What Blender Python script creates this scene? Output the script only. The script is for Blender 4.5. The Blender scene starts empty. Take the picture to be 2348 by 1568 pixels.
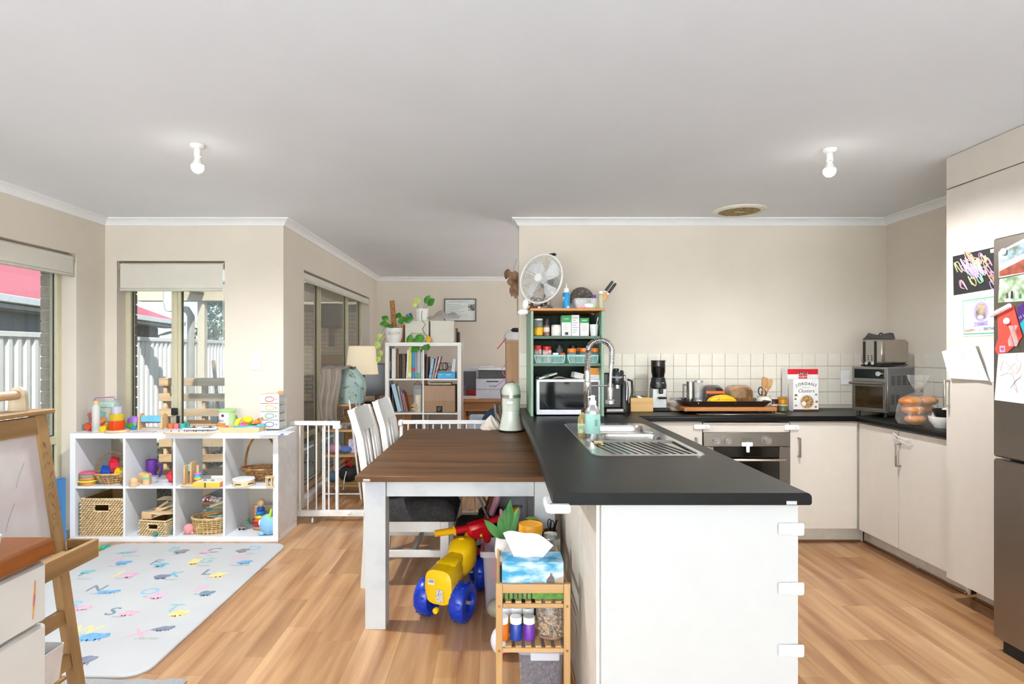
import bpy, math, random
from mathutils import Vector, Matrix, Euler
rnd = random.Random(11)
PI = math.pi
# ------------------------------------------------------------------ camera, sky, sun, area lights, exposure
F, CX, CY, H = 1350.0, 1140.0, 808.0, 1.342      # focal length and vanishing point in photo pixels, eye height in metres
scene = bpy.context.scene
COL = scene.collection
cam = bpy.data.cameras.new('camera'); camo = bpy.data.objects.new('camera', cam); COL.objects.link(camo)
camo.location = (0, 0, H); camo.rotation_euler = (PI/2, 0, 0)
cam.sensor_width = 36.0; cam.lens = F/2348*36; cam.shift_x = (1174-CX)/2348; cam.shift_y = (CY-784)/2348
cam.clip_start = 0.05; cam.clip_end = 200
scene.camera = camo
w = bpy.data.worlds.new('sky'); scene.world = w; w.use_nodes = True
nt = w.node_tree; nt.nodes.clear()
wo = nt.nodes.new('ShaderNodeOutputWorld'); bg = nt.nodes.new('ShaderNodeBackground')
sk = nt.nodes.new('ShaderNodeTexSky'); sk.sky_type = 'HOSEK_WILKIE'; sk.turbidity = 2.6; sk.ground_albedo = 0.35
sk.sun_direction = Vector((0.25, -0.7, 0.85)).normalized()
tc = nt.nodes.new('ShaderNodeTexCoord'); nz = nt.nodes.new('ShaderNodeTexNoise'); nz.inputs['Scale'].default_value = 3.2; nz.inputs['Detail'].default_value = 6
cr = nt.nodes.new('ShaderNodeValToRGB'); cr.color_ramp.elements[0].position = 0.46; cr.color_ramp.elements[1].position = 0.68
mx = nt.nodes.new('ShaderNodeMixRGB'); mx.inputs[2].default_value = (0.62, 0.66, 0.72, 1)
nt.links.new(tc.outputs['Generated'], nz.inputs['Vector']); nt.links.new(nz.outputs['Fac'], cr.inputs['Fac'])
nt.links.new(cr.outputs['Color'], mx.inputs[0]); nt.links.new(sk.outputs['Color'], mx.inputs[1]); nt.links.new(mx.outputs[0], bg.inputs['Color'])
bg.inputs['Strength'].default_value = 2.5
nt.links.new(bg.outputs[0], wo.inputs['Surface'])
def lamp(name, kind, loc, energy, color=(1, 1, 1), rot=None, **k):
    l = bpy.data.lights.new(name, kind); l.energy = energy; l.color = color
    for a, b in k.items(): setattr(l, a, b)
    o = bpy.data.objects.new(name, l); COL.objects.link(o); o.location = loc
    if rot: o.rotation_euler = rot
    return o
sun = lamp('sun', 'SUN', (0, 0, 12), 4.6, (1.0, 0.95, 0.88), angle=0.012)
sun.rotation_euler = Vector((-0.30, 0.62, -0.80)).to_track_quat('-Z', 'Y').to_euler()
# added fill from behind the camera; the rear wall has no opening
lamp('fill_rear', 'AREA', (-0.4, -6.85, 1.25), 30, (0.90, 0.96, 1.0), (PI/2, 0, PI), shape='RECTANGLE', size=5.2, size_y=2.2)
# added upward fill that brightens and cools the ceiling
lamp('fill_rear_up', 'AREA', (-0.4, -5.9, 0.12), 680, (0.79, 0.90, 1.0), (PI/2+math.radians(85), 0, PI), shape='RECTANGLE', size=5.2, size_y=1.9)
# added side fill behind the camera; the left wall is solid there
lamp('fill_side', 'AREA', (-3.08, -2.2, 1.25), 45, (0.90, 0.96, 1.0), (PI/2, 0, -PI/2), shape='RECTANGLE', size=3.4, size_y=2.0)
# added fill for the study, hidden behind the kitchen wall, no window there
lamp('fill_study', 'AREA', (2.46, 6.5, 1.4), 28, (0.92, 0.97, 1.0), (PI/2, 0, PI/2), shape='RECTANGLE', size=2.2, size_y=1.4)
scene.view_settings.view_transform = 'Standard'; scene.view_settings.look = 'None'
scene.view_settings.gamma = 1.0; scene.view_settings.use_curve_mapping = False; scene.view_settings.exposure = 0.80
cy = scene.cycles
cy.max_bounces = 7; cy.diffuse_bounces = 4; cy.glossy_bounces = 3; cy.transmission_bounces = 4; cy.use_adaptive_sampling = True; cy.adaptive_threshold = 0.05; cy.transparent_max_bounces = 24
cy.caustics_reflective = False; cy.caustics_refractive = False; cy.use_denoising = True; cy.sample_clamp_indirect = 6
# ------------------------------------------------------------------ helpers
def P(x, y, Y): return Vector(((x-CX)*Y/F, Y, H-(y-CY)*Y/F))
def G(x, y, z=0.0): return P(x, y, F*(H-z)/(y-CY))
def PXw(px, y, X): return P(px, y, F*X/(px-CX))
def lin(v): v /= 255.0; return v/12.92 if v <= 0.04045 else ((v+0.055)/1.055)**2.4
def C(h): return (lin(int(h[0:2], 16)), lin(int(h[2:4], 16)), lin(int(h[4:6], 16)), 1.0)
MATS = {}
def _nodes(name):
    m = bpy.data.materials.new(name); m.use_nodes = True; n = m.node_tree; n.nodes.clear()
    return m, n, n.nodes.new('ShaderNodeOutputMaterial')
def _coord(n, stretch=(1, 1, 1), rand=False):
    tc = n.nodes.new('ShaderNodeTexCoord'); mp = n.nodes.new('ShaderNodeMapping'); mp.inputs['Scale'].default_value = stretch
    if rand:
        oi = n.nodes.new('ShaderNodeObjectInfo'); mu = n.nodes.new('ShaderNodeMath'); mu.operation = 'MULTIPLY'; mu.inputs[1].default_value = 37.0
        n.links.new(oi.outputs['Random'], mu.inputs[0])
        cb = n.nodes.new('ShaderNodeCombineXYZ')
        for i in range(3): n.links.new(mu.outputs[0], cb.inputs[i])
        n.links.new(cb.outputs[0], mp.inputs['Location'])
    n.links.new(tc.outputs['Object'], mp.inputs['Vector'])
    return mp.outputs['Vector']
def mat(col, rough=0.5, metal=0.0, var=0.05, scale=14.0, col2=None, stretch=(1, 1, 1), bump=0.0, bscale=60.0, spec=None, emis=None, es=0.0, rand=0.0, coat=0.0, sheen=0.0, trans=0.0, lo=0.35, hi=0.65, detail=4.0, sss=0.0):
    key = (col, rough, metal, var, scale, col2, stretch, bump, bscale, spec, emis, es, rand, coat, sheen, trans, lo, hi, detail, sss)
    if key in MATS: return MATS[key]
    m, n, out = _nodes('m_%s_%d' % (col, len(MATS)))
    b = n.nodes.new('ShaderNodeBsdfPrincipled'); n.links.new(b.outputs[0], out.inputs['Surface'])
    b.inputs['Roughness'].default_value = rough; b.inputs['Metallic'].default_value = metal
    if spec is not None: b.inputs['Specular IOR Level'].default_value = spec
    if coat: b.inputs['Coat Weight'].default_value = coat; b.inputs['Coat Roughness'].default_value = 0.08
    if sheen: b.inputs['Sheen Weight'].default_value = sheen
    if trans: b.inputs['Transmission Weight'].default_value = trans
    if sss: b.inputs['Subsurface Weight'].default_value = sss; b.inputs['Subsurface Radius'].default_value = (0.02, 0.012, 0.008)
    if emis: b.inputs['Emission Color'].default_value = C(emis); b.inputs['Emission Strength'].default_value = es
    c = C(col)
    vec = _coord(n, stretch, rand > 0)
    nz = n.nodes.new('ShaderNodeTexNoise'); nz.inputs['Scale'].default_value = scale; nz.inputs['Detail'].default_value = detail; n.links.new(vec, nz.inputs['Vector'])
    cr = n.nodes.new('ShaderNodeValToRGB'); e = cr.color_ramp.elements; e[0].position = lo; e[1].position = hi
    c2 = C(col2) if col2 else tuple(min(1, x*(1+var)) for x in c[:3])+(1,)
    e[0].color = c if col2 else tuple(x*(1-var) for x in c[:3])+(1,); e[1].color = c2
    n.links.new(nz.outputs['Fac'], cr.inputs['Fac']); src = cr.outputs['Color']
    if rand > 0:
        oi = n.nodes.new('ShaderNodeObjectInfo'); mr = n.nodes.new('ShaderNodeMapRange'); mr.inputs['To Min'].default_value = 1-rand; mr.inputs['To Max'].default_value = 1+rand
        n.links.new(oi.outputs['Random'], mr.inputs['Value'])
        hs = n.nodes.new('ShaderNodeHueSaturation'); n.links.new(mr.outputs[0], hs.inputs['Value']); n.links.new(src, hs.inputs['Color']); src = hs.outputs['Color']
    n.links.new(src, b.inputs['Base Color'])
    if bump:
        n2 = n.nodes.new('ShaderNodeTexNoise'); n2.inputs['Scale'].default_value = bscale; n2.inputs['Detail'].default_value = 3; n.links.new(vec, n2.inputs['Vector'])
        bp = n.nodes.new('ShaderNodeBump'); bp.inputs['Strength'].default_value = bump; bp.inputs['Distance'].default_value = 0.004
        n.links.new(n2.outputs['Fac'], bp.inputs['Height']); n.links.new(bp.outputs[0], b.inputs['Normal'])
    MATS[key] = m; return m
def clear(col='ffffff', through=0.86, rough=0.06, body=None):
    # thin clear plastic or glass sheet: mostly see-through, fresnel gloss, a little of its own colour
    key = ('clear', col, through, rough, body)
    if key in MATS: return MATS[key]
    m, n, out = _nodes('clear_%d' % len(MATS))
    tr = n.nodes.new('ShaderNodeBsdfTransparent'); tr.inputs[0].default_value = C(col)
    gl = n.nodes.new('ShaderNodeBsdfGlossy'); gl.inputs['Roughness'].default_value = rough
    fr = n.nodes.new('ShaderNodeFresnel'); ge = n.nodes.new('ShaderNodeNewGeometry'); mi = n.nodes.new('ShaderNodeMapRange')
    mi.inputs['To Min'].default_value = 1.45; mi.inputs['To Max'].default_value = 1/1.45; n.links.new(ge.outputs['Backfacing'], mi.inputs['Value']); n.links.new(mi.outputs[0], fr.inputs['IOR'])
    df = n.nodes.new('ShaderNodeBsdfDiffuse'); df.inputs[0].default_value = C(body or col)
    a = n.nodes.new('ShaderNodeMixShader'); a.inputs[0].default_value = 1-through
    n.links.new(tr.outputs[0], a.inputs[1]); n.links.new(df.outputs[0], a.inputs[2])
    b = n.nodes.new('ShaderNodeMixShader'); n.links.new(fr.outputs[0], b.inputs[0]); n.links.new(a.outputs[0], b.inputs[1]); n.links.new(gl.outputs[0], b.inputs[2])
    n.links.new(b.outputs[0], out.inputs['Surface'])
    MATS[key] = m; return m
_TXT = {}
def text_mesh(s, shear=0.0, bold=0.0):
    k = (s, shear, bold)
    if k not in _TXT:
        cu = bpy.data.curves.new('t', 'FONT'); cu.body = s; cu.size = 1.0; cu.align_x = 'CENTER'; cu.align_y = 'CENTER'; cu.shear = shear; cu.offset = bold; cu.resolution_u = 3
        o = bpy.data.objects.new('t', cu); COL.objects.link(o)
        me = bpy.data.meshes.new_from_object(o)
        _TXT[k] = ([v.co.copy() for v in me.vertices], [tuple(p.vertices) for p in me.polygons])
        bpy.data.objects.remove(o); bpy.data.meshes.remove(me); bpy.data.curves.remove(cu)
    return _TXT[k]
I4 = Matrix.Identity(4)
def TR(loc=(0, 0, 0), rot=(0, 0, 0), sc=(1, 1, 1)): return Matrix.LocRotScale(Vector(loc), Euler(rot), Vector(sc))
FRONT = Matrix.Rotation(PI/2, 4, 'X')      # local XY plane -> faces -Y (toward the camera), local z -> -Y
class M:
    def __init__(s, T=None): s.V = []; s.Fc = []; s.Mi = []; s.T = T or I4
    def at(s, T): s.T = T; return s
    def add(s, vs, fs, m=0):
        o = len(s.V); T = s.T
        s.V += [T @ Vector(v) for v in vs]
        flip = T.determinant() < 0
        for f in fs:
            s.Fc.append(tuple(o+i for i in (reversed(f) if flip else f))); s.Mi.append(m)
        return s
    def box(s, x0, x1, y0, y1, z0, z1, b=0.0, m=0):
        if x0 > x1: x0, x1 = x1, x0
        if y0 > y1: y0, y1 = y1, y0
        if z0 > z1: z0, z1 = z1, z0
        if b <= 0:
            return s.add([(x, y, z) for z in (z0, z1) for y in (y0, y1) for x in (x0, x1)],
                         [(0, 2, 3, 1), (4, 5, 7, 6), (0, 1, 5, 4), (2, 6, 7, 3), (0, 4, 6, 2), (1, 3, 7, 5)], m)
        b = min(b, (x1-x0)*.49, (y1-y0)*.49, (z1-z0)*.49)
        vs = []; idx = {}
        lo = (x0, y0, z0); hi = (x1, y1, z1)
        for sx in (0, 1):
            for sy in (0, 1):
                for sz in (0, 1):
                    for ax in range(3):     # vertex lying on the face normal to ax
                        q = []
                        for i, sg in enumerate((sx, sy, sz)):
                            e = hi[i] if sg else lo[i]
                            q.append(e if i == ax else (e-b if sg else e+b))
                        idx[(sx, sy, sz, ax)] = len(vs); vs.append(tuple(q))
        fs = []
        c = Vector(((x0+x1)/2, (y0+y1)/2, (z0+z1)/2))
        def face(ids):
            p = [Vector(vs[i]) for i in ids]
            nn = (p[1]-p[0]).cross(p[2]-p[0]); g = sum(p, Vector())/len(p)
            fs.append(tuple(ids) if nn.dot(g-c) > 0 else tuple(reversed(ids)))
        for ax in range(3):
            for sg in (0, 1):
                ids = []
                for a, bb in ((0, 0), (1, 0), (1, 1), (0, 1)):
                    k = [0, 0, 0]; k[ax] = sg; k[(ax+1) % 3] = a; k[(ax+2) % 3] = bb
                    ids.append(idx[(k[0], k[1], k[2], ax)])
                face(ids)
            a1, a2 = (ax+1) % 3, (ax+2) % 3
            for s1 in (0, 1):
                for s2 in (0, 1):
                    k0 = [0, 0, 0]; k0[a1] = s1; k0[a2] = s2; k1 = list(k0); k1[ax] = 1
                    face([idx[(*k0, a1)], idx[(*k1, a1)], idx[(*k1, a2)], idx[(*k0, a2)]])
        for sx in (0, 1):
            for sy in (0, 1):
                for sz in (0, 1): face([idx[(sx, sy, sz, i)] for i in range(3)])
        return s.add(vs, fs, m)
    def cb(s, c, d, b=0.0, m=0, rot=None):
        T = s.T
        s.T = T @ TR(c, rot or (0, 0, 0)); s.box(-d[0]/2, d[0]/2, -d[1]/2, d[1]/2, -d[2]/2, d[2]/2, b, m); s.T = T; return s
    def lathe(s, prof, n=20, c=(0, 0, 0), m=0, rot=None, sc=(1, 1, 1)):
        T = s.T; s.T = T @ TR(c, rot or (0, 0, 0), sc)
        vs = []; rings = []
        for r, z in prof:
            if r <= 1e-6: rings.append([len(vs)]); vs.append((0, 0, z))
            else:
                rings.append(list(range(len(vs), len(vs)+n)))
                vs += [(r*math.cos(2*PI*i/n), r*math.sin(2*PI*i/n), z) for i in range(n)]
        fs = []
        for a, b in zip(rings, rings[1:]):
            for i in range(n):
                j = (i+1) % n
                if len(a) == 1 and len(b) == 1: continue
                if len(a) == 1: fs.append((a[0], b[j], b[i]))
                elif len(b) == 1: fs.append((a[i], a[j], b[0]))
                else: fs.append((a[i], a[j], b[j], b[i]))
        s.add(vs, fs, m); s.T = T; return s
    def cyl(s, p0, p1, r0, r1=None, n=14, m=0):
        p0 = Vector(p0); p1 = Vector(p1); d = p1-p0; r1 = r0 if r1 is None else r1
        T = s.T; s.T = T @ Matrix.Translation(p0) @ d.to_track_quat('Z', 'Y').to_matrix().to_4x4()
        L = d.length; s.lathe([(0, 0), (r0, 0), (r1, L), (0, L)], n, m=m); s.T = T; return s
    def ell(s, c, r, n=16, k=10, m=0, rot=None):
        if not hasattr(r, '__len__'): r = (r, r, r)
        return s.lathe([(math.sin(PI*i/k), -math.cos(PI*i/k)) for i in range(k+1)], n, c, m, rot, r)
    def tube(s, pts, r, n=8, closed=False, m=0):
        pts = [Vector(p) for p in pts]; N = len(pts); vs = []; fs = []; up = None
        for i, p in enumerate(pts):
            a = pts[(i-1) % N] if (closed or i > 0) else p; b = pts[(i+1) % N] if (closed or i < N-1) else p
            t = (b-a).normalized()
            if up is None: up = t.orthogonal().normalized()
            up = (up-t*up.dot(t))
            up = up.normalized() if up.length > 1e-6 else t.orthogonal().normalized()
            sd = t.cross(up); rr = r[i] if hasattr(r, '__len__') else r
            for j in range(n):
                an = 2*PI*j/n; vs.append(p+(up*math.cos(an)+sd*math.sin(an))*rr)
        for i in range(N if closed else N-1):
            k = (i+1) % N
            for j in range(n): l = (j+1) % n; fs.append((i*n+j, i*n+l, k*n+l, k*n+j))
        if not closed: fs.append(tuple(reversed(range(n)))); fs.append(tuple((N-1)*n+j for j in range(n)))
        return s.add(vs, fs, m)
    def prism(s, poly, z0, z1, m=0):
        n = len(poly)
        ar = sum(poly[i][0]*poly[(i+1) % n][1]-poly[(i+1) % n][0]*poly[i][1] for i in range(n))
        if ar < 0: poly = poly[::-1]
        vs = [(x, y, z0) for x, y in poly]+[(x, y, z1) for x, y in poly]
        fs = [tuple(reversed(range(n))), tuple(range(n, 2*n))]+[(i, (i+1) % n, n+(i+1) % n, n+i) for i in range(n)]
        return s.add(vs, fs, m)
    def sheet(s, fn, nu, nv, th=0.0, m=0):
        g = [[Vector(fn(i/nu, j/nv)) for j in range(nv+1)] for i in range(nu+1)]
        vs = []; W = nv+1
        nr = {}
        for i in range(nu+1):
            for j in range(nv+1):
                a = g[min(i+1, nu)][j]-g[max(i-1, 0)][j]; b = g[i][min(j+1, nv)]-g[i][max(j-1, 0)]
                c = a.cross(b); nr[i, j] = c.normalized() if c.length > 1e-9 else Vector((0, 0, 1))
                vs.append(g[i][j]+nr[i, j]*th/2)
        fs = [(i*W+j, (i+1)*W+j, (i+1)*W+j+1, i*W+j+1) for i in range(nu) for j in range(nv)]
        if th > 0:
            o = len(vs)
            vs += [g[i][j]-nr[i, j]*th/2 for i in range(nu+1) for j in range(nv+1)]
            fs += [tuple(o+q for q in reversed(f)) for f in fs[:nu*nv]]
            per = [i*W for i in range(nu+1)]+[nu*W+j for j in range(1, W)]+[i*W+nv for i in range(nu-1, -1, -1)]+[j for j in range(nv-1, 0, -1)]
            for a, b in zip(per, per[1:]+per[:1]): fs.append((b, a, o+a, o+b))
        return s.add(vs, fs, m)
    def text(s, t, size, T=I4, m=0, shear=0.0, bold=0.0, wscale=1.0):
        vs, fs = text_mesh(t, shear, bold); T0 = s.T
        s.T = T0 @ T @ TR((0, 0, 0), (0, 0, 0), (size*wscale, size, 1)); s.add(vs, fs, m); s.T = T0; return s
    def mesh(s, name, mats, ang=38):
        me = bpy.data.meshes.new(name); me.from_pydata(s.V, [], s.Fc)
        if not isinstance(mats, (list, tuple)): mats = [mats]
        for q in mats: me.materials.append(q)
        if len(mats) > 1: me.polygons.foreach_set('material_index', s.Mi)
        if ang:
            me.polygons.foreach_set('use_smooth', [True]*len(s.Fc)); me.set_sharp_from_angle(angle=math.radians(ang))
        me.update(); return me
    def obj(s, name, mats, parent=None, ang=38, label=None, kind=None):
        o = bpy.data.objects.new(name, s.mesh(name, mats, ang)); COL.objects.link(o)
        if parent: o.parent = parent
        if label: o['label'] = label
        if kind: o['kind'] = kind
        return o
def tag(o, label, cat, group=None):
    o['label'] = label; o['category'] = cat
    if group: o['group'] = group
    return o
def thing(name, label, cat, loc=(0, 0, 0), rz=0.0, group=None):
    o = bpy.data.objects.new(name, None); COL.objects.link(o); o.location = loc; o.rotation_euler = (0, 0, rz); o.empty_display_size = 0.05
    return tag(o, label, cat, group)
def struct(o): o['kind'] = 'structure'; return o
def link(name, me, parent=None, loc=(0, 0, 0), rot=(0, 0, 0), sc=(1, 1, 1)):
    o = bpy.data.objects.new(name, me); COL.objects.link(o); o.parent = parent; o.location = loc; o.rotation_euler = rot; o.scale = sc; return o
def copytree(o, loc=None, rz=None, label=None, parent=None):
    c = o.copy(); COL.objects.link(c); c.parent = parent
    for ch in o.children: copytree(ch, parent=c)
    if loc is not None: c.location = loc
    if rz is not None: c.rotation_euler = (0, 0, rz)
    if label: c['label'] = label
    return c
# ------------------------------------------------------------------ the room shell
LEFTF = Matrix(((0, 0, -1, 0), (-1, 0, 0, 0), (0, 1, 0, 0), (0, 0, 0, 1)))   # local XY plane -> faces -X
YW, XL, XR, XA, YB, CEIL = 4.655, -3.10, 3.076, -1.69, 8.28, 2.40
WALL = mat('e0d6c8', 0.85, var=0.02, scale=3, bump=0.02, bscale=220)
CEILM = mat('f0f4fa', 0.9, var=0.012, scale=2)
TRIM = mat('f3f4f5', 0.55, var=0.01)
ALU = mat('cfc7a9', 0.4, var=0.03); DARKGAP = mat('2b2a26', 0.7)
GLASS = clear('f4f8f8', 0.985, 0.02); WHITE = mat('f0f1f2', 0.42, var=0.012); WHITE2 = mat('eceae5', 0.4, var=0.015)
def wall(name, axis, p0, p1, a0, a1, z0, z1, holes=(), m=None):
    b = M(); As = sorted({a0, a1, *[h[0] for h in holes], *[h[1] for h in holes]}); Zs = sorted({z0, z1, *[h[2] for h in holes], *[h[3] for h in holes]})
    for i in range(len(As)-1):
        for j in range(len(Zs)-1):
            ca, cz = (As[i]+As[i+1])/2, (Zs[j]+Zs[j+1])/2
            if any(h[0] < ca < h[1] and h[2] < cz < h[3] for h in holes): continue
            if axis == 'x': b.box(As[i], As[i+1], p0, p1, Zs[j], Zs[j+1])
            else: b.box(p0, p1, As[i], As[i+1], Zs[j], Zs[j+1])
    return struct(b.obj(name, m or WALL, ang=0))
HEAD = 2.066
wall('wall_left', 'y', XL-.113, XL, -7.0, 4.768, 0, CEIL, [(2.3, 4.337, .06, HEAD)])
wall('wall_window', 'x', YW, YW+.113, XL, XA, 0, CEIL, [(-3.007, -2.155, .09, HEAD)])
wall('wall_alcove', 'y', XA-.113, XA, YW+.113, YB+.11, 0, CEIL, [(5.15, 7.81, .09, HEAD)])
wall('wall_study', 'x', YB, YB+.11, XA, 2.6, 0, CEIL)
wall('wall_kitchen', 'x', YW, YW+.11, .172, XR+.11, 0, CEIL)
wall('wall_right', 'y', XR, XR+.11, -7.0, YW, 0, CEIL)
wall('wall_study_side', 'y', 2.5, 2.6, YW+.11, YB, 0, CEIL)
wall('wall_rear', 'x', -7.0, -6.9, XL, XR, 0, CEIL)
b = M(); b.box(XL-.113, XR+.11, -7.0, YW+.113, CEIL, CEIL+.1); b.box(XA-.113, 2.6, YW+.113, YB+.11, CEIL, CEIL+.1)
ceiling = struct(b.obj('ceiling', CEILM, ang=0))
b = M(); b.box(XL-.113, XR+.11, -7.0, YW+.113, -.06, -.0045); b.box(XA-.113, 2.6, YW+.113, YB+.11, -.06, -.0045)
floor = struct(b.obj('floor', mat('b98a5e', 0.4), ang=0))
b = M(); b.box(XL, XR, -6.9, .6, -.004, .006); struct(b.obj('floor_bounce_neutraliser', mat('a3a7ac', .95, var=.05, scale=40), ang=0))  # unseen grey layer added to neutralise the warm floor bounce
def wood(c1, c2, rough=0.4, sx=22, sy=1.2, rand=0.0, bump=0.05, spec=None, lo=0.3, hi=0.72, axis='y', coat=0.0):
    st = {'y': (sx, sy, sx), 'x': (sy, sx, sx), 'z': (sx, sx, sy)}[axis]
    return mat(c1, rough, 0, col2=c2, stretch=st, scale=1.0, rand=rand, bump=bump, bscale=2.2, spec=spec, lo=lo, hi=hi, detail=7, coat=coat)
PLANKS = [wood(c1, c2, 0.30, 17, 1.1, rand=0.06, bump=0.03, lo=0.22, hi=0.66) for c1, c2 in (('96603a', 'd2a474'), ('9e683f', 'd8ac7e'), ('915c36', 'cfa172'))]
plank_mes = []                      # two-strip boards: each board carries two rows of staves in slightly different tones
for v_ in range(5):
    b = M()
    for sx in (-1, 1):
        y = -.5995
        while y < .59:
            y1 = min(.5995, y+rnd.uniform(.28, .6)); y1 = .5995 if .5995-y1 < .15 else y1; b.box(min(0, sx*.0948), max(0, sx*.0948), y, y1, -.0044, 0, .0003, m=rnd.randrange(3)); y = y1
    plank_mes.append(b.mesh('plank', PLANKS))
nx = 0
for i in range(34):
    x = -3.02+.19*i
    if x > 3.0: break
    off = (i*0.37) % 1.2
    for j in range(-1, 7):
        yy = 1.9+off-.6+1.2*j
        if yy+.6 < 2.0 or yy > 8.3: continue
        if yy-.6 > 4.7 and (x < XA or x > .6): continue
        if x < XL+.09: x0 = x
        link('plank', plank_mes[(i*3+j) % 5], floor, (x, yy, 0))
def sweep(pts, prof, name, m, closed=False):
    pts = [Vector(p) for p in pts]; rows = []
    for i, p in enumerate(pts):
        ns = []
        if i > 0: d = (pts[i]-pts[i-1]).normalized(); ns.append(Vector((d.y, -d.x)))
        if i < len(pts)-1: d = (pts[i+1]-pts[i]).normalized(); ns.append(Vector((d.y, -d.x)))
        n = ns[0] if len(ns) == 1 else (ns[0]+ns[1])/(1+ns[0].dot(ns[1]))
        rows.append([(p.x+n.x*d, p.y+n.y*d, z) for d, z in prof])
    k = len(prof); b = M()
    b.add([v for r in rows for v in r], [(i*k+j, (i+1)*k+j, (i+1)*k+j+1, i*k+j+1) for i in range(len(rows)-1) for j in range(k-1)]+[tuple(range(k)), tuple(reversed(range((len(rows)-1)*k, len(rows)*k)))])
    return struct(b.obj(name, m, ang=30))
cove = [(0, CEIL-.056), (.010, CEIL-.056), (.014, CEIL-.047), (.022, CEIL-.034), (.034, CEIL-.022), (.047, CEIL-.014), (.056, CEIL-.010), (.056, CEIL-.0005)]
ring = [(XL, -6.9), (XL, YW), (XA, YW), (XA, YB), (2.5, YB), (2.5, YW+.11), (.172, YW+.11), (.172, YW), (XR, YW), (XR, 3.22)]
sweep(ring, cove, 'trim_1', TRIM)
skirt = [(.0005, 0), (.014, 0), (.014, .055), (.010, .066), (.0005, .068)]
sweep([(XL, -6.9), (XL, YW), (XA, YW), (XA, YB), (2.5, YB)], skirt, 'baseboard_left', mat('e6dfd2', 0.5))
# ---- windows
def wbox(b, axis, a0, a1, p0, p1, z0, z1, bev=0.002, m=0):
    if axis == 'x': b.box(a0, a1, p0, p1, z0, z1, bev, m)
    else: b.box(p0, p1, a0, a1, z0, z1, bev, m)
def window(name, axis, a0, a1, z0, z1, p0, p1, mull, trans, lites, wd=.042):
    b = M()
    wbox(b, axis, a0, a0+wd, p0, p1, z0, z1); wbox(b, axis, a1-wd, a1, p0, p1, z0, z1)
    wbox(b, axis, a0+wd, a1-wd, p0, p1, z0, z0+wd); wbox(b, axis, a0+wd, a1-wd, p0, p1, z1-wd, z1)
    f = struct(b.obj(name, ALU))
    for c, ww in mull:
        b = M(); wbox(b, axis, c-ww/2, c+ww/2, p0+(p1-p0)*.1, p1-(p1-p0)*.1, z0+wd, z1-wd); wbox(b, axis, c-ww*.18, c+ww*.18, p0-.004 if p1 > p0 else p0+.004, p0+(p1-p0)*.2, z0+wd, z1-wd); b.obj('mullion', ALU, f)
    for c, ww, q0, q1 in trans:
        b = M(); wbox(b, axis, q0, q1, p0+(p1-p0)*.1, p1-(p1-p0)*.1, c-ww/2, c+ww/2); b.obj('transom', ALU, f)
    pm = (p0+p1)/2
    for q0, q1, y0, y1 in lites:
        b = M(); t = .0045                       # black gasket around each lite, then the pane
        for g in ((q0, q0+t, y0, y1), (q1-t, q1, y0, y1), (q0, q1, y0, y0+t), (q0, q1, y1-t, y1)): wbox(b, axis, g[0], g[1], pm-.004, pm+.004, g[2], g[3], 0)
        b.obj('gasket', DARKGAP, f)
        b = M(); wbox(b, axis, q0+t, q1-t, pm-.002, pm+.002, y0+t, y1-t, 0); b.obj('pane', GLASS, f)
    return f
w1 = window('window_1', 'y', 2.3, 4.337, .06, HEAD, XL-.108, XL-.165, [(3.3, .07)], [(.705, .06, 2.342, 4.295)], [(2.342, 3.265, .735, HEAD-.042), (3.335, 4.295, .735, HEAD-.042), (2.342, 3.265, .102, .675), (3.335, 4.295, .102, .675)])
w2 = window('window_2', 'x', -3.007, -2.155, .09, HEAD, YW+.108, YW+.165, [(-2.60, .078)], [], [(-2.965, -2.639, .132, HEAD-.042), (-2.561, -2.197, .132, HEAD-.042)])
w3 = window('window_3', 'y', 5.15, 7.81, .09, HEAD, XA-.108, XA-.165, [(5.98, .09), (7.08, .06)], [(.56, .05, 5.192, 7.768)], [(5.192, 5.935, .585, HEAD-.042), (6.025, 7.05, .585, HEAD-.042), (7.11, 7.768, .585, HEAD-.042), (5.192, 5.935, .132, .535), (6.025, 7.05, .132, .535), (7.11, 7.768, .132, .535)])
M().box(-2.56, -2.2, YW+.148, YW+.15, .135, HEAD-.045).obj('insect_screen', clear('ffffff', 0.84, 0.5, 'a0a4a8'), w2)
p = P(410, 943, YW+.1); b = M(); b.box(-2.628, -2.578, YW+.085, YW+.106, p.z-.028, p.z+.028, .004); b.cyl((-2.603, YW+.088, p.z), (-2.603, YW+.080, p.z), .007, n=12); b.obj('lock', mat('2a2a2c', 0.4), w2)
b = M(); b.box(-2.588, -2.566, YW+.09, YW+.106, p.z-.095, p.z-.035, .003); b.obj('latch', mat('26262a', 0.4), w2)
TILEW = mat('eeeeea', 0.3)
M().box(-3.007, -2.155, YW-.012, YW+.108, .072, .0905, .003).obj('sill', TILEW, w2)
M().box(XL-.108, XL+.012, 2.3, 4.337, .045, .0605, .003).obj('sill', TILEW, w1)
b = M(); b.box(XA-.108, XA+.03, 5.15, 7.81, .06, .0905, .003); b.obj('sill', TILEW, w3)
b = M(); b.box(XA-.09, XA-.02, 5.2, 7.7, .091, .12, .003); b.obj('timber_stop', wood('a87b52', 'd0a67c'), w3)
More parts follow.
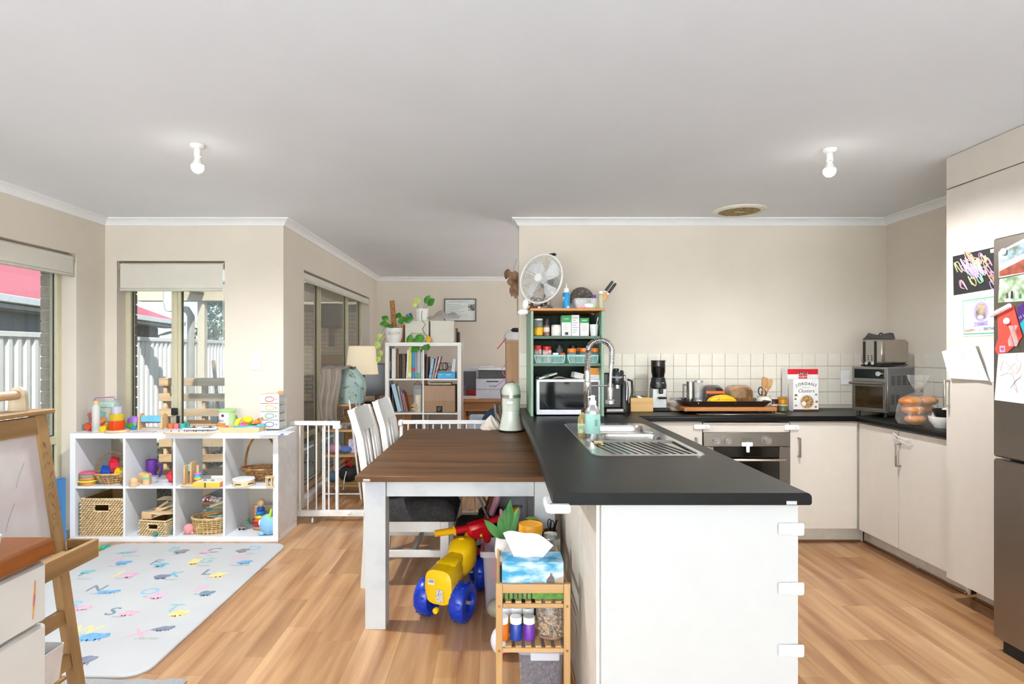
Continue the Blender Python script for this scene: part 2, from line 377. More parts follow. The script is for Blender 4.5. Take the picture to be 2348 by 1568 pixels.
# ---- roller blinds
FAB = mat('dcd7cc', 0.9, var=0.015, bump=0.03, bscale=400); RAILM = mat('cdcdbf', 0.45)
def blind(label, axis, a0, a1, pf, sgn, ztop, zbot):
    mid = (a0+a1)/2
    t = thing('roller_blind', label, 'blind', (mid, pf, zbot) if axis == 'x' else (pf, mid, zbot)); h = (a1-a0)/2; dz = ztop-zbot
    def bx(b, u0, u1, q0, q1, z0, z1, bev=.001): wbox(b, axis, u0, u1, q0*sgn, q1*sgn, z0, z1, bev)
    b = M(); bx(b, -h+.012, h-.012, 0, .0015, .012, dz-.02, 0); b.obj('fabric', FAB, t)
    b = M(); e = (1, 0, 0) if axis == 'x' else (0, 1, 0); o = Vector((0, .022*sgn, dz-.028) if axis == 'x' else (.022*sgn, 0, dz-.028)); v = Vector(e)
    b.cyl(o-v*(h-.01), o+v*(h-.01), .0235, n=20); b.obj('roller', FAB, t)
    b = M(); bx(b, -h+.008, h-.008, -.007, .010, 0, .026, .006); b.obj('bottom_rail', RAILM, t)
    for s in (-1, 1):
        b = M(); bx(b, min(s*h, s*(h-.006)), max(s*h, s*(h-.006)), -.004, .05, dz-.06, dz-.002); b.obj('bracket', mat('b9b29c', 0.5), t)
    return t
bl = blind('cream roller blind half raised over the small window beside the light switch', 'x', -2.998, -2.162, YW+.008, 1, 2.058, 1.826)
M().tube([(-.408*-1, -.004, .22), (.409, -.004, -.62), (.413, .0, -.63), (.414, .006, .2)], .0015, 6).obj('chain', mat('efeee8', 0.4), bl)
blind('cream roller blind hanging in the big window behind the easel', 'y', 2.31, 4.327, XL-.008, -1, 2.058, 1.895)
blind('cream roller blind rolled almost to the top in the study window above the table lamp', 'y', 5.16, 7.80, XA-.008, -1, 2.058, 1.968)
# ---- wall plates
def plate(label, name, T, w_, h_, parent=None):
    t = thing(name, label, 'switch'); t.matrix_world = T
    M().box(-w_/2, w_/2, -h_/2, h_/2, 0, .009, .003).obj('cover', mat('f4f4f3', 0.3), t)
    b = M(); b.lathe([(.011, .009), (.011, .0105), (.0, .0105)], 16); b.box(-.006, .006, -.009, .009, .009, .013, .002); b.obj('rocker', mat('fafafa', 0.25), t)
    return t
plate('white light switch plate on the cream wall beside the small window', 'light_switch', Matrix.Translation(P(588.5, 832, YW)) @ FRONT, .08, .115)
plate('white switch plate on the kitchen tiles beside the bench oven', 'wall_switch', Matrix.Translation(P(1937.5, 866, YW-.007)) @ FRONT, .072, .112)
# ------------------------------------------------------------------ kitchen wall tiles
TILE = mat('e5ded0', 0.38, var=0.02, rand=0.015); GROUT = mat('c8bfae', 0.9)
b = M(); b.box(.172, XR, YW-.004, YW, .904, 1.335); tb = struct(b.obj('trim_2', GROUT, ang=0))
tile_me = M().box(-.0492, .0492, -.0032, .0032, -.0492, .0492, .0012).mesh('tile', TILE)
for i in range(29):
    for j in range(4): link('tile', tile_me, tb, (.224+.1015*i, YW-.0062, 1.285-.1015*j))
b = M(); b.box(XR-.004, XR, 3.2, YW, .904, 1.335); tb = struct(b.obj('trim_3', GROUT, ang=0))
for i in range(14):
    for j in range(4): link('tile', tile_me, tb, (XR-.0062, YW-.06-.1015*i, 1.285-.1015*j), (0, 0, PI/2))
# ------------------------------------------------------------------ the yard outside
MULCH = mat('2b2521', 0.95, col2='5c5146', scale=38, bump=1.0, bscale=45, lo=0.42, hi=0.62)
b = M(); b.box(-60, 40, -25, 70, -.4, -.16); struct(b.obj('ground', mat('4d4a3e', 0.95, col2='6b6a4c', scale=6), ang=0))
b = M(); b.sheet(lambda u, v: (-5.45+3.6*u, 4.95+7.5*v, -.13+.05*math.sin(u*9+v*7)*math.sin(v*13)), 30, 60); o = struct(b.obj('garden_bed_soil', MULCH))
chips = M()
for i in range(1500):
    x = rnd.uniform(-5.0, -2.3); y = rnd.uniform(5.4, 9.0); s = rnd.uniform(.012, .03)
    chips.cb((x, y, -.10+rnd.uniform(-.02, .05)), (s*2.2, s, .008), rot=(rnd.uniform(-1, 1), rnd.uniform(-1, 1), rnd.uniform(0, 6)))
o = chips.obj('bark_chips', mat('241e1a', 0.95, col2='7a6c5c', scale=9), ang=0, kind='stuff'); tag(o, 'dark bark chips strewn over the garden bed outside the small window', 'bark')
b = M(); b.box(-2.95, -1.86, 4.95, 12.4, -.14, -.06, .004); struct(b.obj('patio_slab', mat('8d8c88', 0.8, var=.08, scale=9), ang=0))
# corrugated white fence
FEN = mat('f0efec', 0.5, var=0.01)
fence = thing('steel_fence', 'tall white ribbed steel fence along the side yard outside the windows', 'fence', (-5.5, 0, -.14))
for k in range(6):
    y0 = 1.0+k*2.36; pr = []
    n = 18
    for i in range(n):
        y = y0+.05+i*(2.26/n); q = 2.26/n
        pr += [(0, y), (0, y+q*.45), (.032, y+q*.55), (.032, y+q*.95)]
    b = M(); b.add([(x, y, z) for z in (.06, 1.68) for x, y in pr], [(i, i+1, len(pr)+i+1, len(pr)+i) for i in range(len(pr)-1)]); b.obj('fence_sheet', FEN, fence, ang=0)
    b = M(); b.box(-.03, .05, y0-.03, y0+.045, 0, 1.72, .004); b.obj('fence_post', FEN, fence)
    b = M(); b.box(-.02, .045, y0+.045, y0+2.33, 1.66, 1.72, .004); b.obj('fence_rail', FEN, fence)
    b = M(); b.box(-.02, .045, y0+.045, y0+2.33, .03, .08, .004); b.obj('fence_rail', FEN, fence)
# brick veneer pier between the two windows
BR = mat('b3a596', 0.9, var=.12, scale=30, rand=.10, bump=.4, bscale=120); BRD = mat('8c7768', 0.9, var=.12, scale=30, rand=.12, bump=.4, bscale=120); MORT = mat('c9c1b2', 0.95)
pier = M(); pier.box(-3.365, -3.265, 4.348, 4.915, -.1, 2.35); pier.box(-3.265, -3.012, 4.82, 4.915, -.1, 2.35); pr = struct(pier.obj('wall_brick_pier', MORT, ang=0))
bm_h = M().box(-.055, .055, -.115, .115, -.038, .038, .003).mesh('brick', BR); bm_f = M().box(-.055, .055, -.055, .055, -.038, .038, .003).mesh('brick', BR)
bm_x = M().box(-.115, .115, -.055, .055, -.038, .038, .003).mesh('brick', BRD)
for k in range(28):
    z = -.02+.086*k
    if k % 2:
        link('brick', bm_h, pr, (-3.315, 4.455, z)); link('brick', bm_h, pr, (-3.315, 4.695, z)); link('brick', bm_f, pr, (-3.315, 4.87, z)); link('brick', bm_x, pr, (-3.122, 4.868, z))
    else:
        link('brick', bm_f, pr, (-3.315, 4.395, z)); link('brick', bm_h, pr, (-3.315, 4.57, z)); link('brick', bm_h, pr, (-3.315, 4.81, z)); link('brick', bm_x, pr, (-3.122, 4.868, z))
struct(M().box(-3.75, XL-.113, -7.0, 5.3, 2.36, 2.44).box(XL-.113, XA-.113, YW+.113, 5.0, 2.36, 2.44).obj('eave_soffit', mat('e5dccb', .8), ang=0))
# far cream brick wall with its bricks, seen through the study window
fw = M(); fw.box(-4.3, -1.2, 12.5, 12.7, -.1, 2.6); fwo = struct(fw.obj('wall_far_brick', mat('a79c8b', .95), ang=0))
bm_far = M().box(-.115, .115, -.012, .012, -.038, .038, .003).mesh('brick', mat('d8c3a4', 0.9, var=.06, rand=.06))
for k in range(22):
    for i in range(9): link('brick', bm_far, fwo, (-4.15+.24*i+(.12 if k % 2 else 0), 12.495, .35+.086*k))
# verandah: post, downpipe, beams and roof sheet
ver = thing('verandah', 'cream painted verandah beams and post outside the small window', 'verandah', (0, 0, 0)); CREAM = mat('dfd0b6', .6)
ver_z = P(460, 690, 8.5).z
M().box(-4.33, -4.23, 8.5, 8.6, -.14, ver_z+.02, .004).obj('post', CREAM, ver)
M().box(-5.2, -1.86, 8.46, 8.64, ver_z, ver_z+.24, .004).obj('beam', CREAM, ver)
M().box(-4.36, -4.20, 4.8, 8.44, 2.2, 2.36, .004).obj('rafter', CREAM, ver)
M().box(-3.0, -1.86, 5.6, 12.4, 2.46, 2.49).obj('roof_shade_sheet', mat('d9d6cd', .6), ver); M().box(-4.7, -3.0, 9.4, 12.4, 2.46, 2.49).obj('roof_shade_sheet', mat('d9d6cd', .6), ver)  # second sheet is an added extension that shades the far brick wall
t = thing('outdoor_heater', 'dark boxy outdoor unit high on the far brick wall', 'heater', (-3.46, 12.2, 1.86)); M().box(-.24, .24, 0, .28, 0, .50, .03).obj('case', mat('5c5653', .6), t); M().box(-.05, .05, .06, .14, -.4, -.001).obj('bracket', mat('77716c', .5), t)
t = thing('storage_carton', 'brown carton stack outside against the far brick wall', 'carton', (-3.36, 11.9, -.059)); M().box(-.28, .28, 0, .4, 0, 1.36, .004).obj('carton', mat('b08a66', .8), t); M().box(-.24, .16, -.002, 0, 1.12, 1.17).obj('tape', mat('7f6a58', .6), t)
b = M(); b.tube([(-4.72, 8.52, ver_z-.02), (-4.62, 8.5, ver_z-.10), (-4.46, 8.47, ver_z-.13), (-4.40, 8.46, ver_z-.22), (-4.40, 8.46, -.14)], .05, 12); b.obj('downpipe', mat('a9a49d', .5), ver)
b = M(); b.lathe([(0, -.2), (.055, -.19), (.075, -.1), (.075, .2), (0, .2)], 16, (P(392, 672, 6.2))); wl = b.obj('wall_light', mat('f6f6f4', .3)); tag(wl, 'rounded white outdoor light fitting under the verandah beam', 'light')
# pallet
PAL = wood('b08b63', 'e2c49c', .75, 14, 1.5, rand=.1, axis='x')
pal = thing('timber_pallet', 'weathered timber pallet standing on edge in the garden bed outside the small window', 'pallet', (-3.40, 6.9, -.12))
for k in range(7): M().cb((0, 0, 1.115-.178*k), (1.12, .02, .09), .002).obj('slat', PAL, pal)
for x in (-.50, -.05, .48): M().box(x-.02, x+.02, .011, .10, .03, 1.16, .002).obj('bearer', PAL, pal)
for k in (0, 3, 6): M().cb((0, .111, 1.115-.178*k), (1.12, .02, .09), .002).obj('slat', PAL, pal)
b = M(); q = P(489, 826, 7.3); b.tube([q, (q.x+.16, 7.25, -.10)], .022, 10); o = b.obj('timber_stake', wood('8d6a4f', 'b58c6a', axis='z')); tag(o, 'round timber tool handle leaning behind the pallet outside', 'handle')
# neighbour's red-roofed house
nb = thing('neighbour_house', 'grey walled house with a red metal roof beyond the white fence', 'house', (-8.55, 7.0, -.14), math.radians(11))
RED = mat('b8505e', .5, var=.04); GRW = mat('7d7f86', .85, var=.08, scale=25)
M().box(-7, -.45, -6, 13.3, 0, 2.32).obj('wall', GRW, nb, ang=0)
M().box(-.47, -.43, 9.0, 13.32, 0, 2.3).obj('brick_panel', mat('574a49', .9, col2='7a6b66', scale=6), nb, ang=0)
b = M(); zz = 2.55; b.add([(.12, -6.5, zz), (.12, 13.9, zz), (-7.6, 13.9, zz), (-7.6, -6.5, zz), (-3.74, 9.9, zz+1.75), (-3.74, -6.5, zz+1.75), (.12, -6.5, zz-.04), (.12, 13.9, zz-.04), (-7.6, 13.9, zz-.04), (-7.6, -6.5, zz-.04)], [(0, 1, 4, 5), (1, 2, 4), (2, 3, 5, 4), (3, 0, 5), (6, 9, 8, 7), (0, 6, 7, 1), (1, 7, 8, 2), (2, 8, 9, 3), (3, 9, 6, 0)]); b.obj('roof', RED, nb, ang=0)
M().box(.10, .24, -6.5, 14.0, 2.42, 2.56, .01).box(-7.7, .24, 13.9, 14.0, 2.42, 2.56, .01).obj('gutter', mat('f2f2f0', .4), nb)
M().box(-.45, .12, -6.5, 13.9, 2.32, 2.40).obj('soffit', mat('a7a6a8', .7), nb, ang=0)
b = M(); b.tube([(.15, 13.2, 2.42), (.10, 13.25, 2.2), (-.2, 13.3, 2.12), (-.42, 13.3, 2.05), (-.42, 13.33, 0)], .05, 10); b.obj('downpipe', mat('f2f2f0', .4), nb)
fh = thing('distant_house', 'pale roofed house standing far beyond the fence', 'house', (-13.4, 30, -.14))
M().box(-3.5, 3.5, 0, 7, 0, 2.0).obj('wall', mat('e9e6e0', .8), fh, ang=0)
M().add([(-4, -.5, 2), (4, -.5, 2), (4, 7.5, 2), (-4, 7.5, 2), (-1.2, 3.5, 3.2), (1.2, 3.5, 3.2)], [(0, 1, 5, 4), (1, 2, 5), (2, 3, 4, 5), (3, 0, 4), (3, 2, 1, 0)]).obj('roof', mat('efeeec', .6), fh, ang=0)
tr = thing('conifer_tree', 'dark green conifer standing beyond the fence outside the small window', 'tree', (-9.6, 20, -.14))
M().cyl((0, 0, 0), (0, 0, 2.5), .15, .06).obj('trunk', mat('5a4636', .9), tr)
b = M()
for i in range(3400):
    h = rnd.random()**1.1; a = rnd.uniform(0, 2*PI); rr = .85*(1-h)**.6*rnd.uniform(.75, 1.0); z = .4+3.4*h; s = rnd.uniform(.08, .17)
    c = Vector((rr*math.cos(a), rr*math.sin(a), z)); d1 = Vector((rnd.uniform(-1, 1), rnd.uniform(-1, 1), rnd.uniform(-1, 1)))*s; d2 = Vector((rnd.uniform(-1, 1), rnd.uniform(-1, 1), rnd.uniform(-.3, 1)))*s
    b.add([c, c+d1, c+d2], [(0, 1, 2)])
b.obj('foliage', mat('2d4a2c', .8, col2='5d7b48', scale=4), tr, ang=0, kind='stuff')
# ------------------------------------------------------------------ kitchen joinery
BZ = .904                                                   # bench height
def K(Y): return Y/F
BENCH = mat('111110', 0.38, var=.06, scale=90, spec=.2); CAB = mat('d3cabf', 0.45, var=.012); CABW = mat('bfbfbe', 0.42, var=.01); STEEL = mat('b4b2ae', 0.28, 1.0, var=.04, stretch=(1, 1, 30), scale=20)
BRUSH = mat('9a9590', 0.38, 1.0, var=.05); CHROME = mat('d8d8d8', 0.08, 1.0, var=.01); BLACK = mat('19191a', 0.35); BLACKM = mat('1c1b1b', 0.7); KICK = mat('cfc6ba', .6, var=.05, scale=18)
def bull(th, n=7):      # rounded front edge profile (x outwards, z)
    r = th*.42
    return [(0, 0), (.020-r*.3, 0), (.0205, r*.3)]+[(.0205-r+r*math.cos(a), th-r+r*math.sin(a)) for a in [PI/2*i/n for i in range(n+1)]]+[(0, th)]
b = M(); z0 = BZ-.038
for x0, x1, y0, y1 in ((.194, .961, 1.836, 2.53), (.194, .961, 3.57, 4.65), (.194, .44, 2.53, 3.57), (.86, .961, 2.53, 3.57), (.961, 3.07, 4.07, 4.65), (2.49, 3.07, 3.2, 4.07)): b.box(x0, x1, y0, y1, z0, BZ)
pf = bull(.038)
b.at(Matrix(((-1, 0, 0, .194), (0, 0, 1, 0), (0, 1, 0, z0), (0, 0, 0, 1)))).prism(pf, 1.836, 4.65)
b.at(Matrix(((1, 0, 0, .961), (0, 0, 1, 0), (0, 1, 0, z0), (0, 0, 0, 1)))).prism(pf, 1.836, 4.07)
b.at(Matrix(((0, 0, 1, 0), (-1, 0, 0, 4.07), (0, 1, 0, z0), (0, 0, 0, 1)))).prism(pf, .975, 2.49)
b.at(Matrix(((-1, 0, 0, 2.49), (0, 0, 1, 0), (0, 1, 0, z0), (0, 0, 0, 1)))).prism(pf, 3.2, 4.06)
wt = b.obj('worktop', BENCH, ang=30); tag(wt, 'black laminate worktop running along the kitchen walls and out over the peninsula', 'worktop')
b = M(); b.box(.902, .934, 1.8345, 1.836, z0+.002, z0+.013); b.obj('chipped_patch', mat('b9bcbd', .5), wt, label='bare silvery patch on the chipped edge')
# white corner guard on the worktop's near corner
cg = M(); cg.box(.158, .228, 1.812, 1.840, z0-.022, z0+.006, .006); cg.box(.150, .178, 1.818, 1.93, z0-.022, z0+.006, .006); o = cg.obj('corner_guard', mat('efeeea', .5)); tag(o, 'white rubber corner guard under the near corner of the worktop', 'corner guard')
# peninsula body
pen = thing('peninsula_cabinet', 'long white peninsula cabinet under the black worktop', 'cabinet', (.33, 1.87, 0))
M().box(.002, .61, .02, 2.2, .10, z0, .001).obj('carcass', CAB, pen)
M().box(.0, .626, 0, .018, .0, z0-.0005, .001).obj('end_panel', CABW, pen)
M().box(-.012, .0, .019, 2.6, .0, z0-.0005, .001).obj('back_panel', mat('e0d8cc', .5), pen)
M().box(-.022, -.0125, .03, 2.55, 0, .02, .003).obj('floor_bead', wood('a8703f', 'd0a06c'), pen)
M().box(-.004, .0, -.0005, .0, 0, .001).obj('seam', CAB, pen)
for i, (yy, lb) in enumerate(((1212, 'top'), (1348, 'middle'), (1490, 'lowest'))):
    c = P(1812, yy, 1.868)
    t = thing('child_lock', lb+' of the three white plastic child locks on the end of the peninsula', 'child lock', c, 0, 'child locks on the peninsula end')
    k = K(1.868)
    M().box(-28*k, 4*k, -.006, 0, -13*k, 13*k, .004).obj('pad', mat('f6f6f6', .3), t)
    M().box(-2*k, 30*k, -.010, -.001, -15*k, 14*k, .004).obj('hook', mat('fbfbfb', .3), t)
    b = M(); b.box(8*k, 17*k, -.0118, -.0102, -9*k, 9*k, .001); b.obj('release_button', mat('d8d8d6', .4), t)
# base cabinets
def handle(b, p, L, axis='z', out=(0, -1, 0), r=.006):
    o = Vector(out); a = Vector((0, 0, 1)) if axis == 'z' else Vector((1, 0, 0)); p = Vector(p)
    s = a.cross(o)
    for e in (-1, 1):
        q = p+a*(e*(L/2-.005)); b.cb(q+o*.014, [abs(x) for x in (o*.030+a*.010+s*.010)], .002)
    b.cb(p+o*.030, [abs(x) for x in (o*.007+a*L+s*.012)], .002)
    return b
FY, FX = 4.075, 2.495
def xat(px): return (px-CX)*FY/F
def base_x(name, label, x0, x1, hx, z_d0=.1225, z_d1=.856, hz=.687):
    t = thing(name, label, 'cabinet', (x0, FY, 0)); W = x1-x0
    M().box(0, W, .019, .56, .122, z0-.001).obj('carcass', CAB, t, ang=0)
    d = M().box(.0015, W-.0015, 0, .018, z_d0, z_d1, .0012).obj('door', CAB, t)
    if hx is not None: handle(M(), (hx-x0, 0, hz), .135).obj('handle', BRUSH, d)
    M().box(0, W, .115, .13, 0, .121).obj('kickboard', KICK, t, ang=0)
    M().box(0, W+(.09 if x0 > 2 else 0), .100, .1145, 0, .012, .004).obj('floor_bead', wood('7d5230', '9c6b41', axis='x'), t)
    return t
base_x('base_cabinet', 'cream base cabinet between the peninsula and the oven', 1.02, 1.4205, xat(1595))
cc = base_x('base_cabinet', 'cream base cabinet with one door beside the oven', 2.0275, 2.4925, xat(1830))
M().box(.4655, .60, .012, .56, .122, z0-.001).obj('corner_post', mat('b9b1a6', .6), cc, ang=0); M().box(.4655, .575, .115, .13, 0, .121).obj('kickboard', KICK, cc, ang=0)
ov = thing('built_in_oven', 'built-in stainless oven under the cooktop with a black glass door', 'oven', (1.424, FY, 0)); W = 2.0235-1.424
M().box(0, W, .02, .55, .13, .7885).obj('body', STEEL, ov, ang=0)
M().box(.001, W-.001, 0, .018, .79, .856, .001).obj('filler_panel', CAB, ov)
kz = K(FY); zc0, zc1 = H-(1023-CY)*kz, H-(991-CY)*kz
OST = mat('8d8780', .34, 1.0, var=.04, stretch=(1, 1, 40), scale=8)
M().box(.001, W-.001, -.012, .018, zc0, zc1, .002).obj('control_panel', OST, ov)
for s_, x_, z_, q_ in (('Westinghouse', W/2, (zc0+zc1)/2+.005, .012),): M().at(TR((x_, -.0125, z_)) @ FRONT).text(s_, q_).obj('lettering', mat('3a3835', .5), ov, ang=0)
for kx in (1637, 1664, 1754):
    c = (xat(kx)-1.424, -.012, H-(1008-CY)*kz)
    b = M(); b.cyl(c, (c[0], -.036, c[2]), .016, .014, 20); b.cb((c[0], -.038, c[2]), (.007, .008, .030), .002, rot=(0, .5 if kx == 1664 else 0, 0)); kn = b.obj('knob', mat('a9a59e', .3, .8), ov)
    M().cyl((c[0], -.013, c[2]), (c[0], -.048, c[2]), .031, .027, 20).obj('knob_cover', clear('ffffff', .93, .06), kn)
M().box(.001, .072, -.008, .018, .16, zc0-.004, .002).obj('door_frame', OST, ov); M().box(W-.072, W-.001, -.008, .018, .16, zc0-.004, .002).obj('door_frame', OST, ov)
M().box(.073, W-.073, -.006, .018, .16, zc0-.004, .002).obj('door_glass', mat('15130f', .08, var=.02, spec=.7), ov)
b = M(); zh = H-(1052-CY)*kz; b.tube([(.03, -.01, zh), (.06, -.048, zh), (W-.06, -.048, zh), (W-.03, -.01, zh)], .010, 10); b.obj('door_handle', mat('c9c4bc', .25, 1.0), ov)
M().box(0, W, .115, .13, 0, .121).obj('kickboard', KICK, ov, ang=0)
M().box(.001, W-.001, 0, .018, .1225, .158, .001).obj('lower_panel', CAB, ov)
def latch(label, px0, px1, y0, y1):
    t = thing('cupboard_latch', label, 'child lock', (xat((px0+px1)/2), FY-.0005, H-((y0+y1)/2-CY)*kz)); w_, h_ = (px1-px0)*kz, (y1-y0)*kz
    M().box(-w_/2, w_/2, -.013, 0, -h_/2, h_/2, .004).obj('body', mat('f4f3f2', .3), t)
    M().box(-w_*.1, w_*.48, -.0165, -.0135, -h_*.33, h_*.33, .002).obj('slider', mat('fafafa', .3), t)
    M().box(w_*.24, w_*.28, -.0175, -.0167, -h_*.16, h_*.16).obj('red_mark', mat('c62a2a', .5), t)
latch('white cupboard latch with a red mark on the cabinet near the peninsula', 1590, 1626, 973, 984)
latch('white cupboard latch with a red mark above the oven corner beside the single door', 1798, 1830, 974, 986)
t = thing('oven_lock', 'white T-shaped oven lock stuck between the oven knobs and its door', 'child lock', (xat(1711), FY-.012, H-(1018-CY)*kz))
M().box(-13*kz, 13*kz, -.010, -.0005, -5*kz, 5*kz, .005).obj('pad', mat('f5f5f5', .3), t); M().box(-4*kz, 4*kz, -.022, -.0105, -18*kz, 6*kz, .004).obj('lever', mat('fbfbfb', .3), t)
def base_y(label, ya, yb, hy):
    t = thing('base_cabinet', label, 'cabinet', (FX, ya, 0)); L = yb-ya
    M().box(.019, .57, 0, L, .122, z0-.001).obj('carcass', CAB, t, ang=0)
    d = M().box(0, .018, .0015, L-.0015, .1225, .856, .0012).obj('door', CAB, t)
    if hy: handle(M(), (0, hy-ya, .708), .145, out=(-1, 0, 0)).obj('handle', BRUSH, d)
    e_ = .13 if hy is None else 0; M().box(.115, .13, 0, L+e_, 0, .121).obj('kickboard', KICK, t, ang=0)
    M().box(.100, .1145, 0, L+e_-.02, 0, .012, .004).obj('floor_bead', wood('7d5230', '9c6b41'), t)
base_y('cream corner cabinet door under the bench oven, no handle of its own', 3.662, 4.06, None)
base_y('cream base cabinet with a long handle beside the tall pantry', 3.262, 3.660, 3.64)
# clear strap lock across the two doors
t = thing('strap_lock', 'clear plastic strap lock bridging the two doors under the bench oven', 'child lock', (FX-.0005, 3.63, .765)); CLR = clear('ffffff', .62, .12, 'f2eee8')
A = PXw(2053, 999, FX)-Vector(t.location); Bp = PXw(2088, 1015, FX)-Vector(t.location)
for q in (A, Bp): M().cyl((-.001, q.y, q.z), (-.008, q.y, q.z), .024, n=18).obj('pad', CLR, t)
b = M()
for s in (-1, 1): b.tube([(-.011, A.y, A.z+s*.017), (-.018, (A.y+Bp.y)/2, (A.z+Bp.z)/2+s*.009), (-.011, Bp.y, Bp.z+s*.017)], .004, 6)
b.obj('strap', CLR, t)
# pantry
pan = thing('pantry_cupboard', 'tall cream pantry cupboard reaching the ceiling beside the fridge', 'cupboard', (2.44, 2.70, 0))
M().box(.019, .63, 0, .4995, .121, CEIL-.002).obj('carcass', CAB, pan, ang=0)
d = M().box(0, .018, .0, .4985, .121, 2.222, .0012).obj('door', CAB, pan)
handle(M(), (0, 3.175-2.70, (H-(902-CY)*K(3.17))), .145, out=(-1, 0, 0)).obj('handle', mat('c5bfb6', .3, 1.0), d)
M().box(0, .018, 0, .4985, 2.228, CEIL-.003, .0012).obj('top_panel', CAB, pan)
M().box(.165, .18, 0, .4995, 0, .12).obj('kickboard', KICK, pan, ang=0); M().box(.150, .1645, 0, .4995, 0, .012, .004).obj('floor_bead', wood('7d5230', '9c6b41'), pan)
of = thing('overhead_cupboard', 'cream overhead cupboard above the fridge, flush with the pantry', 'cupboard', (2.44, 1.4, 1.93))
M().box(.019, .63, 0, 1.2985, 0, CEIL-1.932).obj('carcass', CAB, of, ang=0); M().box(0, .018, 0, 1.2985, 0, .292, .0012).obj('door', CAB, of); M().box(0, .018, 0, 1.2985, .298, CEIL-1.933, .0012).obj('top_panel', CAB, of)
# fridge
fr = thing('fridge', 'dark steel two-door fridge covered in photos and drawings', 'fridge', (2.25, 1.96, 0)); FR = mat('8b8178', .33, .85, var=.03, stretch=(1, 1, 30), scale=9)
M().box(.065, .75, .01, .70, .04, 1.84, .004).obj('body', mat('6d6862', .5), fr)
zs = H-(1047-CY)*K(2.68)
M().box(0, .062, 0, .715, zs+.004, 1.857, .008).obj('upper_door', FR, fr); M().box(0, .062, 0, .715, .055, zs-.004, .008).obj('lower_door', FR, fr)
M().box(.02, .70, .03, .68, .0, .05).obj('base', BLACKM, fr)
# ------------------------------------------------------------------ sink and tap
SS = mat('c4c4c2', .2, 1.0, var=.03)
sk_ = thing('double_sink', 'stainless double bowl sink with a ribbed drainer set in the peninsula', 'sink', (.65, 3.05, BZ))
def rrect(x0, x1, y0, y1, r, n=6):
    pts = []
    for cx, cy_, a0 in ((x1-r, y1-r, 0), (x0+r, y1-r, PI/2), (x0+r, y0+r, PI), (x1-r, y0+r, 1.5*PI)): pts += [(cx+r*math.cos(a0+PI/2*i/n), cy_+r*math.sin(a0+PI/2*i/n)) for i in range(n+1)]
    return pts
def bridge(b, A_, B_, m=0):
    n = len(A_); b.add(list(A_)+list(B_), [(i, (i+1) % n, n+(i+1) % n, n+i) for i in range(n)], m)
def flat_with_holes(outer, holes, z):
    # tessellated plate with holes
    from mathutils.geometry import delaunay_2d_cdt
    vs = []; ed = []
    for lp in [outer]+holes:
        o = len(vs); vs += [Vector(p) for p in lp]; ed += [(o+i, o+(i+1) % len(lp)) for i in range(len(lp))]
    r = delaunay_2d_cdt(vs, ed, [], 0, 1e-6)
    fs = []
    def inside(p, lp):
        c = False; j = len(lp)-1
        for i in range(len(lp)):
            if (lp[i][1] > p[1]) != (lp[j][1] > p[1]) and p[0] < (lp[j][0]-lp[i][0])*(p[1]-lp[i][1])/(lp[j][1]-lp[i][1])+lp[i][0]: c = not c
            j = i
        return c
    for f in r[2]:
        g = sum((r[0][i] for i in f), Vector((0, 0)))/len(f)
        if inside(g, outer) and not any(inside(g, h) for h in holes): fs.append(tuple(f))
    return [(v.x, v.y, z) for v in r[0]], fs
bowl1 = rrect(-.11, .20, .10, .47, .06); bowl2 = rrect(-.11, .20, -.115, .075, .05); dr = rrect(-.19, .215, -.535, -.135, .03)
outer = rrect(-.24, .24, -.56, .56, .05)
b = M(); vs, fs = flat_with_holes(outer, [bowl1, bowl2, dr], .004); b.add(vs, fs)
bridge(b, [(x, y, .004) for x, y in outer], [(x*1.012, y*1.006, .0005) for x, y in outer]); b.obj('deck', SS, sk_, ang=30)
for nm, lp, dp in (('bowl', bowl1, .17), ('bowl', bowl2, .13)):
    cx_ = sum(p[0] for p in lp)/len(lp); cy_ = sum(p[1] for p in lp)/len(lp); b = M(); prev = [(x, y, .004) for x, y in lp]
    for sc, z in ((.985, -.006), (.97, -.03), (.95, -dp+.03), (.90, -dp+.008), (.80, -dp)):
        cur = [(cx_+(x-cx_)*sc, cy_+(y-cy_)*sc, z) for x, y in lp]; bridge(b, cur, prev); prev = cur
    b.add(prev, [tuple(range(len(prev)))]); b.lathe([(0, .002), (.03, .002), (.035, 0)], 16, (cx_, cy_, -dp)); b.obj(nm, SS, sk_, ang=50)
b = M(); prev = [(x, y, .004) for x, y in dr]; cur = [(x*.985, -.335+(y+.335)*.97, -.004) for x, y in dr]; bridge(b, cur, prev); b.add(cur, [tuple(range(len(cur)))])
for i in range(11):
    x = -.16+.033*i; b.at(TR((x, -.335, -.004), (0, 0, .18))).box(-.007, .007, -.175, .175, 0, .0055, .004)
b.obj('drainer', SS, sk_, ang=30)
tp = thing('spring_tap', 'tall chrome spring-neck kitchen tap with pull-down spray at the sink', 'tap', (.485, 3.10, BZ+.004)); k = K(3.10)
zt = lambda y: H-(y-CY)*k-(BZ+.004)
xt = lambda x: (x-CX)*k-.485
xc = xt(1347)
M().lathe([(0, 0), (.028, 0), (.028, .012), (.019, .02), (.019, zt(905)), (.0215, zt(903)), (.0215, zt(876)), (.016, zt(874)), (.016, zt(850)), (0, zt(850))], 20, (xc, 0, 0)).obj('body', CHROME, tp)
pth = [Vector((xc, 0, zt(852))), Vector((xc+.001, 0, zt(830))), Vector((xc+.008, 0, zt(805)))]
x1 = xt(1402)
for a in range(0, 13): th = PI*(1-a/12); pth.append(Vector(((xc+x1)/2+.004+(x1-xc)/2*math.cos(th), 0, zt(806)+.06*math.sin(th))))
pth += [Vector((x1+.002, 0, zt(822))), Vector((x1+.001, 0, zt(835)))]
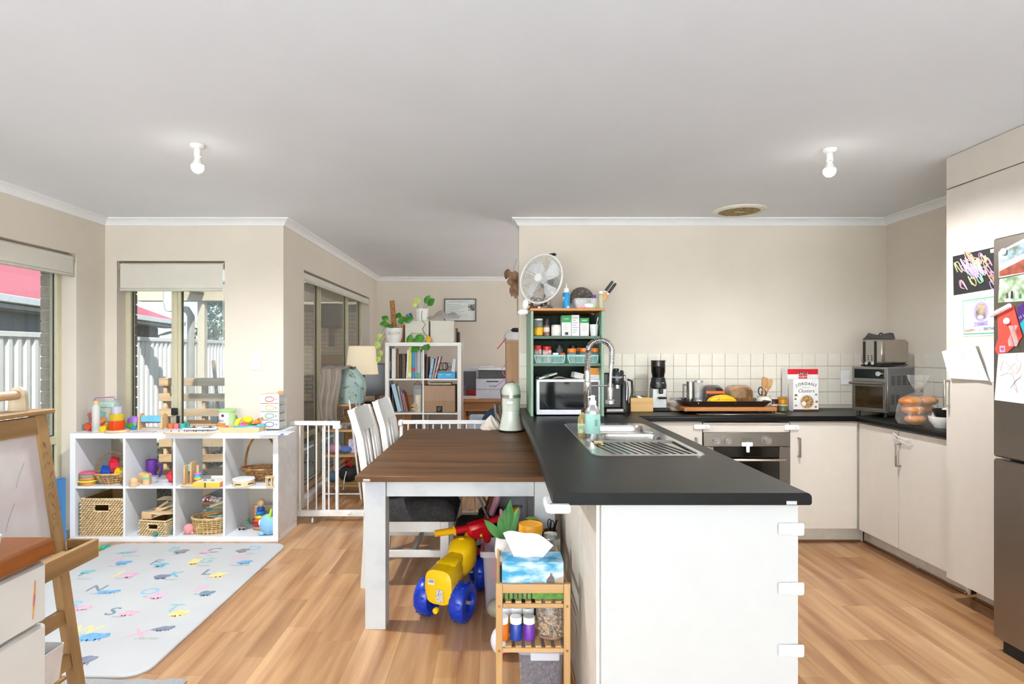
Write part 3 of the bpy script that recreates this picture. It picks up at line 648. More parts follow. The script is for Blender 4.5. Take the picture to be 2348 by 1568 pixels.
M().tube(pth, .007, 10).obj('hose', mat('8c8c8c', .3, 1.0), tp)
# coil spring around the hose
L = [0]
for a, c in zip(pth, pth[1:]): L.append(L[-1]+(c-a).length)
turns = 46; sp = []
for i in range(turns*10+1):
    s = L[-1]*i/(turns*10); j = max(q for q in range(len(L)-1) if L[q] <= s+1e-9); f = (s-L[j])/(L[j+1]-L[j]); c = pth[j].lerp(pth[j+1], min(1, f)); tg = (pth[j+1]-pth[j]).normalized()
    n1 = Vector((0, 1, 0)); n2 = tg.cross(n1); an = 2*PI*i/10; sp.append(c+(n1*math.cos(an)+n2*math.sin(an))*.0145)
M().tube(sp, .0026, 5).obj('spring', CHROME, tp)
b = M(); b.cyl((x1, 0, zt(833)), (x1-.002, 0, zt(845)), .013); b.tube([(x1-.002, 0, zt(845)), (x1-.005, 0, zt(880))], .0085, 10); b.obj('hose_end', CHROME, tp)
b = M(); b.lathe([(0, zt(925)), (.026, zt(925)), (.026, zt(918)), (.014, zt(915)), (.016, zt(890)), (.011, zt(879)), (0, zt(879))], 18, (x1-.006, 0, 0)); b.obj('spray_head', CHROME, tp)
b = M(); b.cyl((xc, 0, zt(884)), (x1-.006, 0, zt(884)), .0045, n=10); b.cyl((x1-.006, 0, zt(888)), (x1-.006, 0, zt(880)), .017, n=16); b.obj('holder_arm', BRUSH, tp)
b = M(); b.cyl((xc+.015, -.01, zt(974)), (xc+.055, -.02, zt(970)), .008, .007); b.cyl((xc+.053, -.02, zt(978)), (xc+.056, -.02, zt(966)), .010); b.obj('lever', CHROME, tp)
# soap bottles
c = G(1359, 1010, BZ+.004); k = K(c.y); t = thing('soap_bottle', 'aluminium soap bottle with a pale green label and white pump beside the sink', 'bottle', c)
M().lathe([(0, 0), (16*k, 0), (17*k, 3*k), (17*k, 66*k), (15.5*k, 72*k), (9.5*k, 80*k), (8*k, 83*k), (0, 83*k)], 24).obj('body', mat('c9cac8', .25, .9), t)
M().lathe([(17.3*k, 17*k), (17.4*k, 17.2*k), (17.4*k, 62*k), (17.3*k, 62.2*k)], 24).obj('label', mat('9fd0c6', .5), t)
b = M().at(TR((6*k, -16.6*k, 48*k), (0, 0, .38)) @ FRONT); [b.box(-4*k, (4-i % 2*2)*k, -3*k*i, -3*k*i+1*k, 0, .0004) for i in range(5)]; b.obj('small_print', mat('2b5350', .6), t, kind='stuff')
b = M(); b.lathe([(0, 83*k), (8*k, 83*k), (8*k, 91*k), (5*k, 93*k), (5.5*k, 101*k), (4*k, 104*k), (0, 104*k)], 16); b.tube([(0, 0, 100*k), (-9*k, 0, 100*k), (-11*k, 0, 98*k)], 2*k, 8); b.obj('pump', mat('f2f2ee', .4), t)
c = G(1336, 1000, BZ+.004); k = K(c.y); t = thing('soap_bottle', 'clear amber dish soap bottle behind the aluminium one', 'bottle', c+Vector((.0, 0, 0)))
M().lathe([(0, 0), (10.5*k, 0), (11*k, 3*k), (11*k, 38*k), (9*k, 46*k), (4*k, 52*k), (4*k, 55*k), (0, 55*k)], 20).obj('body', clear('f0dca8', .55, .05, 'e2c78c'), t)
M().lathe([(11.2*k, 8*k), (11.25*k, 8.2*k), (11.25*k, 30*k), (11.2*k, 30.2*k)], 20).obj('label', mat('e9ecd8', .5, col2='7da85a', scale=40), t)
b = M(); b.cyl((0, 0, 55*k), (0, 0, 62*k), 4*k, 3*k); b.tube([(0, 0, 60*k), (8*k, 0, 63*k)], 1.6*k, 6); b.obj('pump', BLACK, t)
# small sponge block on the sink rim
M().box(-.02, .02, -.013, .013, 0, .012, .003).obj('sponge', mat('cdb27d', .95, var=.15, scale=90)).location = G(1372, 1017, BZ+.0045)
tag(bpy.data.objects['sponge'], 'small tan sponge on the sink rim beside the soap bottle', 'sponge')
# ------------------------------------------------------------------ things on the kitchen benches
def single(b, name, mats, label, cat, loc=(0, 0, 0), rz=0.0, group=None, ang=38):
    o = b.obj(name, mats, ang=ang); o.location = loc; o.rotation_euler = (0, 0, rz); return tag(o, label, cat, group)
class L:       # local pixel frame: metres relative to a base point on the ray (x, ybase) at depth Y
    def __init__(s, x, yb, Y): s.p = P(x, yb, Y); s.k = Y/F; s.x0 = x; s.y0 = yb
    def x(s, px): return (px-s.x0)*s.k
    def z(s, py): return (s.y0-py)*s.k
def profile(l, rows): return [(l.k*r, l.z(y)) for r, y in rows]
GREEN = mat('86a58d', .5, var=.05, scale=9); GREEN_SHADED = mat('4d6655', .5, var=.05, scale=9)  # the darker green has the shadow between the shelves put into its colour
GX, GY, GW, GD = .23, 4.03, .502, .612
gs = thing('green_shelf_unit', 'sage green open shelf unit with a timber top standing on the worktop', 'shelf', (GX, GY, BZ+.0005))
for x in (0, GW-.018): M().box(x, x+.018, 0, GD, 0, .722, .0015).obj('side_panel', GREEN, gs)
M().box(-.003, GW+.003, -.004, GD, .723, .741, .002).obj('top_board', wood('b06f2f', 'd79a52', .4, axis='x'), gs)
for z in (1.455, 1.267): M().box(.0185, GW-.0185, .012, GD-.012, z-.020-BZ, z-BZ, .0015).obj('shelf', GREEN_SHADED, gs)
M().box(.0185, GW-.0185, GD-.010, GD, 0, .722).obj('back_panel', mat('2f4439', .6), gs, ang=0)  # shade inside the unit put into this darker green as well
S1, S2 = 1.4555, 1.2675
def on(x, Y, z): return Vector(((x-CX)*Y/F, Y, z))
def jar(label, x, Y, z, r, h, body, lid, lidh, cat='jar', lab=None, nm='spice_jar', group=None, fill=None, print_=None):
    k = Y/F; r *= k; h *= k; lidh *= k
    t = thing(nm, label, cat, on(x, Y, z), 0, group)
    M().lathe([(0, 0), (r*.92, 0), (r, r*.1), (r, h-lidh-r*.2), (r*.88, h-lidh), (0, h-lidh)], 18).obj('body', body, t)
    if fill: M().lathe([(0, r*.1), (r*.9, r*.1), (r*.9, (h-lidh)*fill[1]), (0, (h-lidh)*fill[1])], 16).obj('contents', fill[0], t)
    if lid: M().lathe([(0, h-lidh), (r*.93, h-lidh+.0002), (r*.97, h-lidh+.001), (r*.97, h-.0015), (r*.93, h), (0, h)], 18).obj('lid', lid, t)
    if lab: M().lathe([(r*1.01, h*lab[1]), (r*1.02, h*lab[1]+.0003), (r*1.02, h*lab[2]), (r*1.01, h*lab[2]+.0003)], 18).obj('label', lab[0], t)
    if print_: M().at(TR((0, -r*1.035, h*print_[1])) @ FRONT).text(print_[0], r*print_[2]).obj('label_print', mat('2c2a28', .6), t)
    return t
CG = clear('ffffff', .88, .04); RED_ = mat('c8201f', .35); ORG = mat('ee7c17', .4); WHT = mat('f3f3f1', .35)
jar('tall jar with a bright yellow label and clear top on the upper green shelf', 1234.5, 4.12, S1, 10.5, 40, CG, mat('d9d9d6', .3), 4, lab=(mat('eeb70f', .5, col2='b5341c', scale=35, lo=.6, hi=.7), .05, .5), nm='condiment_jar')
jar('brown spice grinder with a black cap beside the yellow jar', 1253, 4.12, S1, 7, 40, mat('6a3f2a', .5, col2='a5816a', scale=60), BLACK, 15, lab=(mat('e8e4de', .5), .25, .5), nm='spice_grinder')
jar('short pale printed tin on the upper green shelf', 1275, 4.13, S1, 11.5, 26, mat('e9e3d8', .5, col2='7fb8d6', scale=25, lo=.55, hi=.7), mat('dcdcdb', .3, .6), 2, nm='food_tin', cat='tin')
def lines(t, x0, x1, z0_, z1_, y, m=None, n=7):
    b = M()
    for i in range(n): z = z0_+(z1_-z0_)*(i+.5)/n; b.box(x0, x0+(x1-x0)*(.6+.4*((i*7) % 5)/4), y-.0003, y, z-(z1_-z0_)*.16/n, z+(z1_-z0_)*.16/n)
    b.obj('small_print', m or mat('a9a9a8', .6), t, ang=0, kind='stuff')
def carton(label, x0, x1, yt, Y, z, dep, face, top=None, nm='carton', cat='box', texts=(), bands=(), fine=None, rz=0.0, bev=.001, group=None):
    k = Y/F; w_ = (x1-x0)*k; h = H-(yt-CY)*k-z
    t = thing(nm, label, cat, on((x0+x1)/2, Y, z), rz, group)
    M().box(-w_/2, w_/2, 0, dep, 0, h, bev).obj('body', face, t)
    for f0, f1, u0, u1, mm in bands: M().box(-w_/2+w_*u0, -w_/2+w_*u1, -.0006, .0002, h*f0, h*f1).obj('printed_panel', mm, t, ang=0)
    for s, u, v, sz, mm in texts: M().at(TR((-w_/2+w_*u, -.0018, h*v)) @ FRONT).text(s, sz*h).obj('lettering', mm, t, ang=0)
    if fine: lines(t, -w_*.4, w_*.4, h*fine[0], h*fine[1], -.0008)
    return t
GRN = mat('1f9a43', .5); INK = mat('3b3b3b', .6); CARD = mat('efefed', .55)
carton('tall white box with a green band, largest of three on the upper green shelf', 1288, 1309.5, 723, 4.11, S1, .09, CARD, bands=((.66, 1, 0, 1, GRN), (.06, .2, .35, .7, INK)), texts=(('health', .5, .84, .10, WHT),), fine=(.3, .6))
carton('white box back with small print between the two green topped boxes', 1310.5, 1328.5, 722, 4.11, S1, .08, CARD, fine=(.12, .92))
carton('shorter white box with a green top next to the white cup', 1330.5, 1350.5, 729, 4.11, S1, .07, CARD, bands=((.72, 1, 0, 1, GRN),), texts=(('health', .5, .87, .11, WHT),), fine=(.25, .65))
l = L(1362, 769.5, 4.12); t = thing('white_cup', 'white tapered cup holding toothbrushes on the upper green shelf', 'cup', on(1362, 4.12, S1))
M().lathe([(0, 0), (8*l.k, 0), (10.3*l.k, 27*l.k), (9.6*l.k, 27*l.k), (7.5*l.k, 1.5*l.k), (0, 1.5*l.k)], 20).obj('body', WHT, t)
for i, (cx_, a, c_) in enumerate(((.0, .25, 'e9eef2'), (.012, .35, '2f87c8'))):
    b = M(); b.tube([(cx_*.3, 0, .008), (cx_+math.sin(a)*.11, 0, .125)], .003, 6); b.cb((cx_+math.sin(a)*.105, 0, .12), (.010, .010, .024), .002, rot=(0, a, 0)); o = b.obj('toothbrush', mat(c_, .4)); o.location = on(1362, 4.12, S1)+Vector((0, 0, .001)); tag(o, ('white' if i == 0 else 'blue')+' toothbrush standing in the white cup', 'toothbrush')
# lower green shelf: two perforated baskets with jars
TEAL = mat('8fc4bd', .45)
def basket(label, x0, x1, Y):
    k = Y/F; w_ = (x1-x0)*k; h = 19*k; d = .19
    t = thing('plastic_basket', label, 'basket', on((x0+x1)/2, Y, S2), 0, 'teal perforated baskets')
    def plate(W, hh):
        hs = []; nx_, ny = int(W/.0115), 5
        for i in range(nx_):
            for j in range(ny):
                cx_ = -W/2+W*(i+.5)/nx_*.94+W*.03; cz = hh*(.1+.72*(j+.5)/ny); s = .0036
                hs.append([(cx_-s, cz-s*.9), (cx_+s, cz-s*.9), (cx_+s, cz+s*.9), (cx_-s, cz+s*.9)])
        return flat_with_holes([(-W/2, 0), (W/2, 0), (W/2, hh), (-W/2, hh)], hs, 0)
    tp_ = .008; b = M(); vs, fs = plate(w_, h)
    bend = lambda v, W: (v[0]*(1-tp_*2/W*(1-v[1]/h)*1.6), v[1], 0)
    b.at(TR((0, .0, 0)) @ FRONT).add([bend(v, w_) for v in vs], fs); b.at(TR((0, d, 0)) @ FRONT).add([bend(v, w_) for v in vs], fs)
    vs, fs = plate(d, h)
    for s in (-1, 1): b.at(Matrix(((0, 0, 0, s*(w_/2-.002)), (1, 0, 0, d/2), (0, 1, 0, 0), (0, 0, 0, 1)))).add([(v[0], v[1], 0) for v in vs], fs)
    b.at(I4).add([(-w_/2+.012, 0, .001), (w_/2-.012, 0, .001), (w_/2-.012, d, .001), (-w_/2+.012, d, .001)], [(0, 1, 2, 3)])
    o = b.obj('body', TEAL, t, ang=0); md = o.modifiers.new('thickness', 'SOLIDIFY'); md.thickness = .0016
    b = M(); b.tube([(-w_/2, 0, h), (w_/2, 0, h), (w_/2, d, h), (-w_/2, d, h)], .0022, 6, closed=True); b.obj('rim', TEAL, t)
basket('teal perforated basket of red-lidded jars on the middle green shelf', 1224.5, 1297, 4.075); basket('teal perforated basket of orange-lidded jars on the middle green shelf', 1300.5, 1373, 4.075)
for i, (x, r, h, lid, lb, body) in enumerate(((1233, 9.3, 39, RED_, 'red-lidded jar at the end of the first teal basket', mat('8d1a18', .4, col2='e0dcd6', scale=30)), (1254, 10.5, 37, RED_, 'wide red-lidded jar in the middle of the first teal basket', mat('b8211d', .4, col2='e8e2dc', scale=30)),
        (1283, 8, 41, mat('2b2b2b', .3), 'dark-lidded spice jar standing up in the first teal basket', CG), (1274, 7.5, 22, WHT, 'low white-lidded jar in front in the first teal basket', CG), (1290, 6, 22, mat('d8481c', .4), 'low orange-red lidded jar at the edge of the first teal basket', CG),
        (1311, 10.5, 32, ORG, 'orange-lidded jar at the near end of the second teal basket', CG), (1339, 10, 33, ORG, 'orange-lidded jar in the middle of the second teal basket', CG), (1364, 9.5, 33, ORG, 'orange-lidded jar behind the tap in the second teal basket', CG))):
    Yj = 4.12 if i not in (2,) else 4.20
    jar(lb, x, Yj, S2+.0045, r, h, body, lid, 8.5, fill=(mat('5a4232', .8, col2='8a6a4a', scale=60), .6) if body is CG else None, group='jars in the teal baskets')
jar('orange-lidded jar tucked behind in the second teal basket', 1326.5, 4.22, S2+.0045, 7, 33, CG, ORG, 8, group='jars in the teal baskets')
jar('black-lidded jar at the back of the second teal basket', 1314, 4.205, S2+.0045, 9, 40, CG, BLACK, 8, group='jars in the teal baskets')
# microwave
kz4 = 4.07/F
mw = thing('microwave', 'white microwave oven with a dark glass door inside the green shelf unit', 'microwave', on(1303.5, 4.07, BZ+.001)); w_ = 147*kz4; h = H-(870-CY)*kz4-BZ-.001
M().box(-w_/2, w_/2, .016, .46, .006, h, .004).obj('body', mat('e3e4ea', .4), mw)
M().box(-w_/2, w_/2*.62, 0, .015, .006, h, .004).obj('door', mat('e8e9f0', .35), mw)
M().box(-w_/2+.022, w_/2*.60, -.003, .0, .042, h-.016, .002).obj('door_glass', mat('0c1013', .08, spec=.22, var=.01), mw)
M().box(w_/2*.63, w_/2, 0, .015, .006, h, .004).obj('control_frame', mat('e8e9f0', .35), mw)
M().box(w_/2*.655, w_/2*.93, -.002, .0, .03, h-.016, .002).obj('control_panel', BLACK, mw)
b = M()
for i in range(3):
    for j in range(5): b.cb((w_/2*(.72+.07*i), -.0025, .055+.02*j), (.010, .001, .006))
b.obj('buttons', mat('8e9499', .5), mw, kind='stuff')
for sx in (-1, 1): M().cyl((sx*w_*.4, .06, 0), (sx*w_*.4, .06, .006), .012).obj('foot', BLACK, mw)
zm = BZ+.001+h+.0005
b = M(); b.cb((0, 0, .022), (.135, .10, .012), .002, rot=(0, -.28, .1)); single(b, 'game_case', [mat('e6e6e2', .5)], 'thin white case with a green stripe lying tilted on the microwave', 'box', on(1254, 4.16, zm)); M().at(TR((0, -.052, .021), (0, -.28, .1)) @ FRONT).box(-.02, .012, -.004, .004, 0, .001).obj('stripe', mat('5f9a4e', .5), bpy.data.objects['game_case'])
M().cb((0, 0, .010), (.10, .09, .020), .004).obj('black_tray', mat('2b2c2c', .5)).location = on(1243, 4.20, zm); tag(bpy.data.objects['black_tray'], 'low black plastic tray under the tilted case on the microwave', 'tray')
b = M(); b.sheet(lambda u, v: (-.09+.18*u, -.06+.12*v, .004+.014*math.sin(u*6)*math.sin(v*4+1)**2), 14, 8, .001); single(b, 'magazine', mat('b9b6a6', .5, col2='e9e6da', scale=22), 'open curled magazine lying on the microwave', 'magazine', on(1296, 4.16, zm))
b = M(); b.cb((0, 0, .024), (.075, .06, .040), .003, rot=(0, .22, .3)); single(b, 'paper_box', CARD, 'small tilted white box on top of the microwave', 'box', on(1324, 4.16, zm))
carton('orange and white box standing on the microwave behind the tap', 1342, 1375.5, 843, 4.12, zm, .07, mat('f09a1c', .5), bands=((0, .38, 0, 1, CARD), (.78, .92, .8, .93, mat('7a94b8', .5))), fine=(.08, .26))
# ---- on top of the green shelf
TZ = BZ+.0005+.7415
fan = thing('desk_fan', 'white and silver desk fan on top of the green shelf unit, turned aside', 'fan', on(1258, 4.22, TZ)); k = 4.22/F
b = M(); b.lathe([(0, 0), (.095, 0), (.097, .006), (.085, .014), (.05, .026), (.022, .036), (0, .036)], 28); b.obj('base', mat('b9b9b7', .2, .9), fan)
M().cyl((0, 0, .034), (0, 0, .09), .016, .013).obj('stem', CHROME, fan)
FT = Matrix.Translation((-8*k, 0, .212)) @ Matrix.Rotation(math.radians(-38), 4, 'Z') @ Matrix.Rotation(math.radians(-8), 4, 'X') @ FRONT
def ring_pts(r, z, n=44): return [(r*math.cos(2*PI*i/n), r*math.sin(2*PI*i/n), z) for i in range(n)]
R0 = .176; CAGE = mat('eef0f0', .2, .35)
M(FT).tube(ring_pts(R0, .055), .0065, 8, True).obj('rim', WHT, fan)
b = M(FT)
for i in range(15): r = .036+(R0-.036)*i/15; b.tube(ring_pts(r, .055+.036*(1-(r/R0)**2)), .0013, 4, True)
for i in range(8):
    a = 2*PI*i/8; b.tube([(r*math.cos(a), r*math.sin(a), .0545+.036*(1-(r/R0)**2)) for r in (.03, .07, .11, .15, R0)], .0016, 4)
b.obj('front_cage', CAGE, fan)
b = M(FT)
for i in range(9): r = .06+(R0-.06)*i/9; b.tube(ring_pts(r, .055-.085*(1-(r/R0)**2.2)), .0015, 4, True)
for i in range(10):
    a = 2*PI*i/10+.2; b.tube([(r*math.cos(a), r*math.sin(a), .055-.085*(1-(r/R0)**2.2)) for r in (.05, .09, .13, .16, R0)], .0016, 4)
b.obj('rear_cage', mat('c9cac9', .2, .8), fan)
for i in range(4):
    a = PI/2*i+.42
    def bl(u, v, a=a):
        r = .028+.122*u; an = a+(v-.5)*(.95-.2*u)+.25*u
        return (r*math.cos(an), r*math.sin(an), .028+(v-.5)*.035)
    M(FT).sheet(bl, 8, 5, .002).obj('blade', mat('f6f6f5', .35), fan)
M(FT).lathe([(0, .098), (.028, .097), (.033, .09), (.033, .02), (0, .02)], 24).obj('hub', WHT, fan)
M(FT).lathe([(0, -.135), (.04, -.13), (.055, -.11), (.06, -.03), (0, -.03)], 20).obj('motor', mat('a9a9a7', .25, .9), fan)
b = M(FT); b.cb((.05, R0+.006, .01), (.06, .016, .03), .006); b.obj('carry_handle', BLACK, fan)
l = L(1251, 706, 4.10)
b = M(); b.lathe([(0, 0), (.010, 0), (.010, .012), (0, .014)], 12); single(b, 'bottle_cap', WHT, 'small white cap in front of the fan base', 'cap', on(1236, 4.06, TZ))
# grey pot with dried vine, white egg ornaments, white plush figure
b = M(); kk = 4.3/F; b.lathe([(0, 0), (11*kk, 0), (14.5*kk, 23*kk), (13*kk, 23*kk), (10*kk, 3*kk), (0, 3*kk)], 20); gp = single(b, 'flower_pot', mat('b4b4b2', .8, var=.12, scale=20), 'small grey concrete pot wrapped with a dried vine beside the fan', 'pot', on(1233, 4.33, TZ))
b = M()
pts = []
for i in range(60): a = i*.45; pts.append((.06*math.cos(a)*(1+.2*math.sin(i)), .06*math.sin(a)*(1+.2*math.cos(i*1.3)), .012+.002*i*(.5+.5*math.sin(i*.7))))
b.tube(pts, .006, 5); b.obj('dried_vine', mat('7a4f33', .9), gp)
for i, (x, y, rx, rz_, tl) in enumerate(((1205, 697, .0165, .028, .15), (1199, 716, .028, .017, .0))):
    kk = 4.35/F; c = P(x, y, 4.02)
    b = M(); b.ell((0, 0, 0), (rx*1.3, .02, rz_*1.25), 16, 12, rot=(0, tl, 0)); o = single(b, 'white_ornament', mat('f4f3f0', .35), ('upright' if i == 0 else 'lying')+' white egg-shaped ornament on the shelf edge below the fan', 'ornament', c, 0, 'white egg ornaments')
b = M(); b.ell((0, 0, .05), (.028, .022, .05)); b.ell((0, 0, .115), (.02, .018, .024)); single(b, 'plush_toy', mat('f2efe9', .95, bump=.3, bscale=200), 'soft white plush figure half hidden behind the fan', 'toy', on(1222, 4.42, TZ))
# round dark stone dish, spray bottle, tub, knife block, bottle
b = M(); b.lathe([(0, 0), (.075, .002), (.092, .010), (.092, .016), (.07, .010), (0, .008)], 32, rot=(PI/2-.12, 0, 0), c=(0, 0, .098)); single(b, 'stone_dish', mat('3a2f28', .5, col2='7c6a5c', scale=55, bump=.4, bscale=80, lo=.5, hi=.68), 'round dark speckled stone dish leaning upright behind the knife block', 'dish', on(1333, 4.47, TZ))
l = L(1299, 703, 4.12); t = thing('glue_bottle', 'blue and white squeeze bottle with a pointed white cap beside the fan', 'bottle', on(1298.5, 4.14, TZ)); k = 4.14/F
M().lathe([(0, 0), (8*k, 0), (8.5*k, 2*k), (8.5*k, 34*k), (7*k, 38*k), (0, 38*k)], 18).obj('body', mat('1695d4', .4, col2='ecf4f8', scale=26, lo=.56, hi=.6), t); M().lathe([(0, 38*k), (6.5*k, 38*k), (6*k, 47*k), (2*k, 50*k), (1.2*k, 58*k), (0, 58*k)], 16).obj('cap', WHT, t)
b = M()
def crumple(u, v): a = 2*PI*u; r = .03+.012*math.sin(5*a+4*v)+.008*math.sin(9*v+3*a); return (r*math.cos(a)*(1-.5*v), .02*math.sin(a), .002+.075*v+.008*math.sin(7*a))
b.sheet(crumple, 26, 8); single(b, 'plastic_bag', clear('f4f4f4', .55, .15, 'd8d8d8'), 'crumpled clear plastic bag behind the tub of clips', 'bag', on(1318, 4.26, TZ))
t = thing('plastic_tub', 'clear plastic tub of small white and red oddments on the shelf top', 'tub', on(1345, 4.10, TZ)); k = 4.10/F
b = M(); A_ = rrect(-24*k, 24*k, 0, .07, .008); B_ = rrect(-27*k, 27*k, -.005, .075, .008); bridge(b, [(x, y, 0) for x, y in A_], [(x, y, 24*k) for x, y in B_]); b.add([(x, y, .0005) for x, y in A_], [tuple(range(len(A_)))]); b.obj('body', clear('ffffff', .72, .05, 'e8eaec'), t); M().tube([(x, y, 24*k) for x, y in B_], .0018, 5, True).obj('rim', clear('ffffff', .5, .08, 'e8e8e8'), t)
for x, c_, r in ((-15, 'e0504a', 4.5), (-5, 'e2474a', 5), (19, '58c05a', 4.5)): single(M().ell((0, 0, r*k), (r*k*1.3, r*k, r*k), 12, 8), 'bottle_cap', mat(c_, .5), {-15: 'red plastic cap at the end of the clear tub', -5: 'larger red cap in the clear tub', 19: 'green cap in the clear tub'}[x], 'cap', on(1345, 4.10, TZ+.001)+Vector((x*k, .03, 0)))
single(M().ell((0, 0, 7*k), (13*k, 8*k, 6.5*k), 14, 8), 'paper_roll', WHT, 'white wad lying in the clear tub', 'wad', on(1345, 4.10, TZ+.001)+Vector((6*k, .035, 0)))
jar('small pot with a purple lid behind the clear tub', 1361, 4.22, TZ, 6, 34, mat('5c8a4a', .5), mat('6a3d9a', .4), 8, nm='supplement_pot', cat='pot')
jar('clear bottle with a white cap at the end of the shelf top', 1377.5, 4.09, TZ, 6, 40, clear('eef2e6', .6, .06, 'dfe6d6'), WHT, 6, nm='lotion_bottle', cat='bottle')
kb = thing('knife_block', 'tilted bamboo knife block with two black handled knives', 'knife block', on(1362, 4.33, TZ)); k = 4.33/F
KT = Matrix.Translation((-.012, 0, .008)) @ Matrix.Rotation(math.radians(38), 4, 'Y')
BAM = wood('c98c3c', 'e3b26a', .45, axis='z')
M(KT).box(-.028, .028, -.035, .035, -.0, .155, .006).obj('block', BAM, kb)
M(KT).box(-.010, .024, -.0365, -.035, .012, .13, .0005).obj('face_panel', wood('d79b45', 'eebc72', .45, axis='z'), kb)
M(KT).box(-.02, .028, -.03, .03, -.03, -.001, .004).obj('foot', BAM, kb)
for i, (dx, dy) in enumerate(((-.012, -.008), (.014, -.018))):
    b = M(KT @ TR((dx, dy, .156))); b.box(-.006, .006, -.0012, .0012, -.03, .012); kn = b.obj('blade', mat('b9bcc0', .2, 1.0)); kn.parent = None
    kn.name = 'kitchen_knife'; tag(kn, ('upper' if i == 0 else 'lower')+' black handled knife standing in the knife block', 'knife', 'knives in the block'); kn.matrix_world = Matrix.Translation(kb.location)
    M(KT @ TR((dx, dy, .156))).box(-.010, .010, -.008, .008, .013, .098, .005).obj('handle', BLACK, kn); M(KT @ TR((dx, dy, .156))).box(-.010, .010, -.008, .008, .099, .104, .002).obj('end_cap', CHROME, kn)
# ------------------------------------------------------------------ back bench
BZ1 = BZ+.0005
t = thing('espresso_machine', 'slim black and silver espresso machine beside the green shelf unit', 'coffee machine', on(1409, 4.22, BZ1)); k = 4.22/F
M().box(-23*k, 24*k, -.02, .18, 0, .03, .006).obj('drip_tray', BLACK, t); M().box(-20*k, 20*k, -.024, -.0, .012, .036, .004).obj('tray_grille', BRUSH, t)
M().box(-22*k, 20*k, .06, .18, .031, 92*k, .008).obj('body', mat('2d2e30', .3, .3), t)
M().lathe([(0, 66*k), (15*k, 66*k), (16*k, 70*k), (16*k, 95*k), (14*k, 99*k), (0, 99*k)], 22, (6*k, .01, 0)).obj('brew_head', mat('3a3a3c', .25, .5), t)
M().lathe([(8*k, 58*k), (8*k, 66*k), (0, 66*k), (0, 58*k)], 16, (6*k, .0, 0)).obj('group_ring', CHROME, t)
M().lathe([(0, 99*k), (7*k, 99*k), (7*k, 103*k), (0, 104*k)], 16, (4*k, .01, 0)).obj('lid_knob', BLACK, t); M().cyl((22*k, .03, 90*k), (28*k, .03, 88*k), .009).obj('steam_dial', BRUSH, t)
M().at(TR((4*k, .01-16.3*k, 84*k)) @ FRONT).text("DeLonghi", 6*k).obj('maker_lettering', mat('e6e6e6', .4), t, ang=0)
M().tube([(27*k, .02, 85*k), (29*k, .0, 60*k), (28*k, .0, 30*k)], .004, 6).obj('steam_wand', CHROME, t)
t = thing('electric_kettle', 'black electric kettle with a curved handle behind the espresso machine', 'kettle', on(1430, 4.36, BZ1)); k = 4.36/F
M().lathe([(0, 0), (15*k, 0), (15*k, 4*k), (14*k, 8*k), (10.5*k, 60*k), (9*k, 68*k), (0, 72*k)], 20).obj('body', BLACK, t)
M().tube([(8*k, -.01, 74*k), (18*k, -.012, 70*k), (19*k, -.012, 45*k), (15*k, -.01, 22*k)], .009, 8).obj('handle', BLACK, t); M().box(9*k, 11*k, -.03, -.02, 20*k, 50*k, .002).obj('water_gauge', mat('b9bdc0', .3, .6), t)
k = 4.33/F; t = thing('bamboo_canister', 'square bamboo box with a steel liner on the bench', 'canister', on(1472, 4.33, BZ1))
M().box(-26*k, 26*k, 0, .16, 0, 32*k, .003).obj('body', wood('c79758', 'e6c184', .5, axis='x'), t); M().lathe([(15*k, 32*k), (18*k, 32*k), (18*k, 34*k), (15*k, 34*k), (14*k, 28*k), (0, 28*k)], 20, (0, .08, 0)).obj('liner', CHROME, t)
k = 4.40/F; t = thing('coffee_grinder', 'silver and black coffee grinder with a smoked bean hopper', 'grinder', on(1510, 4.42, BZ1))
M().box(-19*k, 21*k, -.05, .07, 0, 6*k, .006).obj('base', BLACK, t)
M().box(-17*k, 17*k, -.03, .06, 6.2*k, 52*k, .006).obj('body', mat('a9abad', .3, .7), t)
M().box(-5*k, 14*k, -.062, -.028, 28*k, 33*k, .006).obj('portafilter_rest', BLACK, t)
M().lathe([(0, 52*k), (18*k, 52*k), (19*k, 58*k), (15.5*k, 75*k), (15*k, 77*k), (0, 77*k)], 24, (0, .01, 0)).obj('grind_collar', mat('222223', .3), t)
M().box(-3*k, 6*k, -.06, -.03, 40*k, 54*k, .006).obj('chute', BLACK, t)
M().lathe([(0, 77.5*k), (13.5*k, 77.5*k), (15*k, 86*k), (16*k, 90*k), (16*k, 112*k), (0, 112*k)], 24, (0, .01, 0)).obj('hopper', clear('8a817b', .7, .04, '2c2522'), t)
M().lathe([(0, 78*k), (12*k, 78*k), (14*k, 88*k), (14.5*k, 100*k), (0, 102*k)], 18, (0, .01, 0)).obj('coffee_beans', mat('2a1a10', .5, col2='4a2f1c', scale=80, bump=.8, bscale=90), t)
M().lathe([(0, 112.2*k), (16.4*k, 112.2*k), (16.4*k, 116*k), (0, 116*k)], 24, (0, .01, 0)).obj('hopper_lid', BLACK, t)
M().at(TR((0, .01-17*k, 65*k)) @ FRONT).text('sunbeam', 5*k).obj('maker_lettering', mat('d8d8d8', .4), t, ang=0)
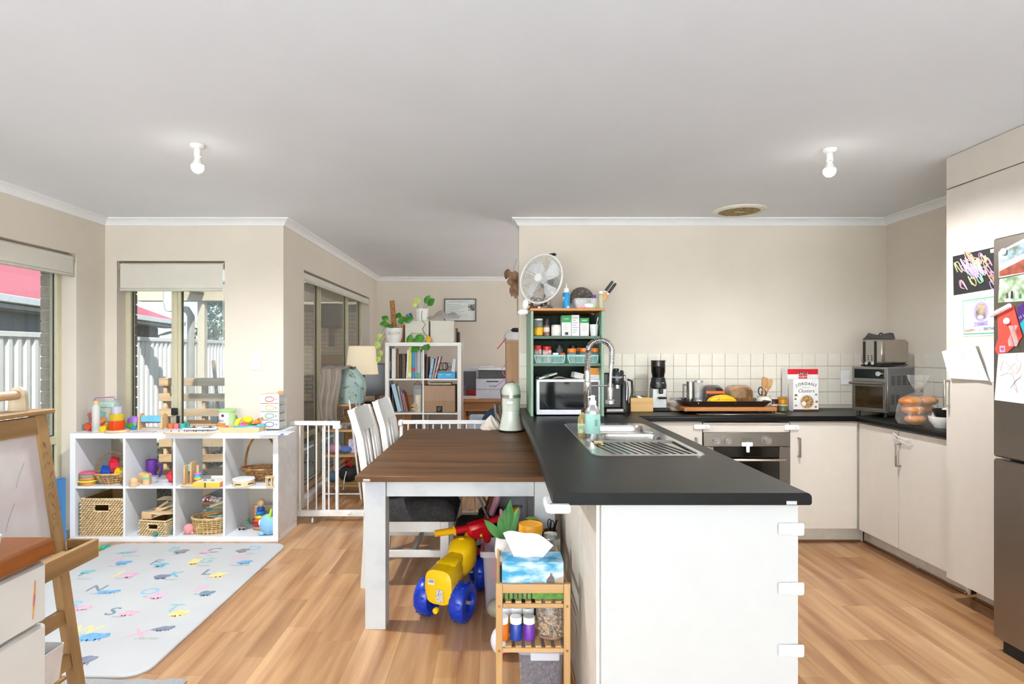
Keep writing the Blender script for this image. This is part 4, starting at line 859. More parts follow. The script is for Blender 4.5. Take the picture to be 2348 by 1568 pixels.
def clipjar(name, label, loc, r, h, fill, fh, k, stuff=None):
    t = thing(name, label, 'jar', loc); r *= k; h *= k
    M().lathe([(0, .002), (r*.9, .002), (r, r*.18), (r, h*.62), (r*.8, h*.76), (r*.78, h*.8)], 26).obj('glass_body', clear('ffffff', .86, .03), t)
    M().lathe([(0, .004), (r*.86, .004), (r*.94, r*.2), (r*.94, h*fh), (0, h*fh+.002)], 20).obj('contents', fill, t)
    M().lathe([(r*.84, h*.80), (r*.84, h*.83), (r*.78, h*.835)], 24).obj('seal', mat('c9c2b4', .6), t)
    M().lathe([(r*.84, h*.84), (r*.84, h*.88), (r*.6, h*.95), (0, h*.97)], 24).obj('glass_lid', clear('ffffff', .82, .03), t)
    b = M(); b.tube(ring_pts(r*.86, h*.79, 24), .0016, 5, True); b.tube([(r*.84, 0, h*.9), (r*1.06, 0, h*.86), (r*1.04, 0, h*.6), (r*.98, 0, h*.62)], .0016, 5); b.obj('wire_clip', CHROME, t)
    return t
clipjar('clip_top_jar', 'small glass clip-top jar with pale powder beside the cooktop', on(1549.5, 4.42, BZ1), 16, 33, mat('d9b896', .9), .22, 4.42/F)
# cooktop, timber cover board, black tray
ck = thing('cooktop', 'stainless cooktop set in the bench beneath the timber board', 'cooktop', (1.72, 4.33, BZ+.0005))
M().box(-.31, .31, -.21, .22, 0, .006, .003).obj('plate', STEEL, ck)
for x, y in ((-.16, -.08), (.08, -.08), (-.16, .11), (.08, .11)): M().lathe([(0, .007), (.075, .007), (.08, .012), (.07, .014), (0, .014)], 24, (x, y, 0)).obj('hotplate', BLACKM, ck)
for i in range(3): M().lathe([(0, .0065), (.016, .0065), (.014, .018), (0, .018)], 14, (.25, -.12+.07*i, 0)).obj('knob', BLACK, ck)
k = 4.17/F; bd = on(1675, 4.17, BZ+.0005+.02); b = M(); b.box(-106*k, 107*k, 0, .42, 0, 9*k, .003); b.obj('board_tmp', BLACK)
bo = bpy.data.objects['board_tmp']; bo.name = 'timber_board'; bo.data.materials.clear(); bo.data.materials.append(wood('a5642c', 'c98a4d', .4, axis='x')); bo.location = bd; bo.location.z = BZ+.0205; tag(bo, 'long timber board covering the cooktop under the black tray', 'board')
for x in (-.28, .28): M().cyl((x, .10, -.0135), (x, .10, 0), .012).obj('rubber_foot', BLACK, bo)
tz = bd.z+9*k+.0006; Yt = 4.22; k = Yt/F
t = thing('black_tray', 'long black tray holding bread and bananas on the timber board', 'tray', (0, 0, 0)); t.location = on(1669, Yt, tz)
A_ = rrect(-86*k, 86*k, 0, .30, .02); B_ = rrect(-101*k, 101*k, -.03, .33, .03); b = M(); bridge(b, [(x, y, 0) for x, y in A_], [(x, y, 13*k) for x, y in B_]); bridge(b, [(x, y, 13*k) for x, y in B_], [(x*.975, .15+(y-.15)*.95, 13*k) for x, y in B_]); bridge(b, [(x*.975, .15+(y-.15)*.95, 13*k) for x, y in B_], [(x*.99, y, .004) for x, y in A_]); b.add([(x*.99, y, .004) for x, y in A_], [tuple(range(len(A_)))]); b.add([(x, y, 0) for x, y in A_], [tuple(reversed(range(len(A_))))]); b.obj('pan', BLACK, t)
for x in (-70, 15): M().cyl((x*k, -.018, 9*k), (x*k, -.026, 9*k), .004).obj('rivet', CHROME, t)
TY = tz+.0045
# jugs on the tray
k = 4.35/F; t = thing('steel_jug', 'tall stainless jug with a square handle standing on the tray', 'jug', on(1583, 4.37, TY))
M().lathe([(0, 0), (9*k, 0), (9*k, 52*k), (8*k, 52*k), (8*k, 2*k), (0, 2*k)], 22).obj('body', mat('bdbcb8', .15, 1.0), t); M().tube([(-8*k, 0, 45*k), (-16*k, 0, 45*k), (-16*k, 0, 47*k), (-16*k, 0, 12*k)], .006, 8).obj('handle', BRUSH, t)
t = thing('glass_beaker', 'clear glass beaker with a lid beside the steel jug', 'beaker', on(1602, 4.36, TY))
M().lathe([(0, .001), (9*k, .001), (9*k, 50*k), (10*k, 52*k)], 22).obj('body', clear('ffffff', .82, .03, 'eef2f2'), t); M().lathe([(0, 51*k), (10*k, 51*k), (10*k, 55*k), (0, 56*k)], 20).obj('lid', mat('cfcdc9', .25, .7), t); M().lathe([(0, .003), (8*k, .003), (8*k, 8*k), (0, 11*k)], 16).obj('contents', mat('eeeae2', .6), t)
# bread
def loaf(label, x0, x1, yt, Y, m0, wrap, dep=.14, nm='bread_loaf', bands=None):
    k = Y/F; w_ = (x1-x0)*k/2; h = H-(yt-CY)*k-TY
    t = thing(nm, label, 'bread', on((x0+x1)/2, Y, TY))
    def body(sx, b, gr=1.0):
        prof = []
        for i in range(21):
            a = 2*PI*i/20-PI/2
            x = abs(math.cos(a))**.55*(1 if math.cos(a) >= 0 else -1)*w_*gr; z = h/2+abs(math.sin(a))**.6*(1 if math.sin(a) >= 0 else -1)*h/2*gr
            prof.append((x, max(.0005, z)))
        b.sheet(lambda u, v: (prof[min(20, int(round(u*20)))][0]*(1-.12*abs(2*v-1)**3), -.02+(dep*v), max(.0005, prof[min(20, int(round(u*20)))][1]*(1-.08*abs(2*v-1)**3)+.003*math.sin(v*11+u*8))), 20, 10)
        for vv in (0, 1):
            ring = [(prof[i][0]*.88, -.02+dep*vv, max(.0005, prof[i][1]*.92+.003*math.sin(vv*11+i/20*8))) for i in range(20)]; b.add(ring, [tuple(range(20)) if vv == 0 else tuple(reversed(range(20)))])
    b = M(); body(1, b); b.obj('loaf', m0, t, ang=60)
    b = M(); body(1, b, 1.035); b.obj('wrapper', wrap, t, ang=60)
    return t
l1 = loaf('bread loaf in a black and orange bag lying on the tray', 1613, 1660, 884, 4.33, mat('1f1b19', .5, col2='4a3f38', scale=25), clear('ffffff', .90, .12, 'c9c3bd'))
k = 4.33/F; b = M(); b.box(-20*k, 22*k, -.028, -.024, 26*k, 32*k, .001); b.obj('orange_band', mat('e0632a', .5), l1); M().box(-15*k, 20*k, -.028, -.0245, 8*k, 24*k, .001).obj('black_label', BLACK, l1); M().at(TR((3*k, -.0285, 14*k)) @ FRONT).text('ABBOTTS', 7*k).obj('label_lettering', mat('cfcac4', .5), l1, ang=0)
loaf('sliced brown loaf in a clear bag lying on the tray', 1672, 1727, 884, 4.34, mat('8f5f36', .8, col2='cfa26e', scale=34, bump=.3, bscale=60), clear('ffffff', .88, .10, 'e8e0d6'))
# bananas
YEL = mat('e6b412', .45, col2='4a3208', scale=30, lo=.56, hi=.70)
k = 4.27/F
for i, (dz, dy, sc) in enumerate(((0, 0, 1), (7, .018, .95), (13, .034, .88))):
    pts = []; rr = []
    for j in range(11):
        u = j/10; pts.append(((-34+68*u)*k*sc, dy-.012*math.sin(PI*u), (4.5+dz*(.3+.7*u*(1.4-u)))*k+.012*math.sin(PI*u)*(i > 0)+.010)); rr.append(.0175*math.sin(PI*min(1, max(0, .10+.84*u)))**.45*(.5 if j in (0,) else 1))
    b = M(); b.tube(pts, [max(.003, r) for r in rr], 9); o = b.obj('banana', YEL, ang=50); o.location = on(1656, 4.255, TY); tag(o, ('lowest', 'middle', 'uppermost')[i]+' ripe yellow banana of the bunch on the tray', 'banana', 'bananas on the tray')
    M().ell(pts[0], .004, 8, 6).obj('tip', mat('2b1c0c', .8), o)
# utensil crock
t = thing('utensil_crock', 'cream ceramic crock holding wooden spatulas', 'crock', on(1752, 4.38, TY)); k = 4.38/F
M().lathe([(0, 0), (15*k, 0), (17*k, 6*k), (16*k, 12*k), (13*k, 16*k), (14*k, 19*k), (12.5*k, 19*k), (11.5*k, 15*k), (14*k, 8*k), (0, 2*k)], 24).obj('body', mat('e8dfd0', .3), t)
for i, (x0, x1, yt, wd, lb, tines) in enumerate(((-4, -1, 62, 5.5, 'wooden spoon with a round head in the crock', 0), (-2, 5, 60, 6, 'wooden slotted spatula in the middle of the crock', 2), (2, 18, 56, 6.5, 'wooden slotted turner leaning out of the crock', 3))):
    b = M(); d = Vector(((x1-x0)*k, .01*i-.005, (yt-6)*k)); a = math.atan2(d.x, d.z); L_ = d.length
    T0 = TR((x0*k, -.005+.008*i, 6*k), (0, a, 0)); b.at(T0)
    b.cyl((0, 0, 0), (0, 0, L_*.55), .004, .005, 10)
    hw = wd*k*.85
    pl = [(-.005, L_*.5), (.005, L_*.5), (hw, L_*.68), (hw, L_*.95), (hw*.6, L_), (-hw*.6, L_), (-hw, L_*.95), (-hw, L_*.68)]
    if tines == 0: b.at(T0 @ FRONT).prism(pl, -.003, .003)
    else:
        hs = [[(-hw*.7+hw*1.4*(q+.3)/tines-.0014+0.0, L_*.70), (-hw*.7+hw*1.4*(q+.3)/tines+.0014, L_*.70), (-hw*.7+hw*1.4*(q+.3)/tines+.0014, L_*.92), (-hw*.7+hw*1.4*(q+.3)/tines-.0014, L_*.92)] for q in range(tines)]
        vs, fs = flat_with_holes(pl, hs, 0)
        b.at(T0 @ TR((0, -.0015, 0)) @ FRONT).add(vs, fs); b.at(T0 @ TR((0, .0015, 0)) @ FRONT).add(vs, [f[::-1] for f in fs])
    o = b.obj('spatula', wood('a8763e', 'd3a468', .55, axis='z')); o.location = t.location; tag(o, lb, 'spatula', 'utensils in the crock')
b = M(); b.tube([(-8*k+5*k*math.cos(a), 0, 30*k+9*k*math.sin(a)) for a in [2*PI*i/16 for i in range(16)]], .0045, 8, True); b.tube([(0+4.5*k*math.cos(a), .003, 26*k+7*k*math.sin(a)) for a in [2*PI*i/16 for i in range(16)]], .0045, 8, True); b.box(-5*k, -1*k, -.001, .004, 4*k, 20*k, .001); o = b.obj('scissors', mat('2c3350', .4)); o.location = t.location; tag(o, 'scissors with dark blue handles in the crock', 'scissors')
# spice tubs, cereal
for i, (x, Y, z, c1, cl, lb) in enumerate(((1773.5, 4.44, 0, 'b5562c', 'd8cfc2', 'lower orange-brown spice tub beside the crock'), (1773.5, 4.44, 15.5, '5a2a1c', 'd8cfc2', 'upper dark spice tub stacked beside the crock'), (1794.5, 4.40, 0, '6f7a4f', 'c9b78e', 'lower olive spice tub next to the cereal'), (1794.5, 4.40, 16.5, 'd9930f', 'b07a22', 'upper yellow spice tub next to the cereal'))):
    k = Y/F; jar(lb, x, Y, BZ1+z*k, 10, 15 if i < 2 else 16, clear('ffffff', .5, .06, c1), mat(cl, .45), 4, nm='spice_tub', group='stacked spice tubs', fill=(mat(c1, .8), .9))
WB = mat('f1efec', .5)
cb_ = carton('tall white cereal box with a red top at the back of the bench', 1806, 1875.5, 846, 4.50, BZ1, .09, WB, bands=((.87, 1, 0, 1, mat('d3202a', .45)), (.74, .92, .36, .65, mat('d3202a', .45))), texts=(('UNCLE', .505, .885, .075, WHT), ('TOBYS', .505, .805, .075, WHT)), nm='cereal_box')
cb_.rotation_euler = (0, 0, 0)
cj = carton('smaller white cereal box with a bowl of clusters printed on the front', 1819, 1877, 869, 4.38, BZ1, .07, WB, bands=((0, .06, 0, 1, mat('5b3322', .5)),), nm='cereal_box')
k = 4.38/F; ww = 58*k; hh = H-(869-CY)*k-BZ1; BR_ = mat('3b2418', .6)
b = M()
for i, ch in enumerate('JORDANS'):
    u = (i-3)/3; b.at(TR((u*ww*.38, -.0009, hh*(.80+.055*(1-u*u))), (0, 0, 0)) @ FRONT @ Matrix.Rotation(-u*.45, 4, 'Z')).text(ch, hh*.125, bold=.01)
b.obj('lettering', BR_, cj, ang=0)
M().at(TR((0, -.0009, hh*.63)) @ FRONT).text('Clusters', hh*.15, shear=.25).obj('lettering', BR_, cj, ang=0); M().at(TR((0, -.0009, hh*.735)) @ FRONT).text('CRUNCHY OAT', hh*.035).obj('lettering', BR_, cj, ang=0)
T0 = TR((ww*.04, -.0008, hh*.29)) @ FRONT
M(T0).lathe([(0, 0), (hh*.235, 0), (hh*.235, .0002)], 28).obj('printed_bowl', mat('e9e0d2', .5), cj, ang=0); M(T0).lathe([(0, .0004), (hh*.20, .0004), (hh*.20, .0005)], 28).obj('printed_cereal', mat('8a5a34', .6, col2='d3a873', scale=90, lo=.42, hi=.58), cj, ang=0)
M(T0).lathe([(0, .0007), (hh*.07, .0007), (hh*.07, .0008)], 18, (-hh*.10, -hh*.05, 0)).obj('printed_milk', mat('f3efe8', .5), cj, ang=0)
for x, y, s in ((-.40, .50, .05), (-.42, .38, .04), (.40, .52, .035), (.42, .30, .045), (-.40, .18, .035), (.38, .14, .04)): M().at(TR((ww*x, -.0008, hh*y)) @ FRONT).prism([(-hh*s, -hh*s*.6), (hh*s*.8, -hh*s*.7), (hh*s, hh*s*.4), (-hh*s*.5, hh*s*.8)], 0, .0003).obj('printed_chunk', mat('6a3f24', .6, col2='b98454', scale=120), cj, ang=0)
# ---- right bench: bench oven, toaster, cable, buns, bowl
OB = mat('a7a39d', .3, .9, var=.03)
a0 = on(1953, 4.14, BZ1); a1 = on(2036, 3.93, BZ1)
rz = math.atan2(a1.y-a0.y, a1.x-a0.x)
bo_ = thing('bench_oven', 'stainless air-fryer bench oven standing in the kitchen corner', 'oven', a0, rz); w_ = (a1-a0).length; k = 4.04/F; h0, h1 = 10*k, 113*k; dd = .34
M().box(0, w_, .014, dd, h0, h1, .008).obj('body', mat('77777a', .4, .4), bo_)
M().box(0, w_, 0, .013, h0, h1, .004).obj('front_frame', OB, bo_)
M().box(w_*.08, w_*.90, -.003, .0, h1-26*k, h1-5*k, .002).obj('display', mat('121213', .1), bo_)
b = M(); b.cyl((w_*.78, -.003, h1-15*k), (w_*.78, -.022, h1-15*k), .018, .016, 20); b.obj('knob', CHROME, bo_)
M().box(w_*.04, w_*.97, -.006, -.0005, h0+3*k, h1-31*k, .003).obj('door', mat('8b867f', .3, .9), bo_); M().box(w_*.12, w_*.88, -.0085, -.0062, h0+10*k, h1-44*k, .002).obj('door_glass', mat('1e1710', .06, spec=.7, col2='3a2a15', scale=6), bo_)
b = M(); zz = h1-37*k; b.tube([(w_*.02, -.008, zz), (w_*.04, -.045, zz), (w_*.84, -.045, zz), (w_*.88, -.008, zz)], .008, 8); b.obj('door_handle', BRUSH, bo_)
b = M()
for g in range(4):
    for i in range(6): b.box(w_+.0002, w_+.0016, .04+.07*g, .085+.07*g, h1-22*k-i*.011, h1-22*k-i*.011+.004)
for g in range(2):
    for i in range(6): b.box(w_+.0002, w_+.0016, .04+.06*g, .075+.06*g, h0+20*k+i*.011, h0+20*k+i*.011+.004)
b.obj('vent_slots', BLACKM, bo_, ang=0, kind='stuff')
for x in (.03, w_-.03):
    for y in (.03, dd-.03): M().cyl((x, y, 0), (x, y, h0+.002), .012).obj('foot', BLACK, bo_)
zo = BZ1+h1+.0006
c = a0.lerp(a1, .12)+Vector((.05, .04, 0)); c.z = zo
ts = thing('toaster', 'brushed steel long-slot toaster on top of the bench oven', 'toaster', c, rz+.05); k = 4.1/F; tw, td, th = .135, .36, 62*k
M().box(.004, tw+.02, .004, td-.004, .003, .016, .005).obj('base', BLACK, ts)
M().box(0, tw+.024, 0, td, .0165, th, .018).obj('body', mat('b5aea3', .33, .85, var=.03), ts)
for x in (.032, .105): M().box(x-.009, x+.009, -.0025, .0, .030, th-.012, .004).obj('lever_slot', BLACK, ts)
for x in (.05, .09):
    M().cyl((x, 0, .024), (x, -.010, .024), .011).obj('dial', CHROME, ts)
b = M()
for x in (.058, .082):
    for z in (.048, .062, .076): b.cyl((x, 0, z), (x, -.004, z), .004, n=8)
b.obj('push_buttons', BLACK, ts, kind='stuff')
for y in (.06, .26): M().box(.035, .052, y, y+.12, th+.0001, th+.0016).obj('bread_slot', BLACKM, ts); M().box(.105, .122, y, y+.12, th+.0001, th+.0016).obj('bread_slot', BLACKM, ts)
for x in (.02, tw):
    for y in (.03, td-.03): M().cyl((x, y, 0), (x, y, .004), .008).obj('foot', BLACK, ts)
cbp = c+Vector((.20, .10, th+.0016)); b = M(); CABM = mat('4a4644', .6)
for i in range(5):
    pts = []
    for j in range(25):
        a = 2*PI*j/24; x = .105*math.cos(a)*(1-.06*i); y = .018*math.sin(a)*(1+.3*i)
        pts.append((x, y+.006*i, .008+.009*i*(.4+.6*abs(math.cos(a)))+.003*math.sin(3*a+i)))
    b.tube(pts[:-1], .0068, 6, True)
single(b, 'folded_cable', CABM, 'dark bundled power cable folded on top of the toaster', 'cable', cbp, rz)
bpy.data.objects['folded_cable']['kind'] = 'thing'; del bpy.data.objects['folded_cable']['kind']
M().lathe([(.024, -.006), (.028, 0), (.024, .006)], 12, (.01, .012, .026), rot=(0, PI/2, 0)).obj('cable_tie', BLACK, bpy.data.objects['folded_cable'])
# bag of buns
Yb = 3.60; k = Yb/F; bc = on(2105, Yb, BZ1); bag = thing('bag_of_buns', 'clear knotted plastic bag of bread buns beside the bench oven', 'bag', bc)
def bagf(u, v):
    a = 2*PI*u
    pr_ = [(40, 0), (46, 12), (44, 28), (41, 45), (34, 60), (14, 70), (4, 74), (10, 84), (17, 98), (21, 112)]
    j = min(8, int(v*9)); f = v*9-j; r = pr_[j][0]*(1-f)+pr_[j+1][0]*f; z = pr_[j][1]*(1-f)+pr_[j+1][1]*f
    wv = 1+.05*math.sin(7*a+3*v)+(.16*math.sin(11*a) if v > .7 else 0)
    return (r*k*math.cos(a)*wv, .75*r*k*math.sin(a)*wv, z*k+.001)
M().sheet(bagf, 40, 27).obj('bag', clear('ffffff', .89, .10, 'efe9e2'), bag, ang=60)
M().box(2*k, 22*k, -.115, -.112, 4*k, 32*k, .001).obj('paper_tag', mat('eeeeec', .6), bag); M().box(2*k, 22*k, -.116, -.1152, 30*k, 32*k).obj('yellow_strip', mat('f2c318', .5), bag); lines(bag, 4*k, 20*k, 8*k, 27*k, -.1154)
BUN = mat('a8602a', .45, col2='d2904a', scale=9, lo=.4, hi=.7)
for i, (x, y, z, r, lb) in enumerate(((-14, -.03, 12, 19, 'lowest'), (-16, -.02, 33, 21, 'middle'), (-20, -.01, 52, 21, 'upper left'), (20, 0, 53, 20, 'upper right'), (20, .03, 33, 20, 'back right'))):
    b = M(); b.ell((0, 0, 0), (r*k*1.18, r*k*1.0, 11.5*k if i else 12*k), 18, 10); single(b, 'bread_bun', BUN, lb+' golden bun inside the knotted bag', 'bun', bc+Vector((x*k, y, z*k+.001)), 0, 'buns in the bag')
Yc = 3.42; k = Yc/F; bw = thing('serving_bowl', 'white speckled bowl beside the pantry', 'bowl', on(2163, Yc, BZ1))
M().lathe([(0, 0), (18*k, 0), (19*k, 3*k), (27*k, 14*k), (29*k, 26*k), (28*k, 26*k), (25*k, 14*k), (15*k, 4*k), (0, 4*k)], 28).obj('body', mat('e9e7e3', .35, var=.06, scale=60), bw)
t = thing('mortar_bowl', 'black bowl with a pale pestle nested in the white bowl', 'bowl', on(2166, Yc, BZ1+20*k))
M().lathe([(0, 0), (14*k, 0), (21*k, 12*k), (24*k, 23*k), (22*k, 23*k), (18*k, 11*k), (0, 3*k)], 24).obj('body', BLACK, t); M().cyl((0, -.02, 6*k), (-7*k, -.03, 24*k), 5.5*k, 7*k).obj('pestle', mat('d9d6cf', .5), t)
# ------------------------------------------------------------------ ceiling lights and vent
for x, y, lb in ((453, 332, 'bare white bulb in a ceiling socket above the play corner'), (1902, 342, 'bare white bulb in a ceiling socket above the kitchen')):
    p = P(x, y, F*(CEIL-H)/(CY-y)); p.z = CEIL
    t = thing('ceiling_bulb', lb, 'light', p, 0, 'bare ceiling bulbs')
    M().lathe([(0, -.0005), (.036, -.0005), (.037, -.006), (.030, -.018), (.018, -.024), (0, -.024)], 24).obj('ceiling_rose', mat('f2f2f0', .4), t)
    M().lathe([(0, -.024), (.0165, -.024), (.0175, -.06), (.015, -.061), (0, -.061)], 18).obj('socket', mat('eceae4', .4), t)
    M().lathe([(.0150, -.0612), (.0158, -.063), (.0150, -.065)], 18).obj('collar', mat('4a443a', .6), t)
    M().lathe([(.0155, -.0655), (.016, -.075), (.024, -.096), (.029, -.104)], 20).obj('bulb_neck', mat('e9e9e6', .4), t)
    M().lathe([(.029, -.104), (.031, -.113), (.0285, -.126), (.020, -.138), (.009, -.1435), (0, -.1445)], 22).obj('bulb_dome', mat('ffffff', .5, emis='fff7ea', es=14.0), t)
    lo = lamp('bulb_light', 'SPOT', p+Vector((0, 0, -.152)), 95 if x < 1000 else 60, (.94, .97, 1.0), spot_size=math.radians(168), spot_blend=.6, shadow_soft_size=.03)
c = P(1695, 482, F*(CEIL-H)/(CY-482)); c.z = CEIL
t = thing('ceiling_vent', 'round cream exhaust vent with a dusty grille in the kitchen ceiling', 'vent', c)
M().lathe([(.19, -.0005), (.19, -.006), (.182, -.012), (.150, -.016), (.146, -.012), (.146, -.006)], 40).obj('rim', mat('ebe6da', .5), t)
M().lathe([(0, -.004), (.147, -.004)], 30).obj('backing', mat('6b5a3e', .9), t)
b = M()
for i in range(17):
    x = -.136+.017*i; h = math.sqrt(max(0, .144**2-x*x)); b.box(x-.0018, x+.0018, -h, h, -.013, -.006)
for i in range(9):
    y = -.13+.0325*i; h = math.sqrt(max(0, .144**2-y*y)); b.box(-h, h, y-.0022, y+.0022, -.0125, -.0065)
b.obj('grille', mat('b09a6c', .9, var=.2, scale=40), t, ang=0, kind='stuff'); M().box(-.035, .035, -.012, .012, -.0145, -.013).obj('name_plate', mat('d9d0b4', .6), t)
# ------------------------------------------------------------------ cube shelf
SX0, SX1, SY0, SY1, SH = -3.027, -1.551, 4.17, 4.56, .77
cs = thing('cube_shelf', 'low white eight-cube open shelf under the small window, full of toys', 'shelf', (SX0, SY0, 0)); W = SX1-SX0; D = SY1-SY0; SHW = mat('eef0f3', .35, var=.008)
M().box(0, W, 0, D, SH-.038, SH, .001).obj('top_board', SHW, cs); M().box(0, W, 0, D, 0, .038, .001).obj('bottom_board', SHW, cs)
for x in (0, W-.038): M().box(x, x+.038, 0, D, .0385, SH-.0385, .001).obj('side_panel', mat('e3e2e2', .4) if x else SHW, cs)
CW = (W-.076-.048)/4; CHH = (SH-.076-.016)/2
for i in range(3): x = .038+CW*(i+1)+.016*i; M().box(x, x+.016, .001, D-.001, .0385, SH-.0385, .0008).obj('divider', SHW, cs)
for i in range(4): x = .038+(CW+.016)*i; M().box(x+.0005, x+CW-.0005, .002, D-.002, .038+CHH, .038+CHH+.016, .0008).obj('shelf_board', SHW, cs)
for y, z in ((.03, .74), (.36, .74), (.03, .03), (.36, .05)): M().cyl((W, y, z), (W+.0012, y, z), .004, n=10).obj('cam_cap', mat('6b6a68', .6), cs)
ZT, ZM, ZL = SH+.0006, .038+CHH+.0166, .0386
def gt(x, y, z): return G(x, y, z)      # point on a surface at height z under a photo pixel
WOODL = wood('cfa877', 'e8cda4', .55, axis='x'); WOODZ = wood('c9a06e', 'e3c397', .55, axis='z')
def col(c, r=.4, **k): return mat(c, r, **k)
# ---- toys on top
c = gt(240, 985, ZT); k = K(c.y); t = thing('toy_bag', 'clear carry bag packed with colourful plastic building pieces on the shelf top', 'toy bag', c)
A_ = rrect(-31*k, 31*k, -.05, .05, .02); b = M(); bridge(b, [(x, y, 0) for x, y in A_], [(x*1.02, y, 68*k) for x, y in A_]); b.add([(x*1.02, y, 68*k) for x, y in A_], [tuple(range(len(A_)))]); b.obj('bag', clear('ffffff', .90, .08, 'cfe6dd'), t)
b = M(); b.tube([(-24*k, 0, 67*k), (-20*k, 0, 73*k), (20*k, 0, 75*k), (26*k, 0, 67*k)], .004, 6); b.obj('handle', mat('b06fb8', .5), t)
M().box(-16*k, 26*k, -.035, .045, 50*k, 64*k, .01).obj('pale_green_tub', mat('b9d8cc', .5), t)
cols = ['e8491d', 'f08a1c', 'd02020', 'f3c21b', '6fb7c4', '49a8a0', 'e8491d', 'f08a1c', '8cc6cf', 'f3c21b', 'd02020', '7fc0b8']
for i in range(12):
    b = M(); s = rnd.uniform(10, 13)*k; b.cb((0, 0, 0), (s*1.6, s*1.2, s), .002, rot=(rnd.uniform(-.6, .6), rnd.uniform(-.6, .6), rnd.uniform(0, 3)))
    b.cyl((0, 0, s*.4), (0, 0, s*.75), s*.3, n=8); o = b.obj('building_piece', mat(cols[i], .35)); o.location = c+Vector(((-24+12.2*(i % 5))*k, -.035+.02*(i % 3), (8+13*(i//5))*k)); tag(o, ['orange-red', 'orange', 'red', 'yellow', 'pale blue', 'teal', 'orange-red', 'orange', 'pale blue', 'yellow', 'red', 'mint'][i]+' building piece in the '+('bottom', 'middle', 'top')[i//5]+' layer inside the clear carry bag', 'toy', 'building pieces in the clear bag')
c = gt(220, 991, ZT); k = K(c.y); t = thing('toy_bottle', 'tall clear sensory bottle with a wooden stopper in front of the clear bag', 'bottle', c)
M().lathe([(0, 0), (8*k, 0), (8.3*k, 2*k), (8.3*k, 58*k), (6*k, 63*k), (0, 63*k)], 18).obj('body', clear('f2f6f4', .5, .05, 'eef2ee'), t); M().lathe([(0, 63*k), (5.5*k, 63*k), (6*k, 72*k), (0, 73*k)], 16).obj('stopper', WOODZ, t); M().lathe([(0, 1*k), (7.6*k, 1*k), (7.6*k, 5*k), (0, 6*k)], 14).obj('yellow_sand', mat('e8c74a', .9), t); M().lathe([(0, 6.1*k), (7.5*k, 6.1*k), (6*k, 14*k), (2*k, 20*k), (0, 21*k)], 7).obj('teal_gems', mat('3fa095', .4), t)
c = gt(239, 990, ZT); single(M().box(-.022, .022, -.022, .022, 0, .042, .003), 'toy_block', col('f2c21c'), 'yellow plastic cube in front of the clear bag', 'block', c)
c = gt(268, 990, ZT); k = K(c.y); t = thing('stacking_cylinder_toy', 'stacked orange, yellow and clear acrylic cylinders on a round wooden base', 'toy', c)
M().lathe([(0, 0), (24*k, 0), (25*k, 2*k), (24*k, 5*k), (0, 5*k)], 28).obj('base', WOODL, t)
for r, z0_, z1_, cc, th in ((16.5, 5, 26, 'f0520f', .35), (14.5, 26, 42, 'f0d83c', .5), (12, 42, 58, 'f0eef6', .72)): M().lathe([(0, z0_*k+.0003), (r*k, z0_*k+.0003), (r*k, z1_*k), (r*.93*k, z1_*k), (r*.93*k, z0_*k+.004)], 26).obj('cylinder', clear(cc, th, .05, cc), t)
c = gt(302, 984, ZT); k = K(c.y); t = thing('turtle_toy', 'plastic turtle toy with a purple shell and green body', 'toy', c)
M().box(-14*k, 14*k, -.03, .03, 3*k, 16*k, .008).obj('body', col('5fae2c'), t); M().ell((4*k, 0, 17*k), (14*k, .03, 14*k), 18, 10).obj('shell', col('9a6fc4'), t); M().ell((-11*k, -.01, 10*k), (6*k, .018, 7*k), 14, 8).obj('head', col('7cc23a'), t)
for x in (-8, 10): M().cyl((x*k, -.032, 5*k), (x*k, -.024, 5*k), 5*k, n=14).obj('wheel', col('2f8fc4'), t)
M().cyl((-15*k, -.028, 12*k), (-15*k, -.030, 12*k), 1.5*k, n=10).obj('eye', BLACK, t)
c = gt(352, 983, ZT); k = K(c.y); t = thing('spinning_drum_toy', 'wooden spinning drum toy with blue and mauve panels', 'toy', c)
for x in (-27, 25):
    M().at(TR((x*k, 0, 0)) @ Matrix(((0, 0, 1, 0), (1, 0, 0, 0), (0, 1, 0, 0), (0, 0, 0, 1)))).prism([(-.045, 0), (.045, 0)]+[(.036*math.cos(a)*1.05, .075+.042*math.sin(a)) for a in [PI*i/12 for i in range(13)]], -.006, .006).obj('end_board', WOODZ, t)
M().cyl((-27*k, 0, 22*k), (25*k, 0, 22*k), .004).obj('axle', WOODL, t)
b = M(); pl = [Vector((0, .036*math.cos(a), 22*k+.036*math.sin(a))) for a in [PI/2*i+.5 for i in range(5)]]
for i in range(4):
    a_, b_ = pl[i], pl[i+1]; bb = M(); n_ = (b_-a_).cross(Vector((1, 0, 0))).normalized()*.003
    bb.add([(-24*k, a_.y, a_.z), (22*k, a_.y, a_.z), (22*k, b_.y, b_.z), (-24*k, b_.y, b_.z), (-24*k, a_.y-n_.y, a_.z-n_.z), (22*k, a_.y-n_.y, a_.z-n_.z), (22*k, b_.y-n_.y, b_.z-n_.z), (-24*k, b_.y-n_.y, b_.z-n_.z)], [(0, 1, 2, 3), (7, 6, 5, 4), (0, 4, 5, 1), (2, 6, 7, 3), (0, 3, 7, 4), (1, 5, 6, 2)]); bb.obj('panel', col(['e0d6c8', '6fb9d6', '9c86b4', 'e6c9a0'][i]), t)
M().box(-32*k, 30*k, -.012, .012, 0, 2.5*k, .002).obj('foot', WOODL, t)
single(M().box(-.075, .075, -.03, .03, 0, .006, .002), 'picture_book', col('d9b9c0'), 'thin pink board book lying in front of the spinning drum', 'book', gt(330, 991, ZT))
